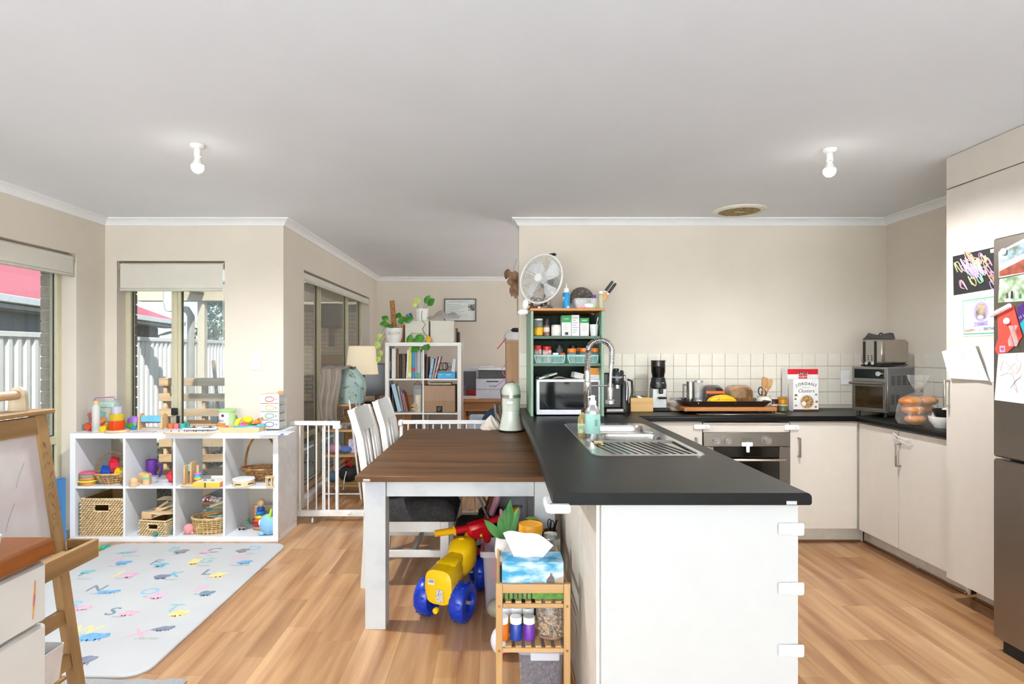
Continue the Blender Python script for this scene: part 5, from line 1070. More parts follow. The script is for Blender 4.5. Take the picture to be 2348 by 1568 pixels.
for x, cc, lb in ((392, 'd9703a', 'orange'), (405, 'e0707a', 'coral pink'), (419, '3fb0a0', 'teal'), (429, '2f9a8e', 'dark teal')):
    c = gt(x, 982 if x < 425 else 980, ZT); k = K(c.y); single(M().lathe([(0, 0), (6*k, 0), (6.3*k, 1*k), (6.3*k, 10*k), (5.5*k, 11*k), (0, 11*k)], 18), 'toy_cup', col(cc), lb+' small toy drum in the row on the shelf top', 'toy', c, 0, 'small toy drums')
c = gt(435, 995, ZT); k = K(c.y); t = thing('lacing_tray_toy', 'hexagonal wooden tray with a white top and dark pegs on the shelf top', 'toy', c)
hx = [(-61*k, .0), (-50*k, .12), (40*k, .14), (63*k, .075), (36*k, -.004), (-58*k, -.006)]
M().prism(hx, 0, .010).obj('tray', WOODL, t); M().prism([(x*.94, .065+(y-.065)*.92) for x, y in hx], .0101, .0125).obj('white_top', WHITE, t)
for x, y in ((-46, .02), (-30, .03), (-20, .045), (-10, .02), (4, .03), (12, .015), (25, .03), (34, .045)): M().cyl((x*k, y, .0125), (x*k, y, .024), .0028, n=8).obj('peg', col('5d1f2a'), t)
c2 = thing('puzzle_board', 'white wooden lock puzzle board resting on the pegged tray', 'toy', c+Vector((12*k, .085, .026)))
M().box(-38*k, 36*k, -.04, .05, 0, .008, .003).obj('board', WHITE, c2)
for x in (-18, 20):
    M().cyl((x*k, .01, .0085), (x*k, .01, .022), .008, n=12).obj('knob', col('8c5a48'), c2)
    M().box((x-16)*k, (x+8)*k, -.02, .015, .0082, .0088).obj('cutout', mat('4a3f39', .7), c2)
single(M().box(-.10, .10, -.006, .006, 0, .03, .002), 'wooden_slat_toy', wood('8f6a48', 'b08a63', axis='x'), 'low brown wooden bar behind the puzzle board', 'toy', gt(455, 972, ZT)+Vector((0, .02, 0)))
c = gt(521, 978, ZT); k = K(c.y); t = thing('protein_tub', 'pale green protein powder tub with a white label on the shelf top', 'tub', c)
M().lathe([(0, 0), (17.5*k, 0), (17.8*k, 2*k), (18*k, 35*k), (0, 35*k)], 26).obj('body', col('b9d99a'), t); M().lathe([(0, 35.2*k), (19*k, 35.2*k), (19*k, 40*k), (0, 40*k)], 26).obj('lid', col('a9d488'), t)
b = M(); n_ = 12
for i in range(n_): a0_, a1_ = -2.9+i*1.9/n_, -2.9+(i+1)*1.9/n_; r = 18.1*k; b.add([(r*math.cos(a0_), r*math.sin(a0_), 2*k), (r*math.cos(a1_), r*math.sin(a1_), 2*k), (r*math.cos(a1_), r*math.sin(a1_), 33*k), (r*math.cos(a0_), r*math.sin(a0_), 33*k)], [(0, 1, 2, 3)])
b.obj('label', col('eef0f2'), t); M().at(TR((-7*k, -17.6*k, 16*k), (0, 0, -.35)) @ FRONT).text('plant', 9*k).obj('lettering', INK, t, ang=0); M().at(TR((-7*k, -17.6*k, 7*k), (0, 0, -.35)) @ FRONT).text('protein', 9*k).obj('lettering', INK, t, ang=0); M().at(TR((-2*k, -18.4*k, 27*k)) @ FRONT).lathe([(0, 0), (3.4*k, 0), (3.4*k, .0003)], 14).obj('purple_seal', col('6a2f6a'), t, ang=0)
c = gt(507, 983, ZT); k = K(c.y)
t = thing('ring_toy', 'short stack of orange and yellow rings beside the toy food tray', 'toy', c)
for i, cc in enumerate(('d98a3a', 'f0c43a', 'e87a2a', 'f08c2a')): M().lathe([(4*k, i*3.2*k), (9*k, i*3.2*k), (9.6*k, i*3.2*k+1.5*k), (9*k, i*3.2*k+3*k), (4*k, i*3.2*k+3*k)], 20).obj('ring', col(cc), t)
c = gt(548, 992, ZT); k = K(c.y); t = thing('toy_food_tray', 'shallow wooden tray of felt and plastic play food on the shelf top', 'tray', c)
b = M(); b.box(-48*k, 46*k, 0, .006, 0, 12*k, .001); b.box(-48*k, 46*k, .145, .151, 0, 12*k, .001); b.box(-48*k, -46*k, .006, .145, 0, 12*k, .001); b.box(44*k, 46*k, .006, .145, 0, 12*k, .001); b.box(-46*k, 44*k, .006, .145, 0, .004); b.obj('tray', WOODL, t, ang=0)
TFZ = .0045
def food(lb, b, x, y, z, m, nm='toy_food'): single(b, nm, m, lb, 'toy food', c+Vector((x*k, y, TFZ+z*k)), 0, 'play food in the wooden tray')
food('yellow banana-shaped play food in the wooden tray', M().tube([(0, 0, 4*k), (1*k, 0, 14*k), (5*k, 0, 24*k), (11*k, 0, 30*k)], [2*k, 6*k, 6*k, 3*k], 10), -14, .05, 0, col('f2dc3a'))
food('rounded yellow play fruit at the back of the wooden tray', M().ell((0, 0, 12*k), (13*k, .03, 9*k)), 6, .10, 12, col('f0d21e'))
food('pink play cup in the wooden tray', M().lathe([(0, 0), (7*k, 0), (9*k, 14*k), (8*k, 14*k), (6*k, 2*k), (0, 2*k)], 16, rot=(0, .4, 0)), -1, .06, 3, col('ec6fa8'))
food('blue play knife and tray lying on top of the play food', M().box(-26*k, 24*k, -.012, .012, 0, 5*k, .003).at(TR((26*k, 0, 2*k), (0, -.1, 0))).box(-4*k, 20*k, -.012, .012, 0, 4*k, .003), 8, .04, 8, col('3fb0e0'))
food('green felt leaf among the play food', M().ell((0, 0, 6*k), (14*k, .03, 6*k)), 18, .09, 4, col('4f8a3a', .9))
food('orange felt carrots with green tops in the wooden tray', M().cyl((-10*k, 0, 14*k), (10*k, 0, 20*k), 3*k, 7*k).cb((14*k, 0, 24*k), (9*k, .012, 5*k), .001, rot=(0, -.7, 0)), 28, .07, 3, mat('f0884a', .9, col2='4f7a34', scale=30, lo=.55, hi=.6))
food('grey crinkled play wrapper in the wooden tray', M().ell((0, 0, 5*k), (20*k, .03, 5*k)), 24, .03, 2, mat('a9adb2', .6, bump=.5, bscale=80))
single(M().box(-.115, .12, -.02, .02, 0, .008, .002), 'picture_book', col('e9e7d2'), 'thin cream board book lying at the shelf front edge', 'book', gt(545, 999, ZT)+Vector((0, .015, 0)))
single(M().box(-.11, .13, -.01, .15, 0, .010, .002), 'picture_book', mat('d9dbe6', .4, col2='5a6bb0', scale=18, lo=.6, hi=.7), 'white and blue picture book under the plastic drawers', 'book', gt(618, 998, ZT)+Vector((0, .01, 0)))
c = gt(618, 987, ZT); c.z = ZT+.0105; k = K(c.y); dr_ = thing('desk_organiser', 'white four-drawer desk organiser with a coloured ring on each drawer', 'drawers', c, -.03)
b = M(); dp = .14; b.box(-22*k, 22*k, .002, dp, 0, 3*k); b.box(-22*k, 22*k, .002, dp, 77*k, 80*k); b.box(-22*k, -20.5*k, .002, dp, 3*k, 77*k); b.box(-22*k, 22*k, dp-.003, dp, 3*k, 77*k)
for i in range(5): b.box(20.5*k, 22*k, .002, dp, (3+18.2*i)*k-1.5*k, (3+18.2*i)*k+1.5*k)
for y in (.003, dp-.012): b.box(20.5*k, 22*k, y, y+.009, 0, 80*k)
b.obj('frame', clear('f4f4f0', .45, .25, 'f2f2ee'), dr_, ang=0)
for i, cc in enumerate(('2f5fb0', '2f9a7e', 'e8b93a', 'd02f2f')):
    z = (2+19.2*i)*k
    d = M().box(-21.5*k, 21*k, 0, .004, z, z+18*k, .001).box(-20*k, 20*k, .0045, dp-.006, z+1*k, z+13*k).obj('drawer', clear('f8f8f4', .35, .3, 'f4f4f2'), dr_)
    M().tube([(10*k*math.cos(a), -.0015, z+9*k+5.5*k*math.sin(a)) for a in [2*PI*j/20 for j in range(20)]], .0022, 6, True).obj('pull_ring', col(cc), d)
    M().box(13*k, 18*k, -.0006, 0, z+7*k, z+11*k).obj('sticker', mat('cdbfc2', .5, col2='8a2f3a', scale=60), d)
single(M().cb((0, 0, .006), (.04, .02, .012), .001).cyl((-.012, 0, .012), (-.012, 0, .016), .004, n=8).cyl((0, 0, .012), (0, 0, .016), .004, n=8).cyl((.012, 0, .012), (.012, 0, .016), .004, n=8), 'toy_brick', col('f08a1e'), 'orange studded toy brick on top of the plastic drawers', 'toy', c+Vector((15*k, .09, 80*k+.0005)), .2)
# ---- upper cubes
def arch(x0, x1, z0_, z1_, n=16): return [((x0+x1)/2+(x1-x0)/2*math.cos(PI-PI*i/n), z0_+(z1_-z0_)*math.sin(PI*i/n)) for i in range(n+1)]
RAT = mat('b98a52', .6, col2='d8b27c', scale=30); RATD = mat('8a5a2c', .5, col2='c08a48', scale=25)
def oval_basket(t, rx0, rx1, ry, h, rows, ribs, m, r=.0035):
    b = M()
    for j in range(rows):
        f = j/(rows-1); rx = rx0+(rx1-rx0)*f; ryy = ry*(rx/rx1); n = ribs*2
        pts = [((rx+.0025*(1 if (i+j) % 2 else -1))*math.cos(2*PI*i/n), (ryy+.0025*(1 if (i+j) % 2 else -1))*math.sin(2*PI*i/n), .004+h*f) for i in range(n)]
        b.tube(pts, r, 5, True)
    for i in range(ribs):
        a = 2*PI*i/ribs; b.tube([(rx0*math.cos(a), ry*rx0/rx1*math.sin(a), .003), (rx1*math.cos(a), ry*math.sin(a), h)], r*.9, 5)
    b.obj('woven_wall', m, t, ang=60, kind='stuff')
    M().lathe([(0, .002), (1, .002), (1, .006), (0, .006)], 24, sc=(rx0, ry*rx0/rx1, 1)).obj('base', m, t)
    M().tube([(rx1*1.01*math.cos(2*PI*i/32), ry*1.01*math.sin(2*PI*i/32), h) for i in range(32)], r*1.8, 6, True).obj('rim', m, t)
c = gt(240, 1117, ZM); k = K(c.y)*.93; c = Vector((-2.80, SY0+.125, ZM)); t = thing('wicker_basket', 'oval wicker basket with a hoop handle full of coloured cubes', 'basket', c)
oval_basket(t, 27*k, 44*k, .105, 27*k, 6, 22, RAT)
M().tube([(x*1.0, .0, z) for x, z in arch(-45*k, 45*k, 26*k, 78*k)], .004, 6).obj('handle', RATD, t)
for i, (x, y, z, cc, lb, a) in enumerate(((-14, -.03, 25, '1450b0', 'large blue', .5), (-4, -.055, 22, '1450b0', 'front blue', .2), (2, .0, 46, 'c8152a', 'topmost red', .35), (9, -.03, 33, 'd8304a', 'lower red', .75), (24, -.04, 22, 'f2cc10', 'yellow', .4), (30, .02, 36, '1f6fc4', 'far blue', .6), (14, .03, 20, 'f2cc10', 'hidden yellow', .1))):
    single(M().box(-.026, .026, -.026, .026, -.026, .026, .002).at(I4), 'wooden_cube', col(cc, .35), lb+' wooden cube in the hoop-handled basket', 'block', c+Vector((x*k, y, z*k+.022)), a, 'coloured cubes in the basket').rotation_euler = (a*.8, .5-a*.6, a)
c = gt(196, 1113, ZM); k = K(c.y); t = thing('toy_burger', 'stack of wooden play burger layers at the end of the upper cube', 'toy food', c+Vector((0, .03, 0)))
for r, z0_, z1_, cc in ((17, 0, 7, 'c98f4a'), (20, 7.2, 11, 'f0d84a'), (17, 11.2, 17, 'c98f4a'), (16, 17.2, 22, 'b9a9a0'), (18, 22.2, 24.5, '8fd0a8'), (18, 24.7, 30, 'd85a78')): M().lathe([(0, z0_*k), (r*.9*k, z0_*k), (r*k, (z0_+z1_)/2*k), (r*.9*k, z1_*k), (0, z1_*k)], 22).obj('layer', col(cc), t)
single(M().box(-.11, .11, 0, .012, 0, .12, .02), 'wooden_tray', wood('caa777', 'e2c79e', axis='x'), 'rounded wooden tray standing at the back of the first upper cube', 'tray', (SX0+.038+.20, SY1-.04, ZM))
c = gt(308, 1114, ZM); k = K(c.y); t = thing('wooden_egg_cup', 'plain wooden egg lying in a round wooden cup', 'toy', c); M().lathe([(0, 0), (10*k, 0), (10.5*k, 1*k), (10.5*k, 9*k), (0, 9*k)], 20).obj('cup', WOODZ, t)
single(M().ell((0, 0, 0), (9*k, 8*k, 9*k), 16, 10, rot=(0, .3, 0)), 'wooden_egg', WOODZ, 'half wooden egg resting on the round wooden cup', 'toy', c+Vector((0, 0, 10*k+.004)))
for x, cc, lb in ((325, None, 'plain wooden arch block behind the painted one'), (334, '7fc4b8', 'wooden block painted with a yellow and teal rainbow')):
    c = gt(x, 1111 if cc else 1108, ZM); k = K(c.y); b = M(); b.at(FRONT).prism([(-8*k, 0), (8*k, 0), (8*k, 22*k), (5*k, 25*k), (-5*k, 25*k), (-8*k, 22*k)], -.02, .012); o = single(b, 'arch_block', WOODZ, lb, 'block', c+Vector((0, .012, 0)))
    if cc: M().box(-7.6*k, 7.6*k, -.0125, -.0121, 12*k, 16*k).obj('teal_stripe', col('6fc0b4'), o); M().box(-7.6*k, 7.6*k, -.0125, -.0121, 18*k, 21.5*k).obj('yellow_stripe', col('d8cf4a'), o)
c = gt(349, 1093, ZM); c = Vector((c.x, 4.42, ZM)); k = K(4.42); c.x = (348-CX)*k; t = thing('purple_mug', 'tall purple plastic mug in the second upper cube', 'mug', c)
M().lathe([(0, 0), (9.5*k, 0), (11.5*k, 38*k), (11.5*k, 44*k), (10*k, 44*k), (8.5*k, 2*k), (0, 2*k)], 24).obj('body', col('7d3fae'), t); M().tube([(10*k, 0, 35*k), (19*k, 0, 34*k), (22*k, 0, 20*k), (19*k, 0, 7*k), (10*k, 0, 4*k)], .008, 8).obj('handle', col('7d3fae'), t)
c = gt(350, 1106, ZM); k = K(c.y); single(M().lathe([(0, 0), (11*k, 0), (12*k, 14*k), (11*k, 14*k), (10*k, 1*k), (0, 1*k)], 20), 'clear_cup', clear('ffffff', .75, .06, 'e6e8ea'), 'small clear plastic cup in front of the purple mug', 'cup', c)
c = gt(392, 1106, ZM); k = K(c.y); b = M(); b.sheet(lambda u, v: ((-8+16*u+2*math.sin(v*7))*k, .012*math.cos(v*6+u), (2+20*v)*k*1.0+4*k*math.sin(u*PI)*(1 if v > .5 else -1)), 8, 12, .004); single(b, 'twisted_toy', col('d02a36'), 'red twisted plastic toy beside the purple mug', 'toy', c)
c = gt(432, 1117, ZM); k = K(c.y); t = thing('ring_stacker', 'wooden post stacker with two upright boards and rainbow rings', 'toy', c+Vector((0, .045, 0)))
M().box(-19*k, 12*k, -.05, .08, 0, 5*k, .006).obj('base', WOODL, t)
for x, y in ((-14, -.02), (-4, .01)): M().box((x-2)*k, (x+2)*k, y-.005, y+.075, 5*k, (48 if x < -10 else 54)*k, .004).obj('board', WOODZ, t)
M().box(-11.5*k, -6.5*k, .02, .07, 32*k, 48*k, .002).obj('teal_panel', col('7fd6cc'), t); M().cyl((9*k, .03, 5*k), (9*k, .03, 46*k), 2.6*k).obj('post', WOODZ, t)
for i, cc in enumerate(('8fd6a0', 'd8452e', 'f0c92e', '5fc4c4', '3aa3d0', 'd870b8')): M().lathe([(3*k, 0), (7.5*k, 0), (8.2*k, 1.8*k), (7.5*k, 3.7*k), (3*k, 3.7*k)], 20, (9*k, .03, 5.2*k+i*3.9*k)).obj('ring', col(cc), t)
c = gt(476, 1118, ZM); k = K(c.y); t = thing('hinged_picture_box', 'yellow wooden lock box toy with coloured stripes in the third upper cube', 'toy', c+Vector((0, .004, 0)))
M().box(-35*k, 27*k, 0, .11, 0, 11*k, .002).obj('body', mat('f0c93a', .4, col2='f2a24a', scale=8), t); M().box(-33*k, 25*k, .004, .106, 11.05*k, 12*k, .001).obj('lid', col('efe9dc'), t); M().box(-8*k, -5*k, -.002, 0, 0, 11*k).obj('split', mat('4a3a2c', .7), t)
for i, cc in enumerate(('e0703a', 'f0b0a0', 'c04a8a', '6a5aa8')): M().box(27*k, 29*k, .012+.024*i, .034+.024*i, 0, 11*k).obj('stripe', col(cc), t)
for x in (-14, 4): M().lathe([(0, 12*k), (4*k, 12*k), (3*k, 15*k), (0, 16*k)], 12, (x*k, .045, 0)).obj('knob', col('9a8a78', .3), t)
single(M().box(-.075, .075, 0, .008, 0, .05, .002), 'peg_card', WHITE, 'white pegged card standing behind the yellow lock box', 'toy', (c.x+.02, c.y+.16, ZM))
c = gt(549, 1118, ZM); k = K(c.y); t = thing('toy_drum', 'flat round wooden tambourine with a white skin', 'drum', c+Vector((0, .07, 0)))
M().lathe([(0, 0), (23*k, 0), (24*k, 1*k), (24*k, 15*k), (0, 15*k)], 32).obj('frame', wood('d9bc8e', 'efdcb8', axis='x'), t); M().lathe([(0, 15.1*k), (24.6*k, 14*k), (24.6*k, 16.5*k), (23.5*k, 17.5*k), (0, 17.8*k)], 32).obj('skin', col('eef0f2'), t)
for a in (-1.7, -.5, -2.9): M().at(TR((24*k*math.cos(a), 24*k*math.sin(a), 7*k), (0, 0, a+PI/2))).box(-7*k, 7*k, -.0012, .0012, -1.2*k, 1.2*k).obj('jingle_slot', mat('3a2c1e', .7), t)
c = Vector(((598-CX)*K(4.40), 4.40, ZM)); k = K(4.40); t = thing('bamboo_basket', 'bamboo tray basket with a very tall hoop handle', 'basket', c)
oval_basket(t, 24*k, 42*k, .095, 27*k, 5, 16, RATD, .005)
b = M()
for dy in (-.012, .012): b.tube([(x, dy, z) for x, z in arch(-36*k, 40*k, 26*k, 104*k, 20)], .0045, 6)
b.obj('handle', RATD, t)
c = gt(616, 1117, ZM); k = K(c.y); t = thing('wooden_rattle', 'small wooden cage rattle at the front of the last upper cube', 'toy', c+Vector((0, .02, 0)))
for z in (0, 21): M().lathe([(0, z*k), (10*k, z*k), (10.5*k, z*k+1.5*k), (10*k, z*k+3*k), (0, z*k+3*k)], 20).obj('disc', WOODL, t)
for i, cc in enumerate(('e8c99a', 'a9d4e0', '4f6f9a', 'e8cf9a', 'd8b98a', 'e8c99a')): a = 2*PI*i/6+.3; M().cyl((8*k*math.cos(a), 8*k*math.sin(a), 3*k), (8*k*math.cos(a), 8*k*math.sin(a), 21*k), 1.5*k).obj('bar', col(cc), t)
# ---- lower cubes: woven baskets
SEA = mat('d0b487', .8, col2='eedab4', scale=45); SEAD = mat('a07a46', .85)
def weave_plane(b, T, W, Hh, pitch=.021, row=.0135, hole=None):
    T0 = b.T; nr = int(Hh/row); nc = int(W/pitch)
    for j in range(nr):
        for i in range(nc+1):
            x = (i+(.5 if j % 2 else 0))*pitch; z = (j+.5)*row
            if x > W: continue
            if hole and hole[0] < x < hole[1] and hole[2] < z < hole[3]: continue
            b.T = T0 @ T @ TR((x, z, 0), (0, 0, .38)); b.lathe([(0, -1), (.8, -.5), (.8, .5), (0, 1)], 6, sc=(pitch*.60, row*.50, .006), rot=(0, 0, 0))
    b.T = T0
def seagrass(t, w, d, h, hole=None, name='woven_front'):
    SIDE = Matrix(((0, 0, 1, 0), (1, 0, 0, 0), (0, 1, 0, 0), (0, 0, 0, 1)))
    b = M(); weave_plane(b, TR((-w/2, 0, 0)) @ FRONT, w, h, hole=hole); b.obj('woven_front', SEA, t, ang=60, kind='stuff')
    b = M(); weave_plane(b, TR((w/2, 0, 0)) @ SIDE, d, h); b.obj('woven_side', SEA, t, ang=60, kind='stuff')
    b = M(); weave_plane(b, TR((-w/2, 0, 0)) @ SIDE, d, h); b.obj('woven_side', SEA, t, ang=60, kind='stuff')
    b = M(); weave_plane(b, TR((-w/2, d, 0)) @ FRONT, w, h); b.obj('woven_back', SEA, t, ang=60, kind='stuff')
    b = M()
    if hole: 
        for a in ((-w/2, -w/2+hole[0], 0, h), (-w/2+hole[1], w/2, 0, h), (-w/2+hole[0], -w/2+hole[1], 0, hole[2]), (-w/2+hole[0], -w/2+hole[1], hole[3], h)): b.box(a[0], a[1], .003, .006, a[2], a[3])
    else: b.box(-w/2, w/2, .003, .006, 0, h)
    b.box(-w/2, w/2, d-.006, d-.003, 0, h); b.box(-w/2+.003, -w/2+.006, 0, d, 0, h); b.box(w/2-.006, w/2-.003, 0, d, 0, h); b.box(-w/2, w/2, 0, d, 0, .004); b.obj('core', SEAD, t, ang=0)
    M().tube([(-w/2, 0, h), (w/2, 0, h), (w/2, d, h), (-w/2, d, h)], .007, 6, True).obj('rim', SEA, t)
    if hole: M().at(TR((-w/2, 0, 0)) @ FRONT).tube([(hole[0], hole[2], 0), (hole[1], hole[2], 0), (hole[1], hole[3], 0), (hole[0], hole[3], 0)], .006, 6, True).obj('grip_hole_edge', SEA, t)
wb_ = .295; t = thing('seagrass_basket', 'large square woven seagrass basket filling the first lower cube', 'basket', (SX0+.038+.18, SY0+.012, ZL)); seagrass(t, wb_, .34, .262, (.095, .20, .175, .225))
t = thing('seagrass_tray', 'low woven seagrass tray full of wooden train track in the second lower cube', 'basket', ((337-CX)*K(4.2)+.05, SY0+.015, ZL), -.12); seagrass(t, .20, .28, .105, (.065, .14, .045, .085)); tl = Vector(t.location)
def track(b, curve, L_):
    n = 9
    def fn(u, v):
        a = curve*(u-.5); R_ = L_/max(.01, abs(curve)); s = (v-.5)*.04
        return (L_*(u-.5), s+(R_*(1-math.cos(a)))*(1 if curve > 0 else -1), 0)
    b.sheet(fn, n, 2, .012); 
    for dv in (.3, .7): b.tube([Vector(fn(i/n, dv))+Vector((0, 0, .0065)) for i in range(n+1)], .0022, 4)
    return b
for i, (x, y, z, ry, rz_, cv) in enumerate(((.0, .06, .128, -.25, .3, .8), (.03, .12, .142, -.3, .2, .8), (.05, .05, .150, .12, .55, .9), (-.03, .10, .165, -.55, .5, .8), (-.02, .17, .138, .1, .1, .6), (.06, .18, .135, .05, -.2, .0), (.02, .09, .170, -.2, .75, .7))):
    b = M(); track(b, cv, .17); o = single(b, 'train_track', WOODL, ('lowest curved', 'second curved', 'front sloping curved', 'steeply raised', 'rear curved', 'straight', 'topmost curved')[i]+' wooden train track piece in the seagrass tray', 'toy track', tl+Vector((x, y, z)), rz_, 'wooden train tracks'); o.rotation_euler = (.15*(i % 3-1), ry, rz_)
single(M().box(-.04, .04, -.03, .03, 0, .05, .004).box(-.036, .036, -.026, .026, .05, .054), 'track_ramp', [wood('c9a06e', 'e3c397')], 'wooden bridge ramp with a grey top at the edge of the track tray', 'toy track', tl+Vector((-.055, .05, .112)), -.1); M().box(-.036, .036, -.026, .026, .0545, .058).obj('grey_top', mat('7f868c', .9, var=.2, scale=90), bpy.data.objects['track_ramp'])
for i, (px, cc, lb) in enumerate(((372, '3f8f86', 'teal'), (388, '2fa85a', 'green'))):
    c = gt(px, 1230-6*i, ZL); b = M(); 
    for j in range(4 if i == 0 else 2): b.cb((.032*j-.05, .018*j, .016), (.030, .022, .022), .004)
    o = single(b, 'toy_train', col(cc), lb+' toy train on the shelf beside the track tray', 'toy', c, 0); o.data.materials[0] = mat(cc, .5, col2='2b2b2b', scale=60, lo=.6, hi=.65)
c = Vector(((484-CX)*K(4.28), 4.29, ZL)); k = K(4.24); t = thing('woven_oval_basket', 'round woven straw basket of picture pieces in the third lower cube', 'basket', c); oval_basket(t, 37*k, 43*k, .105, 42*k*.85, 9, 26, mat('bd9a62', .8, col2='dcc08c', scale=40), .0042)
pc = ['e8a04a', 'efe6d2', '8ac0a8', 'e2873a', 'f0ead8', '5f9a9a', 'e8d08a', 'cfc0a0', 'd84a3a', 'efe2c8']
for i in range(10): o = single(M().box(-.05, .05, -.018, .018, -.002, .002, .001), 'puzzle_piece', col(pc[i], .6), ('lowest orange', 'cream', 'pale green', 'deep orange', 'ivory', 'dusty teal', 'straw yellow', 'tan', 'red', 'topmost pale')[i]+' picture piece in the woven straw basket', 'puzzle piece', c+Vector((rnd.uniform(-.05, .06), rnd.uniform(-.05, .05), .10+.012*i)), 0, 'picture pieces in the straw basket'); o.rotation_euler = (rnd.uniform(-.3, .3), rnd.uniform(-.35, .15), rnd.uniform(-.6, .9))
single(M().sheet(lambda u, v: (-.06+.13*u, -.02+.05*v, .006*math.sin(6*u)+.012*v), 10, 5, .012), 'dotted_fabric_toy', mat('a8283a', .8, col2='f2efe8', scale=45, lo=.46, hi=.5), 'dark red dotted fabric toy lying behind the pieces in the straw basket', 'toy', c+Vector((-.02, .03, .222)))
c = gt(428, 1227, ZL); k = K(c.y); t = thing('octopus_toy', 'round pink plush octopus head in the third lower cube', 'toy', c+Vector((0, .03, 0))); M().ell((0, 0, 12*k), (12*k, 11*k, 12*k)).obj('head', mat('e39a9c', .85), t); M().ell((10*k, -.01, 3.5*k), (4*k, 3*k, 3.5*k), 10, 6).obj('foot', mat('e39a9c', .85), t)
single(M().tube([(0, 0, .02), (.10, .06, .03)], [.017, .013], 10), 'toy_bat', col('e8c21e'), 'yellow plastic tube toy behind the pink octopus', 'toy', c+Vector((.03, .08, 0)))
single(M().box(-.04, .04, -.015, .015, 0, .055, .008), 'blue_fabric_toy', mat('5fb8cc', .8), 'soft turquoise block behind the straw basket', 'toy', (c.x+.17, SY1-.06, ZL+.02)); bpy.data.objects['blue_fabric_toy'].location.z = ZL
c = gt(598, 1212, ZL); k = K(c.y); t = thing('ring_stacker', 'wooden ball-topped rainbow ring stacker in the last lower cube', 'toy', c)
M().cyl((0, 0, 0), (0, 0, 52*k), 2*k).obj('post', WOODZ, t); M().ell((0, 0, 60*k), (9*k, 9*k, 9*k)).obj('ball', WOODZ, t)
for i, (r, cc) in enumerate(((17, 'b5895a'), (16, 'b02432'), (15, 'e0552a'), (13.5, 'e8d23a'), (11, '3a9ad8'), (9, '1f5fc0'))): M().lathe([(2*k, i*8.2*k), (r*.8*k, i*8.2*k), (r*k, (i*8.2+4)*k), (r*.8*k, (i*8.2+8)*k), (2*k, (i*8.2+8)*k)], 22).obj('ring', col(cc), t)
single(M().box(-.09, .10, 0, .03, 0, .15, .002).box(-.03, .01, -.001, 0, .07, .08), 'wooden_box_toy', wood('c9b090', 'e0cba8', axis='x'), 'flat wooden box with an orange edge at the back of the last lower cube', 'box', ((610-CX)*K(4.45), 4.45, ZL)); M().box(-.098, -.091, -.002, .03, 0, .15, .001).obj('orange_edge', col('e8792a'), bpy.data.objects['wooden_box_toy']); M().box(-.04, .03, -.0015, -.0002, .07, .085).obj('handle_slot', mat('3a2618', .7), bpy.data.objects['wooden_box_toy'])
c = gt(612, 1229, ZL); k = K(c.y); t = thing('plush_toy', 'light blue plush animal bag at the front of the last lower cube', 'plush toy', c+Vector((0, .04, 0)))
M().ell((0, 0, 24*k), (22*k, 18*k, 24*k), 20, 12).obj('body', mat('8ec4ea', .95, bump=.4, bscale=150), t); M().ell((-15*k, -.02, 5*k), (8*k, 7*k, 5*k), 12, 8).obj('foot', mat('8ec4ea', .95), t); M().ell((-19*k, -.01, 28*k), (4*k, 5*k, 8*k), 10, 8).obj('ear', mat('eef2f4', .9), t); M().tube([(2*k, -.03, 30*k), (10*k, -.035, 62*k)], [.010, .009], 8).obj('green_strap', col('b8e03a'), t)
c = gt(556, 1214, ZL); k = K(c.y); t = thing('toy_car', 'small grey toy car at the back of the last lower cube', 'toy', c); M().ell((0, 0, 4*k), (10*k, .014, 4*k), 14, 8).obj('body', mat('7f7a74', .5), t)
for x in (-5, 5): M().cyl((x*k, -.016, 2*k), (x*k, -.012, 2*k), 2.2*k, n=10).obj('wheel', BLACK, t)
c = gt(572, 1207, ZL); k = K(c.y); b = M()
for i in range(14): a = i*2.4; b.cyl((0, 0, 6*k), (9*k*math.cos(a), 9*k*math.sin(a), 8*k+7*k*math.sin(i)), 1.6*k, .8*k, 6)
o = single(b, 'spiky_toy', mat('2fb83a', .4, col2='d83aa8', scale=25, lo=.5, hi=.55), 'green and pink spiky rubber toy beside the toy car', 'toy', c+Vector((0, .01, .012)))
# blue printed puzzle bag against the left wall
t = thing('puzzle_bag', 'tall blue printed carry bag standing under the big window beside the cube shelf', 'bag', (-3.085, 3.95, .0005)); M().box(0, .045, 0, .205, 0, .46, .006).obj('bag', mat('3f86c8', .35, var=.06, scale=6), t)
for i in range(14): M().box(.0452, .0458, .02+.035*(i % 4), .042+.035*(i % 4), .04+.1*(i//4), .075+.1*(i//4)).obj('printed_vehicle', col(['c43a34', '2f4f86', 'e8d23a', '4fae8a', 'eef2f4'][i % 5], .5), t, ang=0)
M().box(-.0005, .0455, .02, .15, .461, .475, .003).obj('clear_top', clear('cfe4f4', .5, .1, 'a9cbe8'), t)
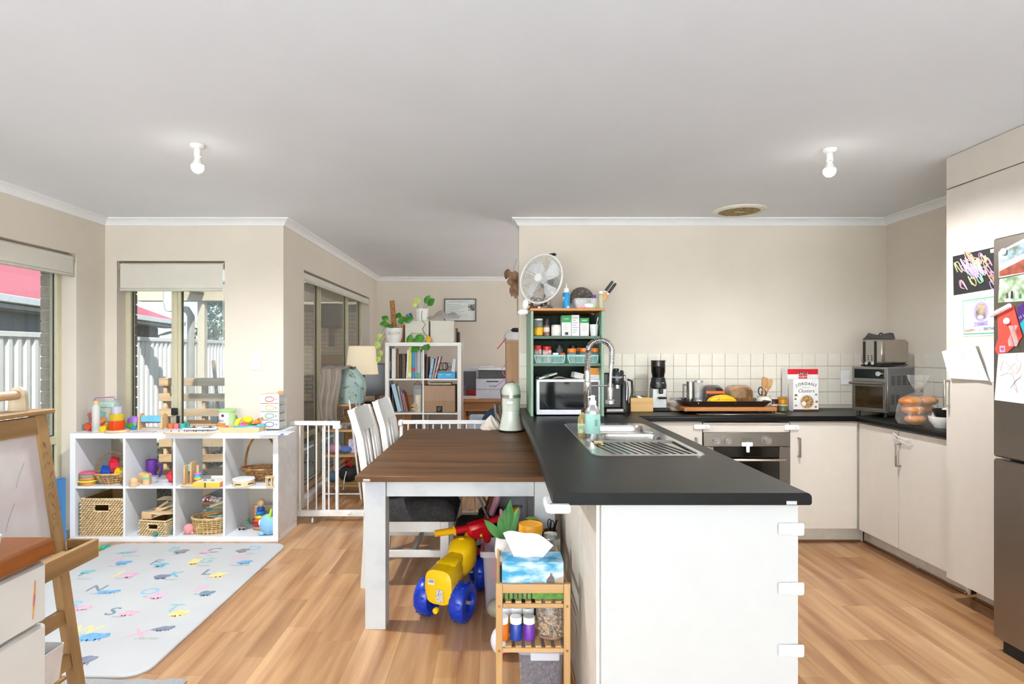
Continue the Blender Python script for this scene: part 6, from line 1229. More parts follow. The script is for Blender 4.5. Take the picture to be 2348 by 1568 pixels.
# ------------------------------------------------------------------ alphabet mat, rug, floor toys
MX0, MX1, MY0, MY1 = -2.66, -1.46, 2.42, 4.11
mt = thing('alphabet_mat', 'white padded play mat printed with an alphabet of animals', 'mat', ((MX0+MX1)/2, (MY0+MY1)/2, .0005)); hx_, hy_ = (MX1-MX0)/2, (MY1-MY0)/2
o0 = rrect(-hx_, hx_, -hy_, hy_, .09, 8); b = M(); lv = [(0, .0), (0, .007), (-.004, .0115), (-.012, .013)]
pv = None
for d, z in lv:
    cur = [(x*(1+d/hx_), y*(1+d/hy_), z) for x, y in o0]
    if pv: bridge(b, pv, cur)
    pv = cur
b.add(pv, [tuple(range(len(pv)))])
b.obj('pad', mat('cacbcb', .5, var=.03, scale=3, bump=.12, bscale=420), mt)
pal_ = dict(p='e3b6ca', t='8cc4c8', g='7d95a4', s='98c2de', y='f0da94', b='74aed8', n='9a9598', d='858aa0', k='74b8d0')
letters = [('A', 305, 1262, 'p', 'ALLIGATOR', -18, 5, 't', 1.6, .5), ('B', 400, 1259, 't', 'BEAR', 15, 5, 'n', 1.1, 1), ('C', 490, 1262, 'g', 'CAT', -22, 4, 'p', 1, .7), ('D', 583, 1257, 's', 'DOG', -28, 5, 'n', 1, .9), ('E', 265, 1286, 'p', 'ELEPHANT', 16, 4, 'b', 1.2, .9), ('F', 358, 1289, 'g', 'FROG', 10, 6, 'k', 1, .8), ('G', 474, 1285, 't', 'GIRAFFE', -28, 2, 'y', .8, 1.7), ('H', 545, 1284, 'p', 'HEDGEHOG', 15, 5, 'b', 1.1, .8),
    ('I', 190, 1315, 'b', 'IGUANA', 8, -4, 't', .9, .8), ('J', 275, 1314, 'y', 'JELLYFISH', 24, 4, 'p', 1, 1.2), ('K', 402, 1317, 'k', 'KOALA', -32, 5, 'd', 1.1, 1), ('L', 476, 1312, 'd', 'LION', 24, 6, 'y', 1.2, 1), ('N', 222, 1349, 'g', 'NARWHAL', 24, 8, 'b', 1.6, .6), ('O', 343, 1356, 's', 'OCTOPUS', 16, 10, 'p', 1.1, 1.1), ('P', 460, 1350, 'p', 'PENGUIN', 12, 10, 'g', 1, .9), ('R', 172, 1386, 's', 'RACCOON', 12, 8, 'p', 1.2, .8),
    ('S', 258, 1402, 'g', 'SNAIL', 35, 4, 'p', 1.2, .8), ('T', 398, 1394, 't', 'TIGER', 10, 12, 'y', 1.2, 1), ('W', 197, 1444, 'y', 'WHALE', 14, 16, 'b', 1.8, 1), ('X', 318, 1452, 'p', 'X-RAY FISH', 55, -11, 'd', 1.2, .6), ('Z', 145, 1510, 's', 'ZEBRA', 45, 4, 'd', 1.2, 1)]
ml = Vector(mt.location)
for ch, x, y, c1, word, dx, dy, c2, sx, sy in letters:
    q = G(x, y, .0139)-ml; q.z = .01345; M(TR(q)).text(ch, .125, shear=.0, bold=.012).obj('letter', mat(pal_[c1], .6), mt, ang=0)
    q = G(x+dx, y+dy, .0139)-ml; q.z = .01365
    b = M(TR(q, (0, 0, .2))); r = .038
    blob = [(r*sx*math.cos(a)*(1+.16*math.sin(3*a+x)), r*sy*math.sin(a)*(1+.14*math.cos(4*a+y))) for a in [2*PI*i/22 for i in range(22)]]
    b.add([(u, v, 0) for u, v in blob], [tuple(range(22))])
    for lx in (-.5, -.2, .3, .6): b.add([(r*sx*lx, -r*sy*.6, 0), (r*sx*lx+.008, -r*sy*.6, 0), (r*sx*lx+.010, -r*sy*1.25, 0), (r*sx*lx+.002, -r*sy*1.25, 0)], [(0, 3, 2, 1)])
    b.add([(r*sx*.8+.018*math.cos(a), r*sy*.35+.016*math.sin(a), .00005) for a in [2*PI*i/12 for i in range(12)]], [tuple(range(12))])
    b.obj('printed_animal', mat(pal_[c2], .6, var=.12, scale=40), mt, ang=0, kind='stuff')
    q = G(x+dx*.3, y+12, .0139)-ml; q.z = .0134; M(TR(q)).text(word, .022).obj('printed_word', mat('8f979c', .6), mt, ang=0)
# grey rug
b = M(); RX0, RX1, RY0, RY1 = -2.35, -1.265, 1.55, 2.405
def rug(u, v):
    x = RX0+(RX1-RX0)*u; y = RY0+(RY1-RY0)*v; e = min(1, min(u, 1-u)*26, min(v, 1-v)*26)
    w_ = math.sin(26*x+5*math.sin(9*y)+2.2*math.sin(17*y+11*x))
    return (x, y, .004+(.016+.007*max(-.4, w_))*e**.5)
b.sheet(rug, 150, 110); single(b, 'tufted_rug', mat('b1b0b0', .95, var=.12, scale=160, bump=.6, bscale=420), 'grey tufted rug with a wavy carved pattern at the edge of the play mat', 'rug', (0, 0, 0))
c = gt(206, 1263, 0); t = thing('pop_tube_toy', 'rainbow coloured stick of toy blocks on the floor beside the mat', 'toy', c+Vector((0, 0, .0005)), .55)
for i, cc in enumerate(('4a6fb8', 'b04a9a', 'e0452e', 'f0862a', 'f0d23a', '8ac83a', '2fb09a', '2f9a8e')): M().box(-.12+.03*i, -.0925+.03*i, -.012-.0006*i, .012+.0006*i, 0, .022, .003).obj('segment', col(cc), t)
c = gt(166, 1283, 0); single(M().tube([(-.05, -.02, .006), (.05, .03, .006)], .005, 8), 'toy_crayon', mat('e9e6cf', .5, col2='6f9a4a', scale=9), 'pale crayon lying on the floor between the easel and the mat', 'crayon', c)
# ------------------------------------------------------------------ easel
OAK = wood('8f6d45', 'b4905f', .5, axis='z', rand=.05); OAKY = wood('8f6d45', 'b4905f', .5, axis='y', rand=.05)
es_ = thing('childs_easel', 'oak childrens easel with a scribbled whiteboard and paper roll holder', 'easel', (-1.5, 1.8, 0))
ex = lambda z: -.114+.146*(1.13-z)       # lean of the board side, local x
def leg(y0, y1, z0_, z1_, xo, th=.028, sgn=1):
    b = M(); pts = [(ex(z0_)*1+xo, z0_), (ex(z0_)+xo+th, z0_), (ex(z1_)+xo+th, z1_), (ex(z1_)+xo, z1_)]
    if sgn < 0: pts = [(-.30-(p_[0]+.114), p_[1]) for p_ in pts]
    b.at(Matrix(((1, 0, 0, 0), (0, 0, 1, 0), (0, 1, 0, 0), (0, 0, 0, 1)))).prism(pts, y0, y1); return b
for y0, y1 in ((.225, .27), (-.33, -.285)):
    leg(y0, y1, 0, 1.125, 0).obj('leg', OAK, es_); leg(y0, y1, 0, 1.125, -.02, sgn=-1).obj('leg', OAK, es_)
leg(-.2845, .2245, .70, 1.06, .008, .010).obj('whiteboard', mat('dcdad8', .35, col2='cbbfc0', scale=4), es_)
leg(-.2845, .2245, 1.061, 1.12, .0, .026).obj('top_rail', OAKY, es_); leg(-.2845, .2245, .655, .699, .0, .026).obj('bottom_rail', OAKY, es_)
M().box(-.20, -.075, -.36, .30, 1.127, 1.142, .003).obj('top_board', OAKY, es_)
b = M(); xi = ex(.66)+.03; b.box(xi, xi+.09, -.34, .285, .64, .65); b.obj('tray_base', OAKY, es_)
M().box(xi+.09, xi+.106, -.34, .285, .62, .685, .003).obj('tray_front', OAKY, es_); M().box(xi, xi+.0895, .27, .285, .651, .685, .003).obj('tray_end', OAK, es_)
M().box(-.02, .128, -.28, .08, .30, .312, .002).obj('lower_shelf', OAKY, es_)
for z in (.41, .26): leg(-.2845, .2245, z, z+.045, .004, .02).obj('stretcher', OAKY, es_)
for y in (.21, -.27):
    M().at(TR((-.135, y, 1.142)) @ FRONT).prism([(-.032, 0), (.032, 0), (.028, .05)]+[(.028*math.cos(a), .055+.028*math.sin(a)) for a in [PI*i/10 for i in range(11)]]+[(-.028, .05)], -.007, .007).obj('roll_bracket', wood('b7a58a', 'd8c8ac', axis='z'), es_)
M().cyl((-.135, -.27, 1.197), (-.135, .205, 1.197), .016).obj('dowel', wood('b08a66', 'd2ae88'), es_)
# scribbles in felt pen on the stile and rail
b = M()
for i in range(9):
    z = .74+.035*i; x = ex(z)+.0285; y = .232+.004*(i % 3); b.tube([(x+.0006, y+.012*math.cos(a+i)+.006, z+.012*math.sin(a*1.3)) for a in [j*.7 for j in range(7)]], .0006, 4)
b.obj('pen_scribbles', mat('4a3a3f', .7), es_, kind='stuff')
b = M()
for i in range(7): y0 = -.25+.06*i; z = .78+.04*((i*3) % 5); b.tube([(ex(z+.02*j)+.0190, y0+.012*j, z+.02*j+.006*math.sin(j)) for j in range(5)], .0005, 4)
b.obj('board_scribbles', mat('8a8688', .7), es_, kind='stuff')
t = thing('white_bin', 'small white plastic tub hanging on the lower easel rail', 'tub', (-1.412, 1.80, .3126)); b = M(); A_ = rrect(-.034, .034, -.06, .06, .01); B_ = rrect(-.042, .042, -.07, .07, .012); bridge(b, [(x, y, 0) for x, y in A_], [(x, y, .11) for x, y in B_]); bridge(b, [(x, y, .11) for x, y in B_], [(x*.95, y*.97, .11) for x, y in B_]); bridge(b, [(x*.95, y*.97, .11) for x, y in B_], [(x*.95, y*.97, .004) for x, y in A_]); b.add([(x*.95, y*.97, .004) for x, y in A_], [tuple(range(len(A_)))]); b.add([(x, y, 0) for x, y in A_], [tuple(reversed(range(len(A_))))]); b.obj('body', mat('e9e9ea', .4), t)
# drawer cabinet in the near corner
dc = thing('drawer_cabinet', 'white drawer cabinet with a varnished timber top in the near corner', 'cabinet', (-1.10, 1.44, 0)); DW = mat('e3e1dc', .45, var=.03, scale=5)
M().box(-.50, -.022, -.62, 0, .05, .838).obj('carcass', DW, dc, ang=0); M().box(-.52, .012, -.64, .015, .840, .888, .008).obj('top_board', wood('7d4014', 'a5602a', .28, axis='y'), dc)
for z1_, z0_ in ((.832, .690), (.684, .500), (.494, .30), (.294, .06)):
    d = M().box(-.0215, 0, -.60, -.002, z0_, z1_, .006).obj('drawer', DW, dc); M().box(.0002, .0035, -.33, -.26, z0_+.03, z0_+.075, .003).obj('grip', mat('d2d0ca', .45), d)
b = M()
b.tube([(.0006, -.04, .80), (.0006, -.043, .76), (.0006, -.047, .71)], [.0012, .0028, .001], 4)
b.obj('paint_drip', mat('d9a03a', .5, col2='c8707a', scale=40), dc, kind='stuff')
p = P(2, 1236, 1.2); p.z = .8726; single(M().lathe([(0, 0), (.016, 0), (.024, .05), (.023, .05), (.015, .002), (0, .002)], 18), 'plastic_cup', clear('ffffff', .6, .1, 'eef0f0'), 'small clear plastic cup on the timber top of the drawer cabinet', 'cup', (-1.115, 1.29, .8886))
# ------------------------------------------------------------------ dining table and chairs
TBZ = .76; CHW = mat('e9e9e6', .5, var=.03, scale=7); DISW = mat('cfd2d4', .55, col2='b2b9c3', scale=6, lo=.5, hi=.85)
tb = thing('dining_table', 'distressed white dining table with a brown plank top against the peninsula', 'table', (-.18, 3.63, 0)); TX = .49; TOPW = wood('3f2714', '6b4726', .48, 16, 1.6, rand=.08, axis='x', spec=.25, lo=.25, hi=.75)
for i in range(5): y0 = -.864+.3456*i; M().box(-TX, TX, y0+.0008, y0+.3448, TBZ-.027, TBZ, .0025).obj('top_plank', TOPW, tb)
for sx in (-1, 1):
    for sy in (-1, 1):
        b = M(); xo, yo = sx*(TX-.03), sy*(.864-(.09 if sy < 0 else .002)); b.prism([(xo, yo), (xo-sx*.098, yo), (xo-sx*.098, yo-sy*.098), (xo, yo-sy*.098)], 0, TBZ-.0275); b.obj('leg', DISW, tb, ang=20)
M().box(-TX+.13, TX-.13, -.864+.105, -.864+.125, .64, TBZ-.0275, .001).obj('apron', DISW, tb); M().box(-TX+.13, TX-.13, .864-.125, .864-.105, .64, TBZ-.0275, .001).obj('apron', DISW, tb)
for sx in (-1, 1): M().box(sx*(TX-.045), sx*(TX-.065), -.864+.19, .864-.19, .64, TBZ-.0275, .001).obj('apron', DISW, tb)
M().box(-TX+.04, -TX+.075, -.870, -.8645, TBZ-.024, TBZ-.012, .002).obj('corner_protector', clear('f2ede6', .4, .2, 'e2d9cf'), tb)
ch = thing('dining_chair', 'white slatted dining chair with a dark seat pushed under the near side of the table', 'chair', (-.46, 3.575, 0), 0, 'white dining chairs')
b = M(); b.sheet(lambda u, v: (-.262+.487*u, -.225+.45*v, .385+.105*(min(1, 7*min(u, 1-u)))**.4*(min(1, 7*min(v, 1-v)))**.4), 28, 28); b.box(-.262, .225, -.225, .225, .378, .390, .004); b.obj('seat', mat('2c2b2b', .95, col2='3d3b3b', scale=60, bump=.4, bscale=260), ch, ang=70)
for y in (-.20, .20):
    M().box(.135, .185, y-.02, y+.02, 0, .3775, .003).obj('leg', CHW, ch)
    pts = [(-.30, 0), (-.285, .25), (-.28, .48), (-.295, .65), (-.325, .85), (-.375, 1.01)]
    pl = [(x-.02, z) for x, z in pts]+[(x+.02, z) for x, z in reversed(pts)]; b = M(); b.at(TR((0, y, 0)) @ FRONT).prism(pl, -.02, .02); b.obj('back_leg', CHW, ch)
def bx_(z): 
    for (x0, z0_), (x1, z1_) in zip(pts, pts[1:]):
        if z <= z1_: return x0+(x1-x0)*(z-z0_)/(z1_-z0_)
    return pts[-1][0]
b = M(); b.sheet(lambda u, v: (bx_(.87+.14*v)-.02*math.sin(PI*u), -.18+.36*u, .87+.14*v), 10, 6, .022); b.obj('top_rail', CHW, ch)
for i in range(5): y = -.144+.072*i; b = M(); b.sheet(lambda u, v: (bx_(.50+.37*v)-.018*math.sin(PI*(y+.18)/.36), y-.017+.034*u, .50+.37*v), 2, 9, .012); b.obj('slat', CHW, ch)
M().box(-.29, -.27, -.18, .18, .47, .51, .002).obj('lower_back_rail', CHW, ch)
for y in (-.2, .2): M().box(-.265, .134, y-.010, y+.010, .315, .3775, .002).obj('seat_rail', CHW, ch); M().box(-.27, .134, y-.008, y+.008, .17, .21, .002).obj('stretcher', CHW, ch)
M().box(.148, .170, -.179, .179, .315, .3775, .002).obj('seat_rail', CHW, ch); M().box(-.285, -.265, -.179, .179, .315, .3775, .002).obj('seat_rail', CHW, ch); M().box(-.03, -.01, -.191, .191, .178, .205, .002).obj('stretcher', CHW, ch)
copytree(ch, (-.445, 4.165, 0), 0, 'white slatted dining chair behind, at the far end of the table beside the baby gate')
# ------------------------------------------------------------------ stand mixer and cloth on the table
c = G(1172, 990, TBZ+.0006); k = K(c.y); mxr = thing('stand_mixer', 'pale mint stand mixer with a steel bowl at the far end of the table', 'mixer', c+Vector((0, .05, 0))); MINT = mat('dbe0d2', .25, var=.01, coat=.4)
M().lathe([(0, 0), (1, 0), (1.02, .012), (0, .012)], 26, sc=(29*k, .10, 1)).obj('foot', BLACK, mxr)
M().lathe([(0, .0125), (1, .0125), (.97, .02), (.86, 20*k), (.75, 40*k), (.73, 48*k), (0, 48*k)], 28, sc=(28*k, .095, 1)).obj('base', MINT, mxr)
M().lathe([(0, 48.2*k), (.82, 48.2*k), (.84, 60*k), (.87, 78*k), (0, 78*k)], 28, sc=(25*k, .085, 1)).obj('column', MINT, mxr)
M().lathe([(0, 78*k), (1.0, 78*k), (1.0, 86*k), (0, 86*k)], 28, sc=(22.5*k, .09, 1)).obj('trim_band', CHROME, mxr)
M().lathe([(0, 86*k), (1.0, 86*k), (1.0, 92*k), (.92, 102*k), (.70, 109*k), (.35, 112.5*k), (0, 113*k)], 28, sc=(22*k, .13, 1)).obj('head', MINT, mxr)
M().box(-11*k, 4*k, -.078, -.070, 64*k, 71*k, .002).obj('badge', mat('cfd0c6', .3, .5), mxr)
M().tube([(-22*k, -.02, 70*k), (-24*k, -.03, 95*k), (-12*k, -.04, 112*k), (4*k, -.03, 115*k), (16*k, -.02, 106*k)], .0035, 6).obj('cord', mat('3a3630', .5), mxr)
M().lathe([(0, 14*k), (10*k, 14*k), (19*k, 30*k), (24*k, 58*k), (23*k, 58*k), (18*k, 31*k), (0, 16*k)], 26, (-18*k, .12, 0)).obj('bowl', mat('c9c7c2', .15, 1.0), mxr)
b = M()
def cloth(u, v):
    a = 2*PI*u; r = 22*k*(1-v**1.7)*(1+.16*math.sin(3*a+1)+.09*math.sin(7*a+9*v)); return (r*math.cos(a)+4*k*v, .8*r*math.sin(a), .0008+34*k*v*(1+.10*math.sin(5*a+4*v)*(1-v)))
b.sheet(cloth, 44, 14); c2 = G(1122, 986, TBZ+.0006); single(b, 'cotton_cloth', mat('e3d8c9', .95, bump=.3, bscale=200), 'crumpled cream cloth heaped on the table beside the mixer', 'cloth', c2+Vector((0, .05, 0)), ang=60)
# ------------------------------------------------------------------ baby gate across the study opening
GM = mat('f0f0ef', .35); GYY = 4.665; gk = GYY/F
gx = lambda px: (px-CX)*gk
gz = lambda py: H-(py-CY)*gk
gt_ = thing('baby_gate', 'white metal baby gate panel beside the cube shelf with its long threshold bar', 'gate', (gx(663), GYY, 0)); x0_ = gx(663)
M().box(0, gx(780)-x0_, -.012, .012, gz(975), gz(965), .003).obj('top_rail', GM, gt_)
M().box(gx(680)-x0_, gx(915)-x0_, -.014, .014, gz(1183), gz(1169), .003).obj('threshold_bar', GM, gt_)
for px in (687.5, 706, 725.5, 744.6, 754): M().cyl((gx(px)-x0_, 0, gz(1169)), (gx(px)-x0_, 0, gz(975)), .0062, n=10).obj('bar', GM, gt_)
M().box(gx(769.5)-x0_, gx(776.5)-x0_, -.012, .012, gz(1169), gz(975), .003).obj('post', GM, gt_); M().cyl((gx(739)-x0_, .02, gz(1169)), (gx(739)-x0_, .02, gz(975)), .007, n=10).obj('bar', GM, gt_)
M().box(gx(764)-x0_, gx(782)-x0_, -.02, .02, gz(983), gz(974.5), .004).obj('latch', GM, gt_); M().ell((gx(801)-x0_, -.016, gz(1174)), (.022, .006, .018), 16, 8).obj('catch', mat('fafafa', .4), gt_)
b = M(); b.cyl((gx(716.5)-x0_, 0, .03), (gx(716.5)-x0_, 0, gz(1183)), .006, n=10); b.cyl((gx(716.5)-x0_, 0, 0), (gx(716.5)-x0_, 0, .032), .017, .012, 14); b.obj('screw_foot', mat('c9c9c7', .3, .5), gt_)
M().cyl((0, 0, gz(1169)), (0, 0, gz(975)), .0062, n=10).obj('bar', GM, gt_)
g2 = thing('baby_gate', 'white metal baby gate panel behind the far end of the dining table', 'gate', (gx(920), GYY, 0)); x0_ = gx(920); xe = .160-x0_
M().box(0, xe, -.012, .012, gz(972), gz(963), .003).obj('top_rail', GM, g2); M().box(0, xe, -.012, .012, .05, .08, .003).obj('bottom_rail', GM, g2); M().box(-.012, .012, -.014, .014, 0, gz(962), .003).obj('post', GM, g2); M().box(xe-.02, xe, -.014, .014, 0, gz(962), .003).obj('post', GM, g2)
for i in range(13): M().cyl((.055+.066*i, 0, .08), (.055+.066*i, 0, gz(972)), .006, n=8).obj('bar', GM, g2)
M().box(-.02, .012, -.03, .03, gz(975), gz(963), .004).obj('latch', GM, g2)
# ------------------------------------------------------------------ study: bookcase
BX0, BY0, BW, BD, BH = -1.137, 5.97, .772, .39, 1.444
bc_ = thing('cube_bookcase', 'tall white cube bookcase crammed with books in the study', 'bookcase', (BX0, BY0, 0)); SHB = mat('eceae6', .4, var=.01)
M().box(0, BW, 0, BD, BH-.038, BH, .001).obj('top_board', SHB, bc_); M().box(0, BW, 0, BD, 0, .038, .001).obj('bottom_board', SHB, bc_)
for x in (0, BW-.038): M().box(x, x+.038, 0, BD, .0385, BH-.0385, .001).obj('side_panel', SHB, bc_)
RH = (BH-.076-.048)/4; CW2 = (BW-.076-.016)/2
M().box(.038+CW2, .038+CW2+.016, .001, BD-.001, .0385, BH-.0385, .0008).obj('divider', SHB, bc_)
for j in range(3):
    for i in range(2): x = .038+(CW2+.016)*i; z = .038+RH*(j+1)+.016*j; M().box(x+.0005, x+CW2-.0005, .002, BD-.002, z, z+.016, .0008).obj('shelf_board', SHB, bc_)
R1, R2, R3 = .038+RH*3+.0486, .038+RH*2+.0326, .038+RH+.0166
kb_ = (BY0+.02)/F
def book(label, x0, x1, yt, z, Y, m, d=.18, tilt=0.0, nm='book', cat='book', group='books in the study bookcase', text=None, band=None):
    k = Y/F; w_ = max(.006, (x1-x0)*k); h = min(H-(yt-CY)*k-z, .325)
    p = on((x0+x1)/2, Y, z); o = M().box(-w_/2, w_/2, 0, d, 0, h, .0015).obj(nm, m); o.location = p; o.rotation_euler = (0, tilt, 0)
    if tilt: o.location.z += abs(math.sin(tilt))*w_/2+.0005
    tag(o, label, cat, group)
    if text: M().at(TR((0, -.0006, h*.42)) @ FRONT @ Matrix.Rotation(-PI/2, 4, 'Z')).text(text, w_*.8, bold=.02).obj('spine_lettering', mat('e8e4dc', .6), o, ang=0)
    if band: M().box(-w_/2-.0003, w_/2+.0003, -.0006, .001, h*band[1], h*band[2]).obj('spine_band', mat(band[0], .5), o, ang=0)
    return o
Y1 = 6.03
book('black book with white spine lettering at the end of the upper row', 889, 897, 799, R1, Y1, mat('26272b', .5), text='YEARS!')
book('thick white paperback beside the black lettered book', 898, 907.5, 799, R1, Y1, mat('e6e2dc', .6))
book('brown patterned notebook beside the white paperback', 909, 915.5, 811, R1, Y1, mat('5a3f28', .6, col2='8a6a48', scale=60))
book('slim black notebook between the two brown ones', 916.5, 921, 811, R1, Y1, mat('1d1c1d', .6))
book('second brown patterned notebook in the upper row', 922, 929.5, 811, R1, Y1, mat('4f3623', .6, col2='805f3f', scale=60))
book('white folder leaning before the yellow binder', 931, 935, 802, R1, Y1, mat('efefee', .5), tilt=.04)
book('yellow green ring binder in the upper row', 935.5, 943, 796, R1, Y1, mat('d2d66a', .5), band=('e9ecc0', .05, .18), tilt=.02)
book('bright blue ring binder in the upper row', 944, 951.5, 796, R1, Y1, mat('1f8fc4', .5), band=('b83050', .22, .34), tilt=.02)
book('slim pinkish folder beside the blue binder', 952.5, 955, 806, R1, Y1, mat('c9b8b4', .5))
book('grey storage file with a green label in the upper row', 956, 964, 801, R1, Y1, mat('aab0b6', .4), band=('4fae8a', .02, .2))
book('thin white folder against the divider', 965, 967.5, 806, R1, Y1, mat('e9e9ea', .5))
book('dark red hardback against the divider', 970.5, 974.5, 812, R1, Y1, mat('6a1f28', .5))
book('brown box file leaning in the right upper cube', 976, 981, 818, R1, Y1, mat('4a3f38', .6), tilt=.03)
book('blue magazine leaning in the right upper cube', 983, 989, 822, R1, Y1, mat('3f7fb8', .4, col2='a9c8e0', scale=30), tilt=.16)
book('grey magazine leaning beside the blue one', 990, 994, 818, R1, Y1, mat('a9a6a2', .4), tilt=.2)
book('magazine with a red edge leaning in the right upper cube', 995, 999, 816, R1, Y1, mat('c43a3a', .4, col2='d8d4d0', scale=20), tilt=.24)
c = on(1023, Y1, R1); t = thing('cyan_box', 'flat cyan cardboard box at the bottom of the right upper cube', 'box', c); kk = Y1/F; M().box(-20*kk, 21*kk, 0, .2, 0, 14*kk, .002).obj('box', mat('15a6dc', .45), t); lines(t, -16*kk, -6*kk, 7*kk, 10*kk, -.0003, WHT, 1); lines(t, 0, 18*kk, 7*kk, 10*kk, -.0003, WHT, 1)
cb2 = c+Vector((0, .08, 14*kk+.012))
for i, (r, cc, lb) in enumerate(((.05, '2b2a2a', 'black'), (.042, '8c8a88', 'grey'), (.035, 'e2e0de', 'white'))):
    b = M(); b.tube([(r*math.cos(a)*(1+.3*math.sin(a*1.7+i)), .02*math.sin(a*2+i), .045+r*.9*math.sin(a)+.01*math.sin(3*a)) for a in [j*.42 for j in range(46)]], .004, 5); single(b, 'cable_coil', mat(cc, .6), lb+' loose cable coil piled on the cyan box', 'cable', cb2+Vector((-.045+.04*i, 0, .0)))
single(M().box(-.02, .02, -.015, .015, 0, .14, .004), 'power_adapter', mat('c9cbcc', .4), 'tall grey power adapter standing on the cyan box', 'adapter', on(1039, Y1+.03, R1+14*kk+.0006)).rotation_euler = (0, .12, 0)
Y2 = 6.05
book('slim pink book at the end of the second row', 889.5, 892.5, 877, R2, Y2, mat('b98a9c', .5)); book('black folder upright in the second row', 894, 899, 882, R2, Y2, mat('222225', .5)); book('second black folder leaning in the second row', 900, 906, 886, R2, Y2, mat('2c2d31', .5), tilt=-.12)
book('tall pale blue rounded album leaning in the second row', 912, 921, 880, R2, Y2-.03, mat('a3c2d6', .35), tilt=-.24, d=.16)
book('clear document folder leaning beside the album', 922, 926, 884, R2, Y2, clear('ffffff', .5, .1, 'c9ccc6'), tilt=-.2, cat='folder'); book('purple book leaning in the second row', 928, 931, 896, R2, Y2, mat('9a6fb0', .5), tilt=-.2); book('orange brown book leaning in the second row', 932, 935.5, 900, R2, Y2, mat('b06a3a', .5), tilt=-.22)
t = thing('grey_lantern', 'grey gift lantern box at the back of the second row', 'lantern', on(957, Y2+.1, R2)); kk = Y2/F; M().box(-10*kk, 10*kk, 0, .08, 0, 62*kk, .004).obj('body', mat('8f9096', .5), t); M().tube([(-8*kk, .03, 62*kk), (0, .03, 70*kk), (8*kk, .03, 62*kk)], .003, 6).obj('handle', mat('6a4a40', .6), t)
t = thing('pillar_candle', 'cream pillar candle with a dried flower bow in the second row', 'candle', on(959, Y2, R2)); M().lathe([(0, 0), (8*kk, 0), (8*kk, 40*kk), (0, 40*kk)], 20).obj('candle', mat('ece2c4', .5), t); M().lathe([(8.6*kk, 0), (8.7*kk, 52*kk)], 20).obj('glass', clear('ffffff', .85, .05), t)
b = M()
for i in range(7): a = i*.9; b.cb((-6*kk+4*kk*math.cos(a), -.055, 12*kk+7*kk*math.sin(a)), (7*kk, .003, 3*kk), .001, rot=(0, -a, 0))
b.obj('bow', mat('d8bf8e', .8), t)
t = thing('cardboard_box', 'open brown cardboard box filling a cube of the bookcase', 'box', on(1007.5, BY0+.02, R2)); w_ = 72*kb_; h = 62*kb_; CBD = mat('a98a6c', .8, var=.04, stretch=(30, 1, 1), scale=4)
b = M(); b.box(-w_/2, w_/2, 0, .004, 0, h); b.box(-w_/2, w_/2, .296, .3, 0, h); b.box(-w_/2, -w_/2+.004, .004, .296, 0, h); b.box(w_/2-.004, w_/2, .004, .296, 0, h); b.box(-w_/2, w_/2, 0, .3, 0, .004); b.obj('box', CBD, t, ang=0)
M().box(-w_/2-.002, w_/2-.006, -.005, -.001, h*.42, h*.995, .001).obj('flap', mat('b0917a', .8, var=.04, stretch=(30, 1, 1), scale=4), t); M().box(-7*kb_, 7*kb_, -.0012, -.0002, 0, 15*kb_).obj('label', BLACKM, t); lines(t, -4*kb_, 4*kb_, 3*kb_, 12*kb_, -.0013, mat('c9a080', .6), 3)
single(M().box(-w_*.36, w_*.36, 0, .2, 0, .004, .001), 'magazine', mat('1d1c1e', .4), 'dark magazine lying across the top of the cardboard box', 'magazine', t.location+Vector((0, .03, h+.002))); single(M().box(-w_*.36, w_*.36, 0, .2, 0, .012, .001), 'magazine', mat('d8c84a', .5, col2='e9e9e6', scale=20), 'yellow edged magazines on top of the cardboard box', 'magazine', t.location+Vector((.0, .05, h+.008)))
single(M().box(-.15, .14, 0, .25, 0, .05, .006), 'laptop_case', mat('232325', .5), 'flat black case lying in the third row of the bookcase', 'case', on(1007, BY0+.04, R3+.17)); bpy.data.objects['laptop_case'].location.z = R3
# ---- on top of the bookcase
YT = 6.05; kt = YT/F
def fbox(label, x0, x1):
    t = thing('fabric_box', label, 'box', on((x0+x1)/2, YT, BH+.0006), 0, 'cream storage boxes'); w_ = (x1-x0)*kt; h = 50*kt
    M().box(-w_/2, w_/2, 0, .25, 0, h, .003).obj('box', mat('dfdcd0', .7, var=.02), t); return t
fbox('cream storage box behind the trailing plant on the bookcase', 929, 983); fbox('cream storage box under the plastic bag on the bookcase', 986.5, 1041)
for x, yt, cc, lb in ((1043, 738, 'b8aca0', 'grey book standing beside the cream box'), (1046.3, 752, '6a4a3a', 'brown book standing beside the grey one'), (1051, 761, '1c1c1d', 'small black book at the end of the bookcase top')): book(lb, x-1.4, x+1.6, yt, BH+.0006, YT+.01, mat(cc, .6), group='books on the bookcase top')
book('orange book standing behind the white pot', 919, 925.5, 744, BH+.0006, YT+.12, mat('d8862a', .5), group='books on the bookcase top')
t = thing('bloom_pot_plant', 'white pot lettered BLOOM with a leafy plant climbing a moss pole', 'plant', on(904, 5.99+.07, BH+.0006)); kk = 6.06/F
M().lathe([(0, 0), (14*kk, 0), (15*kk, 2*kk), (19*kk, 12*kk), (20*kk, 33*kk), (18*kk, 33*kk), (17*kk, 28*kk), (0, 28*kk)], 26).obj('pot', mat('eeede9', .4), t)
b = M()
for i, chx in enumerate('BLOOM'): a = -PI/2+.1+(i-2)*.27; b.at(TR((20.3*kk*math.cos(a), 20.3*kk*math.sin(a), 20*kk), (0, 0, a+PI/2)) @ FRONT).text(chx, 9*kk)
b.obj('pot_lettering', mat('b9a68c', .6), t, ang=0)
M().lathe([(0, 33*kk), (13*kk, 33*kk), (13*kk, 35*kk), (0, 35*kk)], 18).obj('inner_pot', mat('9a4a30', .7), t)
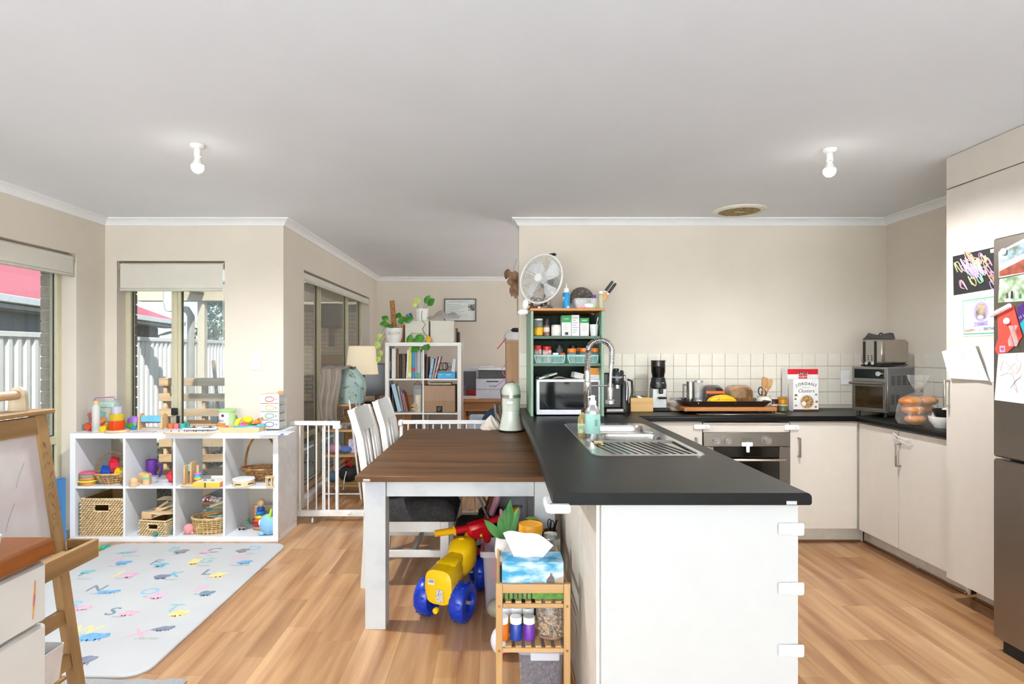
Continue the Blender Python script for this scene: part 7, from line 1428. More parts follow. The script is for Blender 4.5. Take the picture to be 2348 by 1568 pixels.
M().cyl((0, 0, 34*kk), (-5*kk, .0, 96*kk), 6*kk, 5.4*kk, 14).obj('moss_pole', mat('8a5a30', .95, col2='b98a52', scale=60, bump=1.0, bscale=120), t)
LEAF = mat('3f8a2c', .45, col2='8fc04a', scale=9, lo=.5, hi=.8); LEAFY = mat('a8cc3a', .45, col2='d8e08a', scale=12)
def leaf(b, p, d, L_, w_, up=(0, 0, 1), droop=.25):
    d = Vector(d).normalized(); s = d.cross(Vector(up)); s = s.normalized() if s.length > 1e-3 else Vector((1, 0, 0)); n = s.cross(d)
    def fn(u, v):
        ww = 1.8*w_*(math.sin(PI*min(1, u*.92+.06))**.8)*(1-.35*u); q = v-.5
        return Vector(p)+d*(L_*u)+s*(ww*q)+n*(-abs(q)*ww*.35-droop*L_*u*u)
    b.sheet(fn, 7, 4); return b
def plant_leaves(t, lst, m, stem=mat('4f6a2c', .6)):
    for p0, p1, L_, w_ in lst:
        p0 = Vector(p0); p1 = Vector(p1); b = M(); leaf(b, p1, (p1-p0).normalized()+Vector((0, 0, -.5)), L_*1.25, w_, up=(0, -1, .35)); b.tube([p0, p0.lerp(p1, .5)+Vector((0, 0, .01)), p1], .0018, 5, m=1); b.obj('leaf', [m, stem], t, ang=80)
z0_ = 35*kk
plant_leaves(t, [((0, 0, z0_), (-12*kk, -.03, z0_+8*kk), .07, .05), ((0, 0, z0_), (10*kk, -.05, z0_+14*kk), .085, .06), ((0, 0, z0_), (-3*kk, -.06, z0_+6*kk), .075, .055), ((0, 0, z0_), (22*kk, -.02, z0_+18*kk), .08, .06), ((0, 0, z0_), (-14*kk, .0, z0_+18*kk), .06, .045), ((0, 0, z0_), (4*kk, .03, z0_+22*kk), .07, .05), ((0, 0, z0_), (26*kk, .02, z0_+10*kk), .07, .05)], LEAF)
plant_leaves(t, [((-18*kk, 0, z0_), (-30*kk, -.02, 20*kk), .06, .045), ((-20*kk, 0, 20*kk), (-34*kk, -.04, 2*kk), .06, .045), ((-20*kk, -.02, 10*kk), (-28*kk, -.06, -18*kk), .055, .035), ((-22*kk, -.02, -5*kk), (-32*kk, -.07, -32*kk), .05, .035)], LEAFY)
t = thing('trailing_pot_plant', 'white pot on the cream boxes with a long trailing green vine', 'plant', on(966, YT, BH+.0006+50*kt+.0006)); t.location.y += .07
M().lathe([(0, 0), (14*kt, 0), (15*kt, 1*kt), (15*kt, 28*kt), (13.5*kt, 28*kt), (13*kt, 24*kt), (0, 24*kt)], 26).obj('pot', mat('f0efec', .35), t)
vz = lambda y: (733-y)*kt; vx = lambda x: (x-966)*kt
vine = [(vx(968), -.05, vz(705)), (vx(967), -.09, vz(720)), (vx(968), -.09, vz(733)), (vx(976), -.09, vz(742)), (vx(969), -.092, vz(752)), (vx(974), -.095, vz(762)), (vx(981), -.10, vz(772)), (vx(974), -.105, vz(790)), (vx(966), -.105, vz(805))]
M().tube(vine, .0028, 6).obj('vine', mat('4a5a2c', .7), t); M().tube([vine[5], (vx(958), -.10, vz(764)), (vx(946), -.10, vz(762))], .0018, 5).obj('stem', mat('6a6a3a', .7), t)
plant_leaves(t, [((vx(970), -.05, 26*kt), (vx(974), -.06, 40*kt), .075, .05), ((vx(976), -.05, 27*kt), (vx(980), -.07, 36*kt), .085, .05), ((vx(980), -.1, vz(768)), (vx(972), -.12, vz(768)), .085, .065), ((vx(970), -.1, vz(785)), (vx(956), -.12, vz(780)), .08, .065), ((vx(968), -.1, vz(790)), (vx(970), -.12, vz(788)), .11, .06), ((vx(966), -.1, vz(790)), (vx(962), -.125, vz(790)), .09, .05), ((vx(974), -.1, vz(780)), (vx(978), -.12, vz(785)), .06, .04), ((vx(946), -.1, vz(762)), (vx(944), -.11, vz(765)), .09, .04)], LEAF)
plant_leaves(t, [((vx(958), -.03, 26*kt), (vx(957), -.04, 40*kt), .05, .045), ((vx(958), -.03, 26*kt), (vx(955), -.05, 34*kt), .05, .04)], LEAFY); plant_leaves(t, [((vx(982), -.1, vz(764)), (vx(983), -.12, vz(768)), .07, .035)], mat('e8b02a', .5))
single(M().lathe([(0, 0), (5*kt, 0), (7*kt, 4*kt), (7*kt, 14*kt), (6*kt, 14*kt), (5*kt, 2*kt), (0, 2*kt)], 18, rot=(0, -.4, 0), c=(0, 0, 3*kt)), 'blue_cup', mat('1b5fb8', .3), 'small shiny blue cup tipped on the cream box', 'cup', on(942, YT+.06, BH+.0006+50*kt+.0006))
b = M(); b.sheet(lambda u, v: ((-34+76*u)*kt, -.05+.14*v, .003+kt*(3+14*math.sin(PI*u)**.6*math.sin(PI*v)**.7*(1+.4*math.sin(13*u+5*v))+(9*u*v))), 26, 12); single(b, 'plastic_bag', clear('f2f2f0', .45, .12, 'b9b6b0'), 'crumpled clear plastic bag of small parts on the cream boxes', 'bag', on(1012, YT+.05, BH+.0006+50*kt+.0006), ang=70)
# ------------------------------------------------------------------ study: desk, lamp, monitor
DK = wood('a5723f', 'cf9a63', .45, axis='y')
dk = thing('timber_desk', 'timber desk along the study window wall carrying the lamp and monitor', 'desk', (-1.30, 7.15, 0)); M().box(-.37, .33, -.77, 1.05, .72, .75, .003).obj('top', DK, dk); M().box(-.36, .30, -.74, -.30, .10, .7195, .002).obj('drawer_unit', wood('8a5a30', 'b5803f', axis='x'), dk)
for z in (.12, .32, .52): d = M().box(-.34, .28, -.755, -.741, z, z+.18, .002).obj('drawer', wood('9a6a38', 'c08f52', axis='x'), dk); M().cyl((0, -.756, z+.09), (0, -.77, z+.09), .012, n=10).obj('knob', BRUSH, d)
for x in (-.34, .27): M().box(x, x+.05, .95, 1.0, 0, .7195).obj('leg', DK, dk)
c = on(830, 6.45, .7506); kl = 6.45/F; lp = thing('table_lamp', 'table lamp with a cream drum shade and turned gilt stem on the study desk', 'lamp', c)
zl = lambda y: H-(y-CY)*kl-.7506
M().lathe([(0, 0), (.055, 0), (.05, .02), (.02, .03), (.030, .06), (.034, .085), (.012, .12), (.016, .15), (.009, .17), (.014, .24), (.009, .27), (.012, .31), (.006, zl(858)), (0, zl(858))], 18).obj('stem', mat('b99a5f', .35, .6), lp); M().ell((0, 0, .075), (.042, .042, .04)).obj('glass_ball', clear('fffdf6', .55, .03, 'e8e2d2'), lp)
b = M(); b.lathe([(37*kl, zl(858)), (36.6*kl, zl(855)), (30*kl, zl(793)), (29.6*kl, zl(793)), (36.2*kl, zl(855)), (36.6*kl, zl(858))], 32); b.obj('shade', mat('eedfc4', .8, emis='f2dfbd', es=.22, var=.01), lp); M().tube([(37*kl*math.cos(a), 37*kl*math.sin(a), zl(858)) for a in [2*PI*i/32 for i in range(32)]], .004, 6, True).obj('shade_trim', mat('d8c49a', .7), lp); M().tube([(30*kl*math.cos(a), 30*kl*math.sin(a), zl(793)) for a in [2*PI*i/32 for i in range(32)]], .003, 6, True).obj('shade_trim', mat('d8c49a', .7), lp)
mn = thing('computer_monitor', 'dark computer monitor turned sideways behind the table lamp', 'monitor', on(868, 7.05, .7506), .95); M().box(-.24, .24, -.012, .012, .08, .46, .006).obj('screen_case', mat('2a2c2f', .4), mn); M().box(-.225, .225, -.0135, -.0122, .10, .445).obj('screen', mat('3a4248', .15), mn); M().box(-.03, .03, .0122, .03, .01, .2, .004).obj('neck', BLACK, mn); M().box(-.12, .12, -.07, .10, 0, .012, .004).obj('stand', BLACK, mn)
single(M().box(-.12, .12, -.08, .10, 0, .03, .006).box(-.10, .06, -.06, .08, .031, .05, .004), 'black_device', BLACK, 'low black device on the desk beside the lamp', 'device', on(858, 6.55, .7506)); single(M().cyl((0, 0, 0), (0, 0, .07), .011), 'lip_balm', mat('d8a880', .5), 'small peach tube standing on the black device', 'tube', on(862, 6.43, .7506))
# ladder shelf with blanket and bag
ls = thing('ladder_shelf', 'white metal ladder shelf with timber shelves by the study window', 'shelf', (-1.42, 5.376, 0)); lk = 5.4/F
legs = [((-.17, 0, 0), (-.165, .08, 1.09)), ((.178, 0, 0), (.02, .10, 1.09)), ((-.17, .40, 0), (-.165, .30, 1.09)), ((.178, .40, 0), (.02, .28, 1.09))]
for a, c_ in legs: M().tube([a, c_], .009, 8).obj('leg', GM, ls)
M().tube([legs[0][1], legs[1][1]], .009, 8).obj('top_bar', GM, ls); M().tube([legs[2][1], legs[3][1]], .009, 8).obj('top_bar', GM, ls); M().tube([(-.17, 0, .05), (.17, 0, .05)], .008, 8).obj('low_bar', GM, ls)
for z in (.12, .39, .62, .855): f = z/1.09; M().box(-.16, .170-.155*f, .015+.05*f, .385-.06*f, z-.010, z+.008, .002).obj('shelf', wood('b58a55', 'd8b280', axis='x'), ls)
BLK = mat('978a80', .95, bump=.2, bscale=250)
b = M()
def blk(u, v):
    s = v*1.25; x = -.19+.20*u+.03*math.sin(5*v); fold = .014*math.sin(22*u+2*v)+.010*math.sin(9*u+7*v)
    if s < .25: return (x+.06*(.25-s)/.25, .20-.22*(s/.25), 1.19+.02*math.sin(PI*s/.25)+fold*.6)
    q = (s-.25)/1.0; return (x*(1-.25*q)-.03+.02*q, -.03-.025*math.sin(PI*q)+fold-.03*q, 1.19-.46*q)
b.sheet(blk, 34, 30, .006); single(b, 'draped_blanket', BLK, 'taupe knitted blanket draped over the ladder shelf', 'blanket', ls.location, ang=70)
t = thing('floral_bag', 'pale teal floral bag slumped on the ladder shelf behind the blanket', 'bag', ls.location+Vector((.04, .17, .8635))); b = M()
def bagb(u, v): a = 2*PI*u; r = (.105+.03*math.sin(PI*v))*(1-.5*max(0, v-.7)/.3)*(1+.08*math.sin(3*a+4*v)+.05*math.sin(7*a)); return (r*math.cos(a), .75*r*math.sin(a), .002+.33*v*(1+.05*math.sin(2*a)))
b.sheet(bagb, 32, 16); b.obj('body', mat('a3b9b4', .9, col2='7f7a5a', scale=26, lo=.58, hi=.68), t, ang=70); b = M(); b.tube([(.06, -.08, .20), (.11, -.13, .16), (.12, -.14, .02), (.11, -.13, -.03)], .010, 6); b.obj('strap', mat('8aa8b0', .9), t)
for x, z, r, cc, lb in ((-.10, .0, .055, 'b8869a', 'pink cloth toy on the middle ladder shelf'), (.0, .0, .045, '5a7ab8', 'blue soft toy on the middle ladder shelf')): single(M().ell((0, 0, r*.8), (r*1.3, r, r*.8)), 'soft_toy', mat(cc, .9), lb, 'toy', ls.location+Vector((x, .14, .3985)))
single(M().box(-.05, .05, -.06, .06, 0, .13, .006), 'gift_bag', mat('b9a6cf', .6, col2='e6dcf0', scale=30), 'lilac patterned gift box on the middle ladder shelf', 'box', ls.location+Vector((.075, .20, .3985)))
t = thing('black_shoe_bag', 'black drawstring bag with a red cord on the lowest ladder shelf', 'bag', ls.location+Vector((.02, .18, .1285))); M().ell((0, 0, .075), (.10, .09, .075)).obj('body', mat('17171a', .7), t); M().tube([(.0+.03*math.cos(i), .02*math.sin(i*2)-.03, .14+.012*i) for i in range(8)], .012, 6).obj('red_cord', mat('c4121a', .5), t); M().tube([(.0, -.09, .11), (-.01, -.12, .05), (-.02, -.13, -.05)], .004, 6).obj('white_cord', WHT, t)
single(M().ell((0, 0, .05), (.05, .06, .05)), 'denim_bundle', mat('4f6a86', .9), 'bundle of denim on the lowest ladder shelf', 'clothes', ls.location+Vector((-.12, .15, .1285))); single(M().box(-.07, .06, -.06, .06, 0, .05, .01), 'folded_cloth', mat('d8cfc0', .9, col2='5a4a40', scale=25), 'folded patterned cloth on the third ladder shelf', 'cloth', ls.location+Vector((-.02, .16, .6285)))
# framed certificate
fc = thing('framed_certificate', 'black framed certificate with a small photo on the study wall', 'picture', P(1055.5, 711, YB-.0005)); kf = YB/F; w_, h = 36.5*kf, 26*kf
for a in ((-w_, w_, h-.012, h), (-w_, w_, -h, -h+.012), (-w_, -w_+.012, -h+.012, h-.012), (w_-.012, w_, -h+.012, h-.012)): M().box(a[0], a[1], -.02, 0, a[2], a[3], .002).obj('frame_bar', BLACK, fc)
M().box(-w_+.012, w_-.012, -.006, 0, -h+.012, h-.012).obj('sheet', mat('dfe4e2', .4), fc, ang=0); M().box(w_*.50, w_*.90, -.0068, -.0061, -h*.05, h*.5).obj('photo', mat('55504c', .5, col2='c9c4be', scale=25, lo=.5, hi=.6), fc, ang=0)
lines(fc, -w_*.7, w_*.75, h*.68, h*.84, -.0062, mat('8a9090', .6), 2); lines(fc, -w_*.85, w_*.4, -h*.8, h*.55, -.0062, mat('b4baba', .6), 9)
# far desk with printer, tall cabinet, oddments
d2 = thing('timber_desk', 'low timber desk under the printer at the far study wall', 'desk', (-.05, 7.75, 0)); DK2 = wood('9a6434', 'c48f58', .45, axis='x'); M().box(-.42, .75, -.33, .50, .715, .75, .003).obj('top', DK2, d2); M().box(-.40, .70, -.30, -.28, .60, .7145, .002).obj('front_rail', DK2, d2); M().box(-.40, .70, -.12, -.10, .40, .52, .002).obj('shelf_panel', wood('8a5428', 'b07a42', axis='x'), d2)
for x in (-.40, .68): M().box(x, x+.05, -.28, .48, 0, .7145).obj('side_panel', DK2, d2)
Yp = 7.5; kp = Yp/F; pr_ = thing('laser_printer', 'white and black multifunction printer on the far desk', 'printer', on(1127, Yp, .7506)); PW = mat('cfd3e0', .45); zp = lambda y: H-(y-CY)*kp-.7506
M().box(-36*kp, 36*kp, 0, .36, 0, zp(868), .006).obj('body', PW, pr_); M().box(-30*kp, 36*kp, .02, .36, zp(868)+.0002, zp(849), .004).obj('output_bay', BLACK, pr_); M().box(-31*kp, 36*kp, .01, .36, zp(849)+.0002, zp(843), .004).obj('scanner_lid', mat('e6e8ee', .4), pr_); M().box(-28*kp, 12*kp, -.012, .0195, zp(859), zp(850), .003).obj('control_panel', mat('2d2f33', .4), pr_); M().box(-36*kp, 36*kp, -.0015, -.0003, zp(893), zp(892)).obj('tray_line', mat('7f8390', .5), pr_); M().box(-12*kp, 16*kp, -.002, -.0003, zp(876), zp(873)).obj('tray_grip', mat('4a4d55', .5), pr_); M().at(TR((3*kp, -.0015, zp(885))) @ FRONT).text('brother', 5*kp, bold=.02).obj('maker_lettering', mat('2d3550', .5), pr_, ang=0)
single(M().box(-.09, .09, 0, .12, 0, .02, .002), 'paper_stack', mat('e9e4dc', .6), 'small stack of papers on top of the printer', 'paper', pr_.location+Vector((-.06, .1, zp(843)+.0006)))
t = thing('pinboard', 'grey pinboard with a white border leaning on the far desk', 'board', on(1075, 7.9, .7506)); M().box(-.14, .13, 0, .012, 0, .40, .002).obj('border', mat('e2e4ea', .5), t); M().box(-.12, .10, -.001, 0, .05, .34).obj('panel', mat('77797f', .7), t, ang=0)
single(M().box(-.04, .04, 0, .003, 0, .16), 'photo_print', mat('5f8fc0', .4, col2='7a4a36', scale=9, lo=.45, hi=.55), 'small blue and brown photo print propped beside the bookcase', 'photo', on(1062, 7.6, .7506+.12)); bpy.data.objects['photo_print'].location.z = .7506
single(M().box(-.08, .08, 0, .02, 0, .11, .003), 'red_box', mat('b81f2a', .5), 'red box in front of the pinboard', 'box', on(1082, 7.65, .7506)); single(M().box(-.11, .11, -.05, .10, 0, .035, .003), 'paper_tray', mat('e4e6ee', .5, col2='e8c4b4', scale=5), 'stack of white paper on the far desk', 'paper', on(1078, 7.5, .7506))
tc_ = thing('tall_cabinet', 'tall pale timber cabinet at the edge of the kitchen wall in the study', 'cabinet', (.088, 5.96, 0)); M().box(0, .62, 0, .45, 0, 1.44, .002).obj('body', wood('a98560', 'c9a680', .5, axis='z'), tc_); M().box(-.004, .624, -.004, .454, 1.4405, 1.465, .002).obj('top_board', wood('a07c58', 'bf9c76', .5, axis='x'), tc_)
t = thing('bike_helmet', 'white and black childs bike helmet on top of the tall cabinet', 'helmet', (.17, 6.12, 1.4656)); M().lathe([(.10, .0), (.105, .02), (.095, .07), (.06, .11), (0, .125)], 20, sc=(1, 1.25, 1)).obj('shell', mat('eceaf0', .35), t); M().box(-.03, .08, -.12, -.02, .085, .128, .02).obj('vent', BLACK, t); M().tube([(-.08, -.08, .02), (-.13, -.1, -.04), (-.17, -.11, -.09)], .005, 6).obj('pink_strap', mat('d82a52', .6), t)
b = M(); b.tube([(.0, 0, .19), (-.03, 0, .16), (-.02, 0, .10), (.02, 0, .06), (-.06, -.02, .0), (-.1, -.04, -.03)], .004, 6); single(b, 'pink_ribbon', mat('d87aa8', .6), 'thin pink ribbon hanging beside the tall cabinet', 'ribbon', P(1158, 880, 5.93))
t = thing('toy_armchair', 'grey-blue plastic toy chair behind the baby gate', 'toy chair', (-.16, 5.55, 0)); M().box(-.12, .16, -.02, .02, .30, .70, .04).obj('side', mat('aab4c2', .5), t); M().box(-.10, .16, .02, .36, .30, .36, .02).obj('seat', mat('aab4c2', .5), t); M().box(.02, .10, -.023, -.0203, .56, .62, .005).obj('grip_hole', BLACKM, t); M().box(-.12, .16, .36, .40, 0, .72, .03).obj('back', mat('aab4c2', .5), t)
for x in (-.10, .12): M().box(x, x+.03, -.015, .015, 0, .2995).obj('leg', mat('aab4c2', .5), t)
t = thing('school_bag', 'navy and pink school bag slumped behind the mixer in the study', 'bag', (-.02, 5.75, .3605)); M().ell((0, 0, .22), (.15, .10, .22)).obj('navy_body', mat('2a3f5c', .85), t); M().ell((.10, -.02, .40), (.07, .05, .17), rot=(0, .3, 0)).obj('pink_flap', mat('d88fb8', .8), t)
# dried leaves hanging at the end of the kitchen wall
t = thing('dried_leaf_bunch', 'hanging bunch of dried brown leaves at the edge of the kitchen wall', 'dried leaves', P(1184, 595, 4.80)); DL = mat('6f4a34', .8, col2='a58468', scale=14); kd = 4.8/F
M().tube([(0, 0, 0), (-6*kd, 0, -22*kd), (-10*kd, 0, -50*kd)], .002, 5).obj('twig', DL, t); M().tube([(4*kd, 0, -30*kd), (2*kd, 0, -80*kd), (3*kd, 0, -125*kd)], .004, 5).obj('twig', DL, t)
for i in range(16): a = rnd.uniform(-1, 1); p0 = Vector((rnd.uniform(-18, 3)*kd, rnd.uniform(-.02, .02), rnd.uniform(-70, -22)*kd)); b = M(); leaf(b, p0, (a*.5, rnd.uniform(-.4, .4), -1), rnd.uniform(14, 28)*kd, rnd.uniform(7, 12)*kd, up=(0, -1, 0), droop=.1); b.obj('leaf', DL, t, ang=80)
# ------------------------------------------------------------------ ride-on toy
YP = mat('f7c70a', .35, coat=.2); RP = mat('c9101c', .35, coat=.2); BP = mat('1238b8', .3, coat=.2)
A1 = G(975, 1408, 0); A2 = G(1068, 1424, 0); Fw = G(1096, 1350, 0)
axc = (A1+A2)/2; fwd = (Fw-axc); fwd.z = 0; fwd.normalize(); rz = math.atan2(fwd.y, fwd.x)
rb = thing('ride_on_trike', 'childs plastic ride-on trike, yellow body, red fork and blue wheels', 'ride-on toy', axc, rz)   # local +x = forward
Lf = (Fw-axc).length; hw = (A2-A1).length/2+.006; wr = .098
def wheel(p, r, w_):
    b = M(); pr_ = [(0, -w_*.25), (r*.45, -w_*.25), (r*.5, -w_*.5), (r*.86, -w_*.5), (r*.97, -w_*.32), (r, 0), (r*.97, w_*.32), (r*.86, w_*.5), (r*.5, w_*.5), (r*.45, w_*.25), (0, w_*.25)]
    b.lathe(pr_, 32, p, rot=(PI/2, 0, 0))
    for i in range(14):
        a = 2*PI*i/14
        for s in (-1, 1): b.at(TR(p) @ Matrix.Rotation(a, 4, 'Y')).box(-.006, .006, s*w_*.10, s*w_*.40, r*.955, r*1.0, .002)
    b.at(I4); return b
wheel((0, hw-.02, wr), wr, .075).obj('rear_wheel', BP, rb); wheel((0, -hw+.02, wr), wr, .075).obj('rear_wheel', BP, rb)
for s in (-1, 1): M().cyl((0, s*(hw+.0), wr), (0, s*(hw+.022), wr), .010, n=12).obj('axle_cap', mat('c9c9c9', .3, .6), rb)
wheel((Lf, 0, wr), wr, .07).obj('front_wheel', BP, rb).matrix_local = Matrix.Translation((Lf, 0, 0)) @ Matrix.Rotation(math.radians(42), 4, 'Z') @ Matrix.Translation((-Lf, 0, 0))
def hull(path, n=18, m=0):     # path: (x, z, half-width, half-height)
    b = M(); vs = []; fs = []
    for x, z, w_, h_ in path:
        for i in range(n):
            a = 2*PI*i/n; ca, sa = math.cos(a), math.sin(a); e = .62
            vs.append((x, w_*abs(ca)**e*(1 if ca >= 0 else -1), z+h_*abs(sa)**e*(1 if sa >= 0 else -1)))
    for k_ in range(len(path)-1):
        for i in range(n): j = (i+1) % n; fs.append((k_*n+i, (k_+1)*n+i, (k_+1)*n+j, k_*n+j))
    fs.append(tuple(range(n))); fs.append(tuple(reversed(range((len(path)-1)*n, len(path)*n)))); b.add(vs, fs, m); return b
hull([(-.085, .185, .055, .05), (-.075, .18, .075, .085), (-.02, .175, .080, .10), (.05, .18, .072, .10), (.08, .20, .06, .08)]).obj('rear_box', YP, rb, ang=50)
hull([(-.02, .25, .04, .02), (.0, .258, .055, .026), (.07, .262, .05, .026), (.12, .268, .045, .028), (.15, .275, .04, .03)]).obj('seat', YP, rb, ang=50)
hull([(.09, .20, .04, .05), (.12, .23, .058, .075), (.17, .255, .072, .09), (.23, .262, .068, .086), (.275, .262, .05, .065), (.295, .26, .03, .04)]).obj('tank', YP, rb, ang=50)
M().tube([(.21, 0, .29), (.26, 0, .325), (.28, 0, .345)], [.032, .026, .022], 12).obj('neck', YP, rb); M().lathe([(0, 0), (.018, 0), (.015, .008), (0, .012)], 14, (.185, 0, .345)).obj('filler_cap', YP, rb)
M().cyl((-.088, -.0, .075), (-.106, -.0, .075), .014).obj('tow_peg', YP, rb)
M().box(-.0905, -.0895, .012, .048, .195, .222).obj('barcode_sticker', mat('eeeae4', .5), rb); b = M()
for i in range(8): b.box(-.0912, -.0908, .016+.0035*i, .0178+.0035*i, .205, .219)
b.obj('barcode', INK, rb, kind='stuff'); M().box(-.0905, -.0893, -.035, .005, .115, .175).obj('warning_sticker', mat('d9d6d0', .5, col2='8a8a8a', scale=120, lo=.5, hi=.6), rb)
ST = Matrix.Translation((Lf-.04, 0, 0)) @ Matrix.Rotation(math.radians(42), 4, 'Z') @ Matrix.Translation((-Lf+.04, 0, 0)); HT = ST @ Matrix.Translation((.285, 0, .37)) @ Matrix.Rotation(-.18, 4, 'X')
for s in (-1, 1):
    b = M(ST); b.tube([(.285, s*.042, .36), (.30, s*.055, .31), (Lf-.01, s*.062, .21), (Lf, s*.062, wr)], [.026, .027, .024, .022], 10); b.obj('fork_leg', RP, rb)
M(HT).cb((0, 0, 0), (.07, .14, .10), .018, rot=(0, -.35, 0)).obj('handlebar_hub', RP, rb); M(HT).tube([(-.02, -.135, .035), (-.012, 0, .02), (-.02, .135, .035)], .019, 10).obj('handlebar', RP, rb); M(HT).ell((-.036, 0, -.025), (.008, .008, .008)).obj('yellow_button', YP, rb)
M(ST).box(Lf-.06, Lf+.06, -.045, .045, 2*wr+.012, 2*wr+.03, .012).obj('mudguard', RP, rb)
for s in (-1, 1):
    b = M(HT); b.tube([(-.02, s*.136, .036), (-.025, s*.245, .052)], .018, 12); b.lathe([(0, -.004), (.027, -.004), (.027, .004), (0, .004)], 16, (-.02, s*.14, .037), rot=(PI/2, 0, 0)); b.obj('grip', mat('f0b010', .35), rb)
# ------------------------------------------------------------------ bamboo rack beside the peninsula
RKY0, RKY1, RKX0, RKX1 = 2.18, 2.85, -.005, .272; RKH = .485; BAMB, BAMX, BAMY = (wood('a8804f', 'cfa876', .5, axis=q_, rand=.05) for q_ in 'zxy')
rk = thing('bamboo_rack', 'narrow bamboo rack with slatted shelves beside the peninsula', 'rack', ((RKX0+RKX1)/2, RKY0, 0)); rw = (RKX1-RKX0)/2; rd = RKY1-RKY0; pw = .025; RZ = (.42, .255)
for x in (-rw, rw-pw):
    for y in (0, rd-.018): M().box(x, x+pw, y, y+.018, 0, RKH, .002).obj('post', BAMB, rk)
for y in (.002, rd-.016):
    M().box(-rw+pw, rw-pw, y, y+.014, RKH-.036, RKH-.003, .002).obj('end_rail', BAMX, rk)
    for z in RZ: M().box(-rw+pw, rw-pw, y, y+.014, z-.026, z-.009, .002).obj('end_rail', BAMX, rk)
for x in (-rw+.004, rw-.018): 
    M().box(x, x+.012, .0185, rd-.0185, RKH-.03, RKH-.006, .002).obj('side_rail', BAMY, rk)
for z in RZ:
    for i in range(6): x = -rw+.036+i*.037; M().box(x, x+.022, .003, rd-.003, z-.008, z, .001).obj('slat', BAMY, rk)
for x in (-rw+pw/2, rw-pw/2):
    for z in RZ: M().cyl((x, -.0002, z-.018), (x, -.002, z-.018), .005, n=10).obj('screw', mat('8c6f48', .4, .5), rk)
RC = Vector(((RKX0+RKX1)/2, RKY0, 0)); ZA, ZB_ = RZ[0]+.0006, RZ[1]+.0006
tx = thing('tissue_box', 'beach print tissue box with a tissue pulled up on the bamboo rack', 'tissue box', RC+Vector((0, .022, ZA)))
BEACH = mat('2f95c0', .5, col2='dbeaf2', scale=11, lo=.42, hi=.66, stretch=(1, 1, 2.6))
M().box(-.115, .115, 0, .115, 0, .138, .001).obj('box', BEACH, tx); M().box(-.115, .115, -.0006, .0002, .0, .035).obj('grass_print', mat('6a9a3a', .6, col2='4a7a2a', scale=40), tx, ang=0)
M().at(TR((0, -.0008, 0)) @ FRONT).prism([(-.09, .035), (.115, .035), (.115, .085), (.09, .075), (.06, .058), (.01, .066), (-.02, .05), (-.06, .062)], 0, .0004).obj('sand_print', mat('b59a84', .7, var=.1, scale=30), tx, ang=0)
for i in range(7): M().box(-.11+.017*i, -.104+.017*i, -.0016, -.0007, 0, .032-.001*i).obj('fence_print', mat('3a3430', .7), tx, ang=0)
for x, z in ((.068, .078),): M().at(TR((x, -.0014, z)) @ FRONT).prism([(-.018, -.022), (.014, -.022), (.012, .0), (.004, .012), (.006, .022), (.002, .014), (-.002, .024), (-.004, .010), (-.016, -.004)], 0, .0004).obj('kangaroo_print', mat('6a5f5c', .7), tx, ang=0)
b = M()
def tis(u, v):
    x = (-.095+.15*u)*(.72+.35*v); return (x+.03*v*(u-.3), .055+.018*math.sin(9*u+1)*(.3+v)+.012*v*math.sin(5*u), .136+.098*v*(1-.45*(u-.35)**2*2)*(1-.25*max(0, u-.55)))
b.sheet(tis, 24, 12, .0006); b.obj('tissue', mat('f6f7f9', .9, var=.01), tx, ang=80)
t = thing('succulent_pot', 'white ceramic pot with broad upright green leaves on the bamboo rack', 'plant', (-.0+.035, 2.62, ZA)); kk = 2.62/F
M().lathe([(0, 0), (18*kk, 0), (23*kk, 8*kk), (24*kk, 24*kk), (21*kk, 52*kk), (19*kk, 53*kk), (19*kk, 47*kk), (0, 47*kk)], 30).obj('pot', mat('efede9', .2, coat=.3), t); M().lathe([(0, 47.2*kk), (18.5*kk, 47.2*kk)], 24).obj('soil', mat('5f5446', .95, col2='8a7d6c', scale=80), t)
BL = mat('2f6a34', .4, col2='5f9a55', scale=6)
for dx, dz, L_, w_ in ((-.6, .75, .13, .026), (.12, 1, .18, .032), (.35, .9, .15, .03), (-.2, 1, .11, .028), (.0, 1, .14, .026)):
    b = M(); leaf(b, (dx*.02, dx*.01, 46*kk), (dx, -.15+.25*dx, dz), L_, w_, up=(0, -1, .1), droop=.06); o = b.obj('leaf', BL, t, ang=80)
t = thing('yellow_tub', 'cream and yellow tub with an orange-yellow lid on the bamboo rack', 'tub', on(1217, 2.66, ZA)); kk = 2.66/F
h = H-(1200-CY)*kk-ZA; M().lathe([(0, 0), (24*kk, 0), (26*kk, h-16*kk), (0, h-16*kk)], 30).obj('body', mat('eee0a0', .5, col2='f3d44a', scale=9), t); M().lathe([(0, h-16*kk), (28*kk, h-16*kk), (28*kk, h-2*kk), (27*kk, h), (25*kk, h), (24.5*kk, h-2*kk), (0, h-2*kk)], 30).obj('lid', mat('f0a818', .4), t)
for x, r in ((-20, 7), (0, 6)): a = -PI/2+x*.035; M().at(TR((26*kk*math.cos(a), 26*kk*math.sin(a), h-28*kk), (0, 0, a+PI/2)) @ FRONT).lathe([(0, .001), (r*kk, .001), (r*kk, .0015)], 18).obj('red_roundel', mat('c4201f', .5), t, ang=0)
t = thing('seedling_pot', 'terracotta pot with a bright green seedling behind the yellow tub', 'plant', on(1219, 2.80, ZA)); kk = 2.80/F; h = H-(1197-CY)*kk-ZA
M().lathe([(0, 0), (15*kk, 0), (22*kk, h), (20*kk, h), (19*kk, h-4*kk), (0, h-4*kk)], 24).obj('pot', mat('a5563a', .8), t); M().lathe([(0, h-3.6*kk), (19*kk, h-3.8*kk)], 20).obj('soil', mat('1f1814', .95), t)
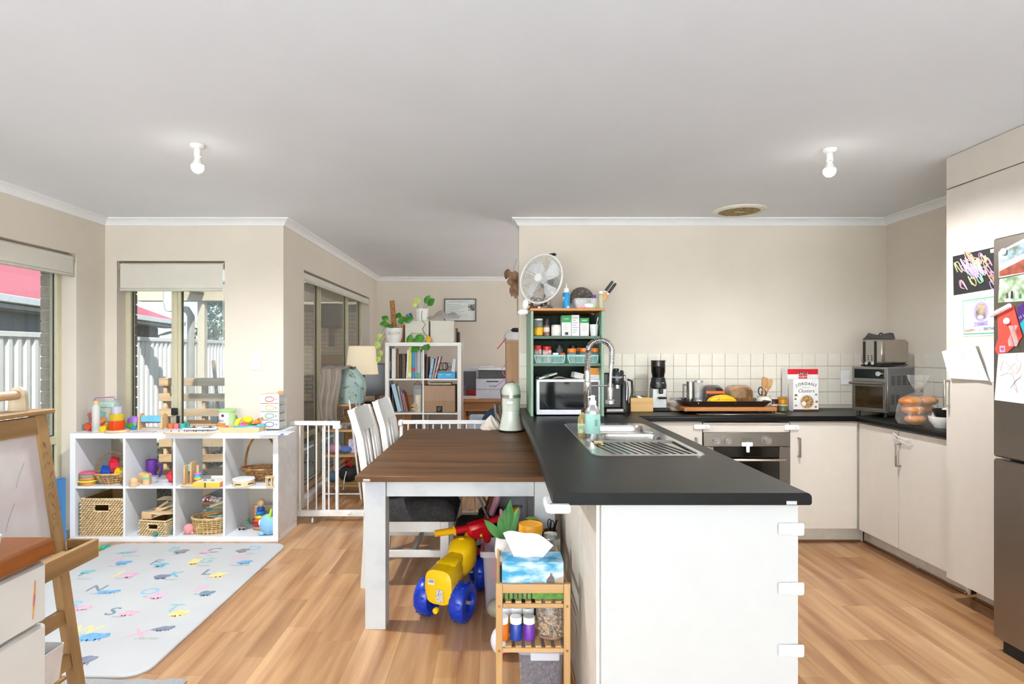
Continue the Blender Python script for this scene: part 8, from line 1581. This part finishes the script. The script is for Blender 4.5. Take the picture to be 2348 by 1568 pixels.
for i in range(9): a = i*.7; b = M(); leaf(b, (.004*math.cos(a), .004*math.sin(a), h+8*kk), (math.cos(a), math.sin(a), .45), .026, .018, droop=.3); b.obj('leaf', mat('8fc038', .5, col2='bede6a', scale=20), t, ang=80)
M().cyl((0, 0, h-4*kk), (0, 0, h+9*kk), .005, .003).obj('stem', mat('a8c87a', .6), t)
jar('glass jar with a silver screw lid at the back of the bamboo rack', 1268, 2.56, ZA, 17, 61, CG, mat('a9a9a6', .25, .9), 13, nm='mason_jar', fill=(mat('7a3f3a', .8, col2='3f7f96', scale=9), .6)); jar('glass jar with a printed white lid behind the silver-lidded jar', 1262, 2.70, ZA, 16, 46, CG, mat('d9d9d4', .4, col2='8ab08a', scale=30), 8, nm='mason_jar')
t = thing('terracotta_mug', 'brown pottery mug holding black scissors behind the jars', 'mug', on(1262, 2.81, ZA)); kk = 2.81/F; h = H-(1215-CY)*kk-ZA
M().lathe([(0, 0), (14*kk, 0), (15.5*kk, h), (14*kk, h), (13*kk, 4*kk), (0, 4*kk)], 22).obj('body', mat('9a5a34', .5), t); M().tube([(-14*kk, 0, h-4*kk), (-23*kk, 0, h-8*kk), (-22*kk, 0, h-24*kk), (-14*kk, 0, h-28*kk)], .005, 8).obj('handle', mat('9a5a34', .5), t)
b = M(); b.tube([(4*kk+5*kk*math.cos(a), 0, h+12*kk+9*kk*math.sin(a)) for a in [2*PI*i/14 for i in range(14)]], .0025, 6, True); b.tube([(-2*kk+4*kk*math.cos(a), .003, h+14*kk+10*kk*math.sin(a)) for a in [2*PI*i/14 for i in range(14)]], .0025, 6, True); b.box(-2*kk, 2*kk, -.001, .002, 10*kk, h+4*kk); o = b.obj('black_scissors', BLACK); o.location = t.location+Vector((0, 0, .001)); tag(o, 'black handled scissors standing in the brown mug', 'scissors')
single(M().tube([(0, 0, .01), (.03, -.01, h+.05)], .005, 8), 'marker_pen', BLACK, 'black marker pen leaning in the brown mug', 'pen', t.location)
t = thing('glass_vase', 'round clear glass vase behind the tissue box', 'vase', on(1178, 2.42, ZA)); kk = 2.42/F; M().lathe([(0, .001), (16*kk, .001), (25*kk, 22*kk), (26*kk, 45*kk), (22*kk, 62*kk), (13*kk, 74*kk), (13*kk, 80*kk), (15*kk, 82*kk)], 28).obj('body', clear('ffffff', .84, .03, 'eceae4'), t); M().lathe([(0, .004), (14*kk, .004), (23*kk, 20*kk), (24*kk, 30*kk), (0, 31*kk)], 20).obj('contents', mat('ece6da', .7), t)
# middle shelf
for i, (x, Y, cc, lb) in enumerate(((1152, 2.235, 'e8761a', 'orange paint pot at the front of the middle rack shelf'), (1183, 2.235, '1a3f9a', 'dark blue paint pot at the front of the middle rack shelf'), (1213, 2.235, '6a2f9a', 'purple paint pot at the front of the middle rack shelf'), (1160, 2.31, 'e8c21a', 'paint pot behind the orange one, only its white lid showing'), (1184, 2.31, '3a9a4a', 'paint pot behind the dark blue one, only its white lid showing'), (1211, 2.31, 'e8d23a', 'yellow paint pot behind the purple one, only its white lid showing'))):
    jar(lb, x, Y, ZB_, 14, 52, mat(cc, .35), mat('f2f2f4', .35), 15, nm='paint_pot', cat='paint pot', group='paint pots on the rack')
nj = clipjar('nut_jar', 'large glass clip-top jar of mixed nuts on the bamboo rack', on(1262, 2.27, ZB_), 33, 95, mat('8a5f38', .9), .02, 2.27/F)
b = M(); r_ = 30*2.27/F
for i in range(420):
    a = rnd.uniform(0, 6.28); r = r_*math.sqrt(rnd.random())*.98; z = .006+rnd.random()*.078; b.at(TR((r*math.cos(a), r*math.sin(a), z), (rnd.uniform(0, 3), rnd.uniform(0, 3), 0))).lathe([(0, -.0085), (.005, -.003), (.0045, .004), (0, .0085)], 6, m=rnd.choice((0, 0, 1)))
b.at(I4); b.obj('nuts', [mat('c59a62', .6), mat('7a4c2a', .6)], nj, ang=60, kind='stuff')
t = thing('black_toolbox', 'black plastic crate with a yellow catch at the back of the middle rack shelf', 'crate', RC+Vector((-.055, .25, ZB_))); M().box(-.075, .09, 0, .25, 0, .10, .006).obj('tub', mat('1d1e20', .4), t); M().box(-.08, .095, -.006, .256, .1005, .118, .005).obj('lid', mat('25272a', .35), t); M().box(-.05, .045, -.010, -.0065, .09, .112, .002).obj('yellow_catch', mat('d8dc1a', .45), t)
# lower container on the floor under the rack
kk = 2.25/F; t = thing('clip_lid_container', 'clear clip-lid container of dark berries under the bamboo rack', 'container', on(1241, 2.245, .0006)); h = .195; w_ = 51*kk
A_ = rrect(-w_*.9, w_*.9, 0, .15, .02); B_ = rrect(-w_, w_, -.008, .158, .022); b = M(); bridge(b, [(x, y, 0) for x, y in A_], [(x, y, h) for x, y in B_]); b.add([(x, y, .001) for x, y in A_], [tuple(range(len(A_)))]); b.obj('tub', clear('ffffff', .80, .08, 'dcdcea'), t); b = M(); C_ = rrect(-w_*1.05, w_*1.05, -.014, .164, .024); bridge(b, [(x, y, h) for x, y in C_], [(x, y, h+.012) for x, y in C_]); bridge(b, [(x, y, h+.012) for x, y in C_], [(x*.84, .075+(y-.075)*.84, h+.018) for x, y in C_]); b.add([(x*.84, .075+(y-.075)*.84, h+.018) for x, y in C_], [tuple(range(len(C_)))]); b.obj('lid', clear('ffffff', .5, .1, 'd2d2e2'), t); M().box(-w_*.5, w_*.8, -.022, -.015, h-.02, h+.012, .004).obj('clip', clear('ffffff', .4, .1, 'e6e6f0'), t)
b = M()
for i in range(420): b.ell((rnd.uniform(-w_*.8, w_*.8), rnd.uniform(.012, .138), .008+rnd.random()*.145), .0085, 6, 4)
b.obj('berries', mat('3a2a34', .6, col2='5f4a54', scale=60), t, ang=60, kind='stuff')
single(M().ell((0, 0, .06), (.05, .06, .06)), 'snack_bag', mat('e4e2ea', .4, col2='c43a5a', scale=14, lo=.55, hi=.6), 'crumpled printed snack bag behind the clip-lid container', 'bag', (.02, 2.62, .0006))
# ------------------------------------------------------------------ under the table
t = thing('clear_tote', 'clear plastic tote of soft toys on the floor behind the trike', 'tub', Vector((.035, 3.145, .0006))); kk = 2.9/F; w_ = .11; h = .315
A_ = rrect(-w_*.85, w_*.85, -.10, .10, .02); B_ = rrect(-w_, w_, -.115, .115, .02); b = M(); bridge(b, [(x, y, 0) for x, y in A_], [(x, y, h) for x, y in B_]); b.add([(x, y, .001) for x, y in A_], [tuple(range(len(A_)))]); b.obj('tub', clear('f6f0f6', .6, .12, 'e6dfe6'), t); b = M(); bridge(b, [(x, y, h-.03) for x, y in B_], [(x*1.12, y*1.06, h-.028) for x, y in B_]); bridge(b, [(x*1.12, y*1.06, h-.028) for x, y in B_], [(x*1.12, y*1.06, h) for x, y in B_]); b.obj('rim', clear('f6f0f6', .45, .12, 'e9e4ea'), t)
tl2 = Vector(t.location)
single(M().ell((0, 0, 0), (.075, .075, .11)), 'pink_balloon_toy', mat('e8606c', .5), 'coral pink soft ball showing through the clear tote', 'ball', tl2+Vector((.0, -.05, .20)))
t = thing('bunny_plush', 'grey plush rabbit with pink ears poking out of the clear tote', 'plush toy', tl2+Vector((.02, .04, .09))); M().ell((0, 0, .12), (.06, .05, .14)).obj('body', mat('9aa3b0', .95, bump=.3, bscale=150), t); M().ell((.02, .0, .30), (.05, .05, .05)).obj('head', mat('8f9aa8', .95), t)
for x, a in ((-.02, -.3), (.05, .3)): M().ell((x, -.03, .36), (.016, .010, .06), 12, 8, rot=(0, a, 0)).obj('ear', mat('b98a9c', .9), t)
single(M().ell((0, 0, .045), (.06, .05, .045)), 'zip_bag', clear('f6f2e6', .5, .1, 'e2dcc4'), 'clear bag of small toys hanging at the side of the tote', 'bag', tl2+Vector((-.03, -.165, .0)))
t = thing('folding_step', 'grey plastic folding table panel leaning under the dining table', 'panel', (.11, 3.95, 0)); GP = mat('c4c6cc', .5); M().box(-.16, .16, 0, .025, .02, .56, .01).obj('panel', GP, t)
for x in (-.10, .085): M().box(x-.008, x+.008, -.012, -.0003, .05, .54, .003).obj('rib', mat('b4b6bc', .5), t)
M().box(-.03, .06, -.010, -.0003, .30, .32, .003).obj('recess', mat('8c8e95', .5), t)
for x in (-.14, .11): M().box(x, x+.03, -.02, .045, 0, .0195).obj('foot', GP, t)
st = thing('doll_stroller', 'pink and brown dolls pram with silver frame under the table', 'pram', (-.10, 3.70, 0)); SIL = mat('b9bcc0', .3, .8); BRL = mat('6a3f2c', .6)
for y in (-.12, .12):
    b = M(); b.lathe([(.068, -.010), (.085, -.010), (.088, 0), (.085, .010), (.068, .010), (.068, -.010)], 24, (.02, y, .09), rot=(PI/2, 0, 0)); b.obj('tyre', BLACK, st)
    b = M(); b.tube([(.02+.066*math.cos(a), y, .09+.066*math.sin(a)) for a in [2*PI*i/20 for i in range(20)]], .004, 6, True)
    for i in range(8): a = 2*PI*i/8; b.tube([(.02, y, .09), (.02+.066*math.cos(a), y, .09+.066*math.sin(a))], .0018, 4)
    b.obj('rim_and_spokes', SIL, st)
    M().tube([(.02, y, .10), (.06, y*.9, .30), (-.06, y*.9, .56)], .008, 8).obj('frame_tube', SIL, st); M().tube([(-.15, y, .10), (.02, y*.9, .32), (.10, y*.9, .55)], .008, 8).obj('frame_tube', BRL, st)
    M().lathe([(0, -.010), (.05, -.010), (.05, .010), (0, .010)], 18, (-.15, y, .052), rot=(PI/2, 0, 0)).obj('small_wheel', BLACK, st)
M().box(-.16, .10, -.11, .11, .20, .30, .03).obj('basket', mat('3a2f33', .8), st); M().box(-.02, .14, -.11, .11, .31, .345, .015).obj('seat', mat('2a2628', .8), st); M().at(TR((.10, 0, .45), (0, .35, 0))).box(-.02, .02, -.11, .11, -.12, .12, .015).obj('pink_backrest', mat('d89aae', .7), st); M().cyl((-.06, -.11, .56), (-.06, .11, .56), .010).obj('push_bar', BRL, st)
# ------------------------------------------------------------------ papers on the pantry and fridge
def wallpiece(name, label, cat, px, X, off=.0008, poly=None):
    pts = [PXw(x, y, X) for x, y in px]; c = sum(pts, Vector())/len(pts); t = thing(name, label, cat, (X-off, c.y, c.z))
    q = [(-(p.y-c.y), p.z-c.z) for p in pts]           # local u (to the viewer's right = -Y), v up
    return t, q, c
def loc_uv(px, X, c): 
    p = PXw(px[0], px[1], X); return (-(p.y-c.y), p.z-c.z)
def flat(t, poly, m, name, z=0.0, th=.0003): return M(LEFTF @ TR((0, 0, z))).prism(poly, 0, th).obj(name, m, t, ang=0)
def scrib(t, pts, X, c, m, name, r=.0012, z=.0008):
    q = [loc_uv(p_, X, c) for p_ in pts]; o = []
    for i in range(len(q)-1):
        a, b_, d, e = (Vector(q[max(0, min(len(q)-1, i+j))]) for j in (-1, 0, 1, 2))
        for s in range(4): f = s/4; o.append(.5*((2*b_)+(d-a)*f+(2*a-5*b_+4*d-e)*f*f+(3*b_-a-3*d+e)*f**3))
    o.append(Vector(q[-1])); M(LEFTF).tube([(v.x, v.y, z) for v in o], r, 4).obj(name, m, t)
PX_, FXX = 2.4395, 2.2495
t, q, c = wallpiece('black_artwork', 'pastel scribble drawing on black paper stuck to the pantry', 'drawing', ((2185, 588), (2287, 565), (2289, 660), (2187, 677)), PX_); flat(t, q, BLACKM, 'paper')
cl = ['a58cc0', 'd09aa8', 'd8cc7a', '98c4a8', 'd8a084', 'c088bc', 'a098cc', 'd8a4c0']
for i in range(46):
    cx_, cy_ = rnd.gauss(2238, 20), rnd.gauss(618, 18); cx_ = min(2276, max(2198, cx_)); cy_ = min(655, max(588, cy_)); a0 = rnd.uniform(0, 6); s = rnd.uniform(4, 9)
    pts_ = [(min(2284, max(2190, cx_+s*math.cos(a0+j*1.1)+j*.9*math.cos(a0))), min(664, max(578, cy_+s*1.3*math.sin(a0+j*1.4)+j*.7*math.sin(a0)))) for j in range(9)]
    scrib(t, pts_, PX_, c, mat(cl[i % 8], .9), 'chalk_line', .0024, .001+.00004*i)
flat(t, [loc_uv(p_, PX_, c) for p_ in ((2271, 572), (2286, 569), (2287, 578), (2272, 580))], mat('d8d8d8', .6), 'name_tag', .0006); u = loc_uv((2279, 575), PX_, c); M(LEFTF @ TR((u[0], u[1], .0012))).text('Clara', .012).obj('lettering', INK, t, ang=0)
t, q, c = wallpiece('birthday_card', 'birthday chart with a purple photo circle stuck to the pantry', 'poster', ((2205, 686), (2300, 672), (2300, 768), (2208, 771)), PX_); flat(t, q, mat('f2f2ee', .5), 'paper')
flat(t, [(x*.94, y*.92) for x, y in q], mat('4fae86', .5), 'green_border', .0005); flat(t, [(x*.90, y*.86) for x, y in q], mat('dcdcc8', .5), 'inner_sheet', .0009)
u = loc_uv((2250, 714), PX_, c); M(LEFTF @ TR((u[0], u[1], .0014))).lathe([(0, 0), (1, 0), (1, .0002)], 26, sc=(.046, .050, 1)).obj('purple_circle', mat('a99ad8', .5), t, ang=0); M(LEFTF @ TR((u[0], u[1], .0018))).prism([(-.030, -.036), (.030, -.036), (.030, .022), (.018, .036), (-.018, .036), (-.030, .022)], 0, .0002).obj('photo', mat('b8a088', .5, col2='5a6068', scale=30), t, ang=0); M(LEFTF @ TR((u[0]+.004, u[1]+.004, .0022))).lathe([(0, 0), (1, 0), (1, .0002)], 16, sc=(.010, .013, 1)).obj('photo_face', mat('c99a7c', .6), t, ang=0); M(LEFTF @ TR((u[0], u[1]-.028, .0022))).lathe([(0, 0), (1, 0), (1, .0002)], 16, sc=(.018, .009, 1)).obj('photo_cake', mat('e0c9c2', .6), t, ang=0)
u = loc_uv((2250, 743), PX_, c); M(LEFTF @ TR((u[0], u[1], .0022), (0, 0, 0))).prism([(-.046, -.010), (-.036, 0), (-.046, .010), (.046, .016), (.038, .004), (.046, -.006)], 0, .0002).obj('ribbon', mat('a99ad8', .5), t, ang=0)
for s_, px_, sz, cc in (('CLARA', (2251, 743), .013, '2c2a3a'), ('HAPPY', (2226, 758), .021, 'd0505c'), ('2nd', (2248, 756), .018, 'a9c4e0'), ('BIRTHDAY', (2276, 753), .021, '5a6aa8'), ('WISHING YOU A VERY', (2248, 689), .008, '4a4a48')):
    u = loc_uv(px_, PX_, c); M(LEFTF @ TR((u[0], u[1], .0026))).text(s_, sz).obj('lettering', mat(cc, .6), t, ang=0)
u = loc_uv((2224, 706), PX_, c); M(LEFTF @ TR((u[0], u[1], .0018))).lathe([(0, 0), (1, 0), (1, .0002)], 14, sc=(.008, .012, 1)).obj('printed_balloon', mat('e8e0d0', .6), t, ang=0)
PAP = mat('eeeff3', .7, var=.01)
t, q, c = wallpiece('childs_drawing', 'curling white drawing with hearts and pencil scribbles on the pantry', 'drawing', ((2166, 812), (2225, 782), (2250, 778), (2284, 872), (2188, 868)), PX_, .002)
b = M(LEFTF); A0, B0, C0, D0 = (loc_uv((2167, 806), PX_, c), loc_uv((2243, 777), PX_, c), loc_uv((2274, 873), PX_, c), loc_uv((2184, 867), PX_, c))
def cur(u_, v_):
    x = (A0[0]*(1-u_)+B0[0]*u_)*(1-v_)+(D0[0]*(1-u_)+C0[0]*u_)*v_; y = (A0[1]*(1-u_)+B0[1]*u_)*(1-v_)+(D0[1]*(1-u_)+C0[1]*u_)*v_
    return (x, y, .004+.022*(1-v_)*abs(u_-.35)*1.6+.03*max(0, u_-.7)*(v_)+.012*(1-u_)*v_)
b.sheet(cur, 16, 16, .0004); b.obj('paper', PAP, t, ang=70)
for pts_, cc in ((((2200, 800), (2206, 794), (2212, 799), (2207, 808), (2200, 803)), 'c05a8a'), (((2204, 816), (2212, 810), (2214, 818), (2206, 826)), 'c05a8a'), (((2178, 830), (2184, 824), (2186, 834), (2192, 826), (2195, 834)), 'e0784a'), (((2225, 800), (2218, 815), (2224, 830)), '6a6a80'), (((2232, 822), (2245, 832), (2236, 838), (2250, 846)), '8a8a98'), (((2210, 850), (2222, 844), (2236, 852)), '7a9ac0'), (((2240, 855), (2250, 848), (2256, 858)), '6ac0b8')): scrib(t, pts_, PX_, c, mat(cc, .8), 'pencil_line', .0005, .022)
t, q, c = wallpiece('childs_drawing', 'flat white drawing behind the curling one on the pantry', 'drawing', ((2252, 782), (2300, 778), (2300, 876), (2268, 876)), PX_); flat(t, q, mat('e6e8f0', .7), 'paper')
# fridge door
t, q, c = wallpiece('photo_card', 'save the date photo card with red cliffs and water on the fridge', 'photo', ((2290, 578), (2352, 545), (2352, 626), (2291, 637)), FXX); flat(t, q, mat('f0efec', .5), 'card')
flat(t, [loc_uv(p_, FXX, c) for p_ in ((2291, 582), (2352, 552), (2352, 580), (2291, 606))], mat('5f6a58', .5, col2='aac0d0', scale=26), 'lake_print', .0005); flat(t, [loc_uv(p_, FXX, c) for p_ in ((2292, 622), (2352, 592), (2352, 624), (2292, 634))], mat('a54a28', .6, col2='7a3018', scale=40), 'cliff_print', .0005); u = loc_uv((2318, 602), FXX, c); M(LEFTF @ TR((u[0], u[1], .001), (0, 0, .35))).text('SAVE A DATE', .010).obj('lettering', mat('8a7a70', .6), t, ang=0)
t, q, c = wallpiece('wedding_photo', 'outdoor wedding photo of four people on the fridge', 'photo', ((2292, 640), (2352, 628), (2352, 690), (2289, 694)), FXX); flat(t, q, mat('6f8a5c', .5, col2='c8d4c0', scale=30), 'print')
for x, cc, hh in ((2310, '4a4440', .030), (2321, '1c1c1e', .040), (2331, 'f0efec', .038), (2340, '2f7a4a', .026)):
    u = loc_uv((x, 684), FXX, c); M(LEFTF @ TR((u[0], u[1], .0005))).prism([(-.007, 0), (.007, 0), (.0045, hh*.8), (-.0045, hh*.8)], 0, .0003).obj('printed_figure', mat(cc, .6), t, ang=0); M(LEFTF @ TR((u[0], u[1]+hh*.9, .0005))).lathe([(0, 0), (.0035, 0), (.0035, .0003)], 12).obj('printed_head', mat('c99a80', .6), t, ang=0)
t, q, c = wallpiece('felt_stocking', 'red christmas stocking craft with cotton wool cuff on the fridge', 'stocking', ((2288, 712), (2325, 700), (2345, 772), (2332, 790), (2310, 808), (2288, 812), (2282, 800), (2290, 775)), FXX, .0012); flat(t, q, mat('e04a3c', .7), 'stocking', 0, .0015)
b = M(LEFTF)
for i in range(9): u = loc_uv((2278+5*i, 722-2.6*i), FXX, c); b.ell((u[0], u[1], .006), (.010, .011, .009), 10, 6)
b.obj('cotton_cuff', mat('f0e8e8', .95, bump=.4, bscale=200), t, kind='stuff')
u = loc_uv((2300, 800), FXX, c); M(LEFTF @ TR((u[0], u[1], .0018))).box(-.014, .014, -.014, .014, 0, .0004).obj('silver_sticker', mat('a9b4bc', .4), t, ang=0); M(LEFTF @ TR((u[0], u[1], .0024))).prism([(0, -.010), (.010, .002), (.006, .009), (0, .004), (-.006, .009), (-.010, .002)], 0, .0003).obj('pink_heart', mat('e0409a', .5), t, ang=0)
u = loc_uv((2327, 770), FXX, c); M(LEFTF @ TR((u[0], u[1], .0018))).sheet(lambda a, d: (-.02+.04*a, -.045+.09*d, .004+.006*math.sin(9*a+7*d)), 10, 10, .0004).obj('clear_wrapper', clear('ffffff', .6, .08, 'e8d4d2'), t)
for x, y, lb in ((2303, 577, 'round white magnet on the photo card'), (2311, 736, 'round white magnet holding the red stocking')): p = PXw(x, y, FXX); single(M(LEFTF).lathe([(0, 0), (.014, 0), (.015, .004), (.012, .008), (0, .009)], 20), 'fridge_magnet', mat('f2f2f0', .35), lb, 'magnet', (FXX-.003, p.y, p.z), 0, 'white fridge magnets')
t, q, c = wallpiece('purple_magnet', 'purple and teal emergency number magnet on the fridge', 'magnet', ((2334, 706), (2352, 690), (2352, 775), (2337, 738)), FXX, .0012); flat(t, q, mat('4a1f78', .5), 'magnet', 0, .001); flat(t, [loc_uv(p_, FXX, c) for p_ in ((2340, 742), (2352, 728), (2352, 772))], mat('1fa8b0', .5), 'teal_corner', .0012); u = loc_uv((2345, 725), FXX, c); M(LEFTF @ TR((u[0], u[1], .0016), (0, 0, .5))).text('13 11', .016).obj('lettering', WHT, t, ang=0)
t, q, c = wallpiece('childs_drawing', 'large white sheet with red and yellow scribbles on the fridge', 'drawing', ((2290, 811), (2352, 808), (2352, 926), (2281, 917)), FXX, .0012); flat(t, q, PAP, 'paper')
for pts_, cc in ((((2295, 850), (2302, 828), (2318, 842), (2330, 858), (2342, 835), (2330, 820), (2336, 812)), 'c05a5a'), (((2294, 862), (2318, 855), (2328, 875), (2334, 900), (2326, 880), (2345, 860)), 'b04a50'), (((2312, 850), (2330, 832), (2334, 852), (2344, 870)), 'e8c04a'), (((2318, 890), (2332, 870), (2346, 868)), '7ab8c0')): scrib(t, pts_, FXX, c, mat(cc, .8), 'crayon_line', .0006, .001)
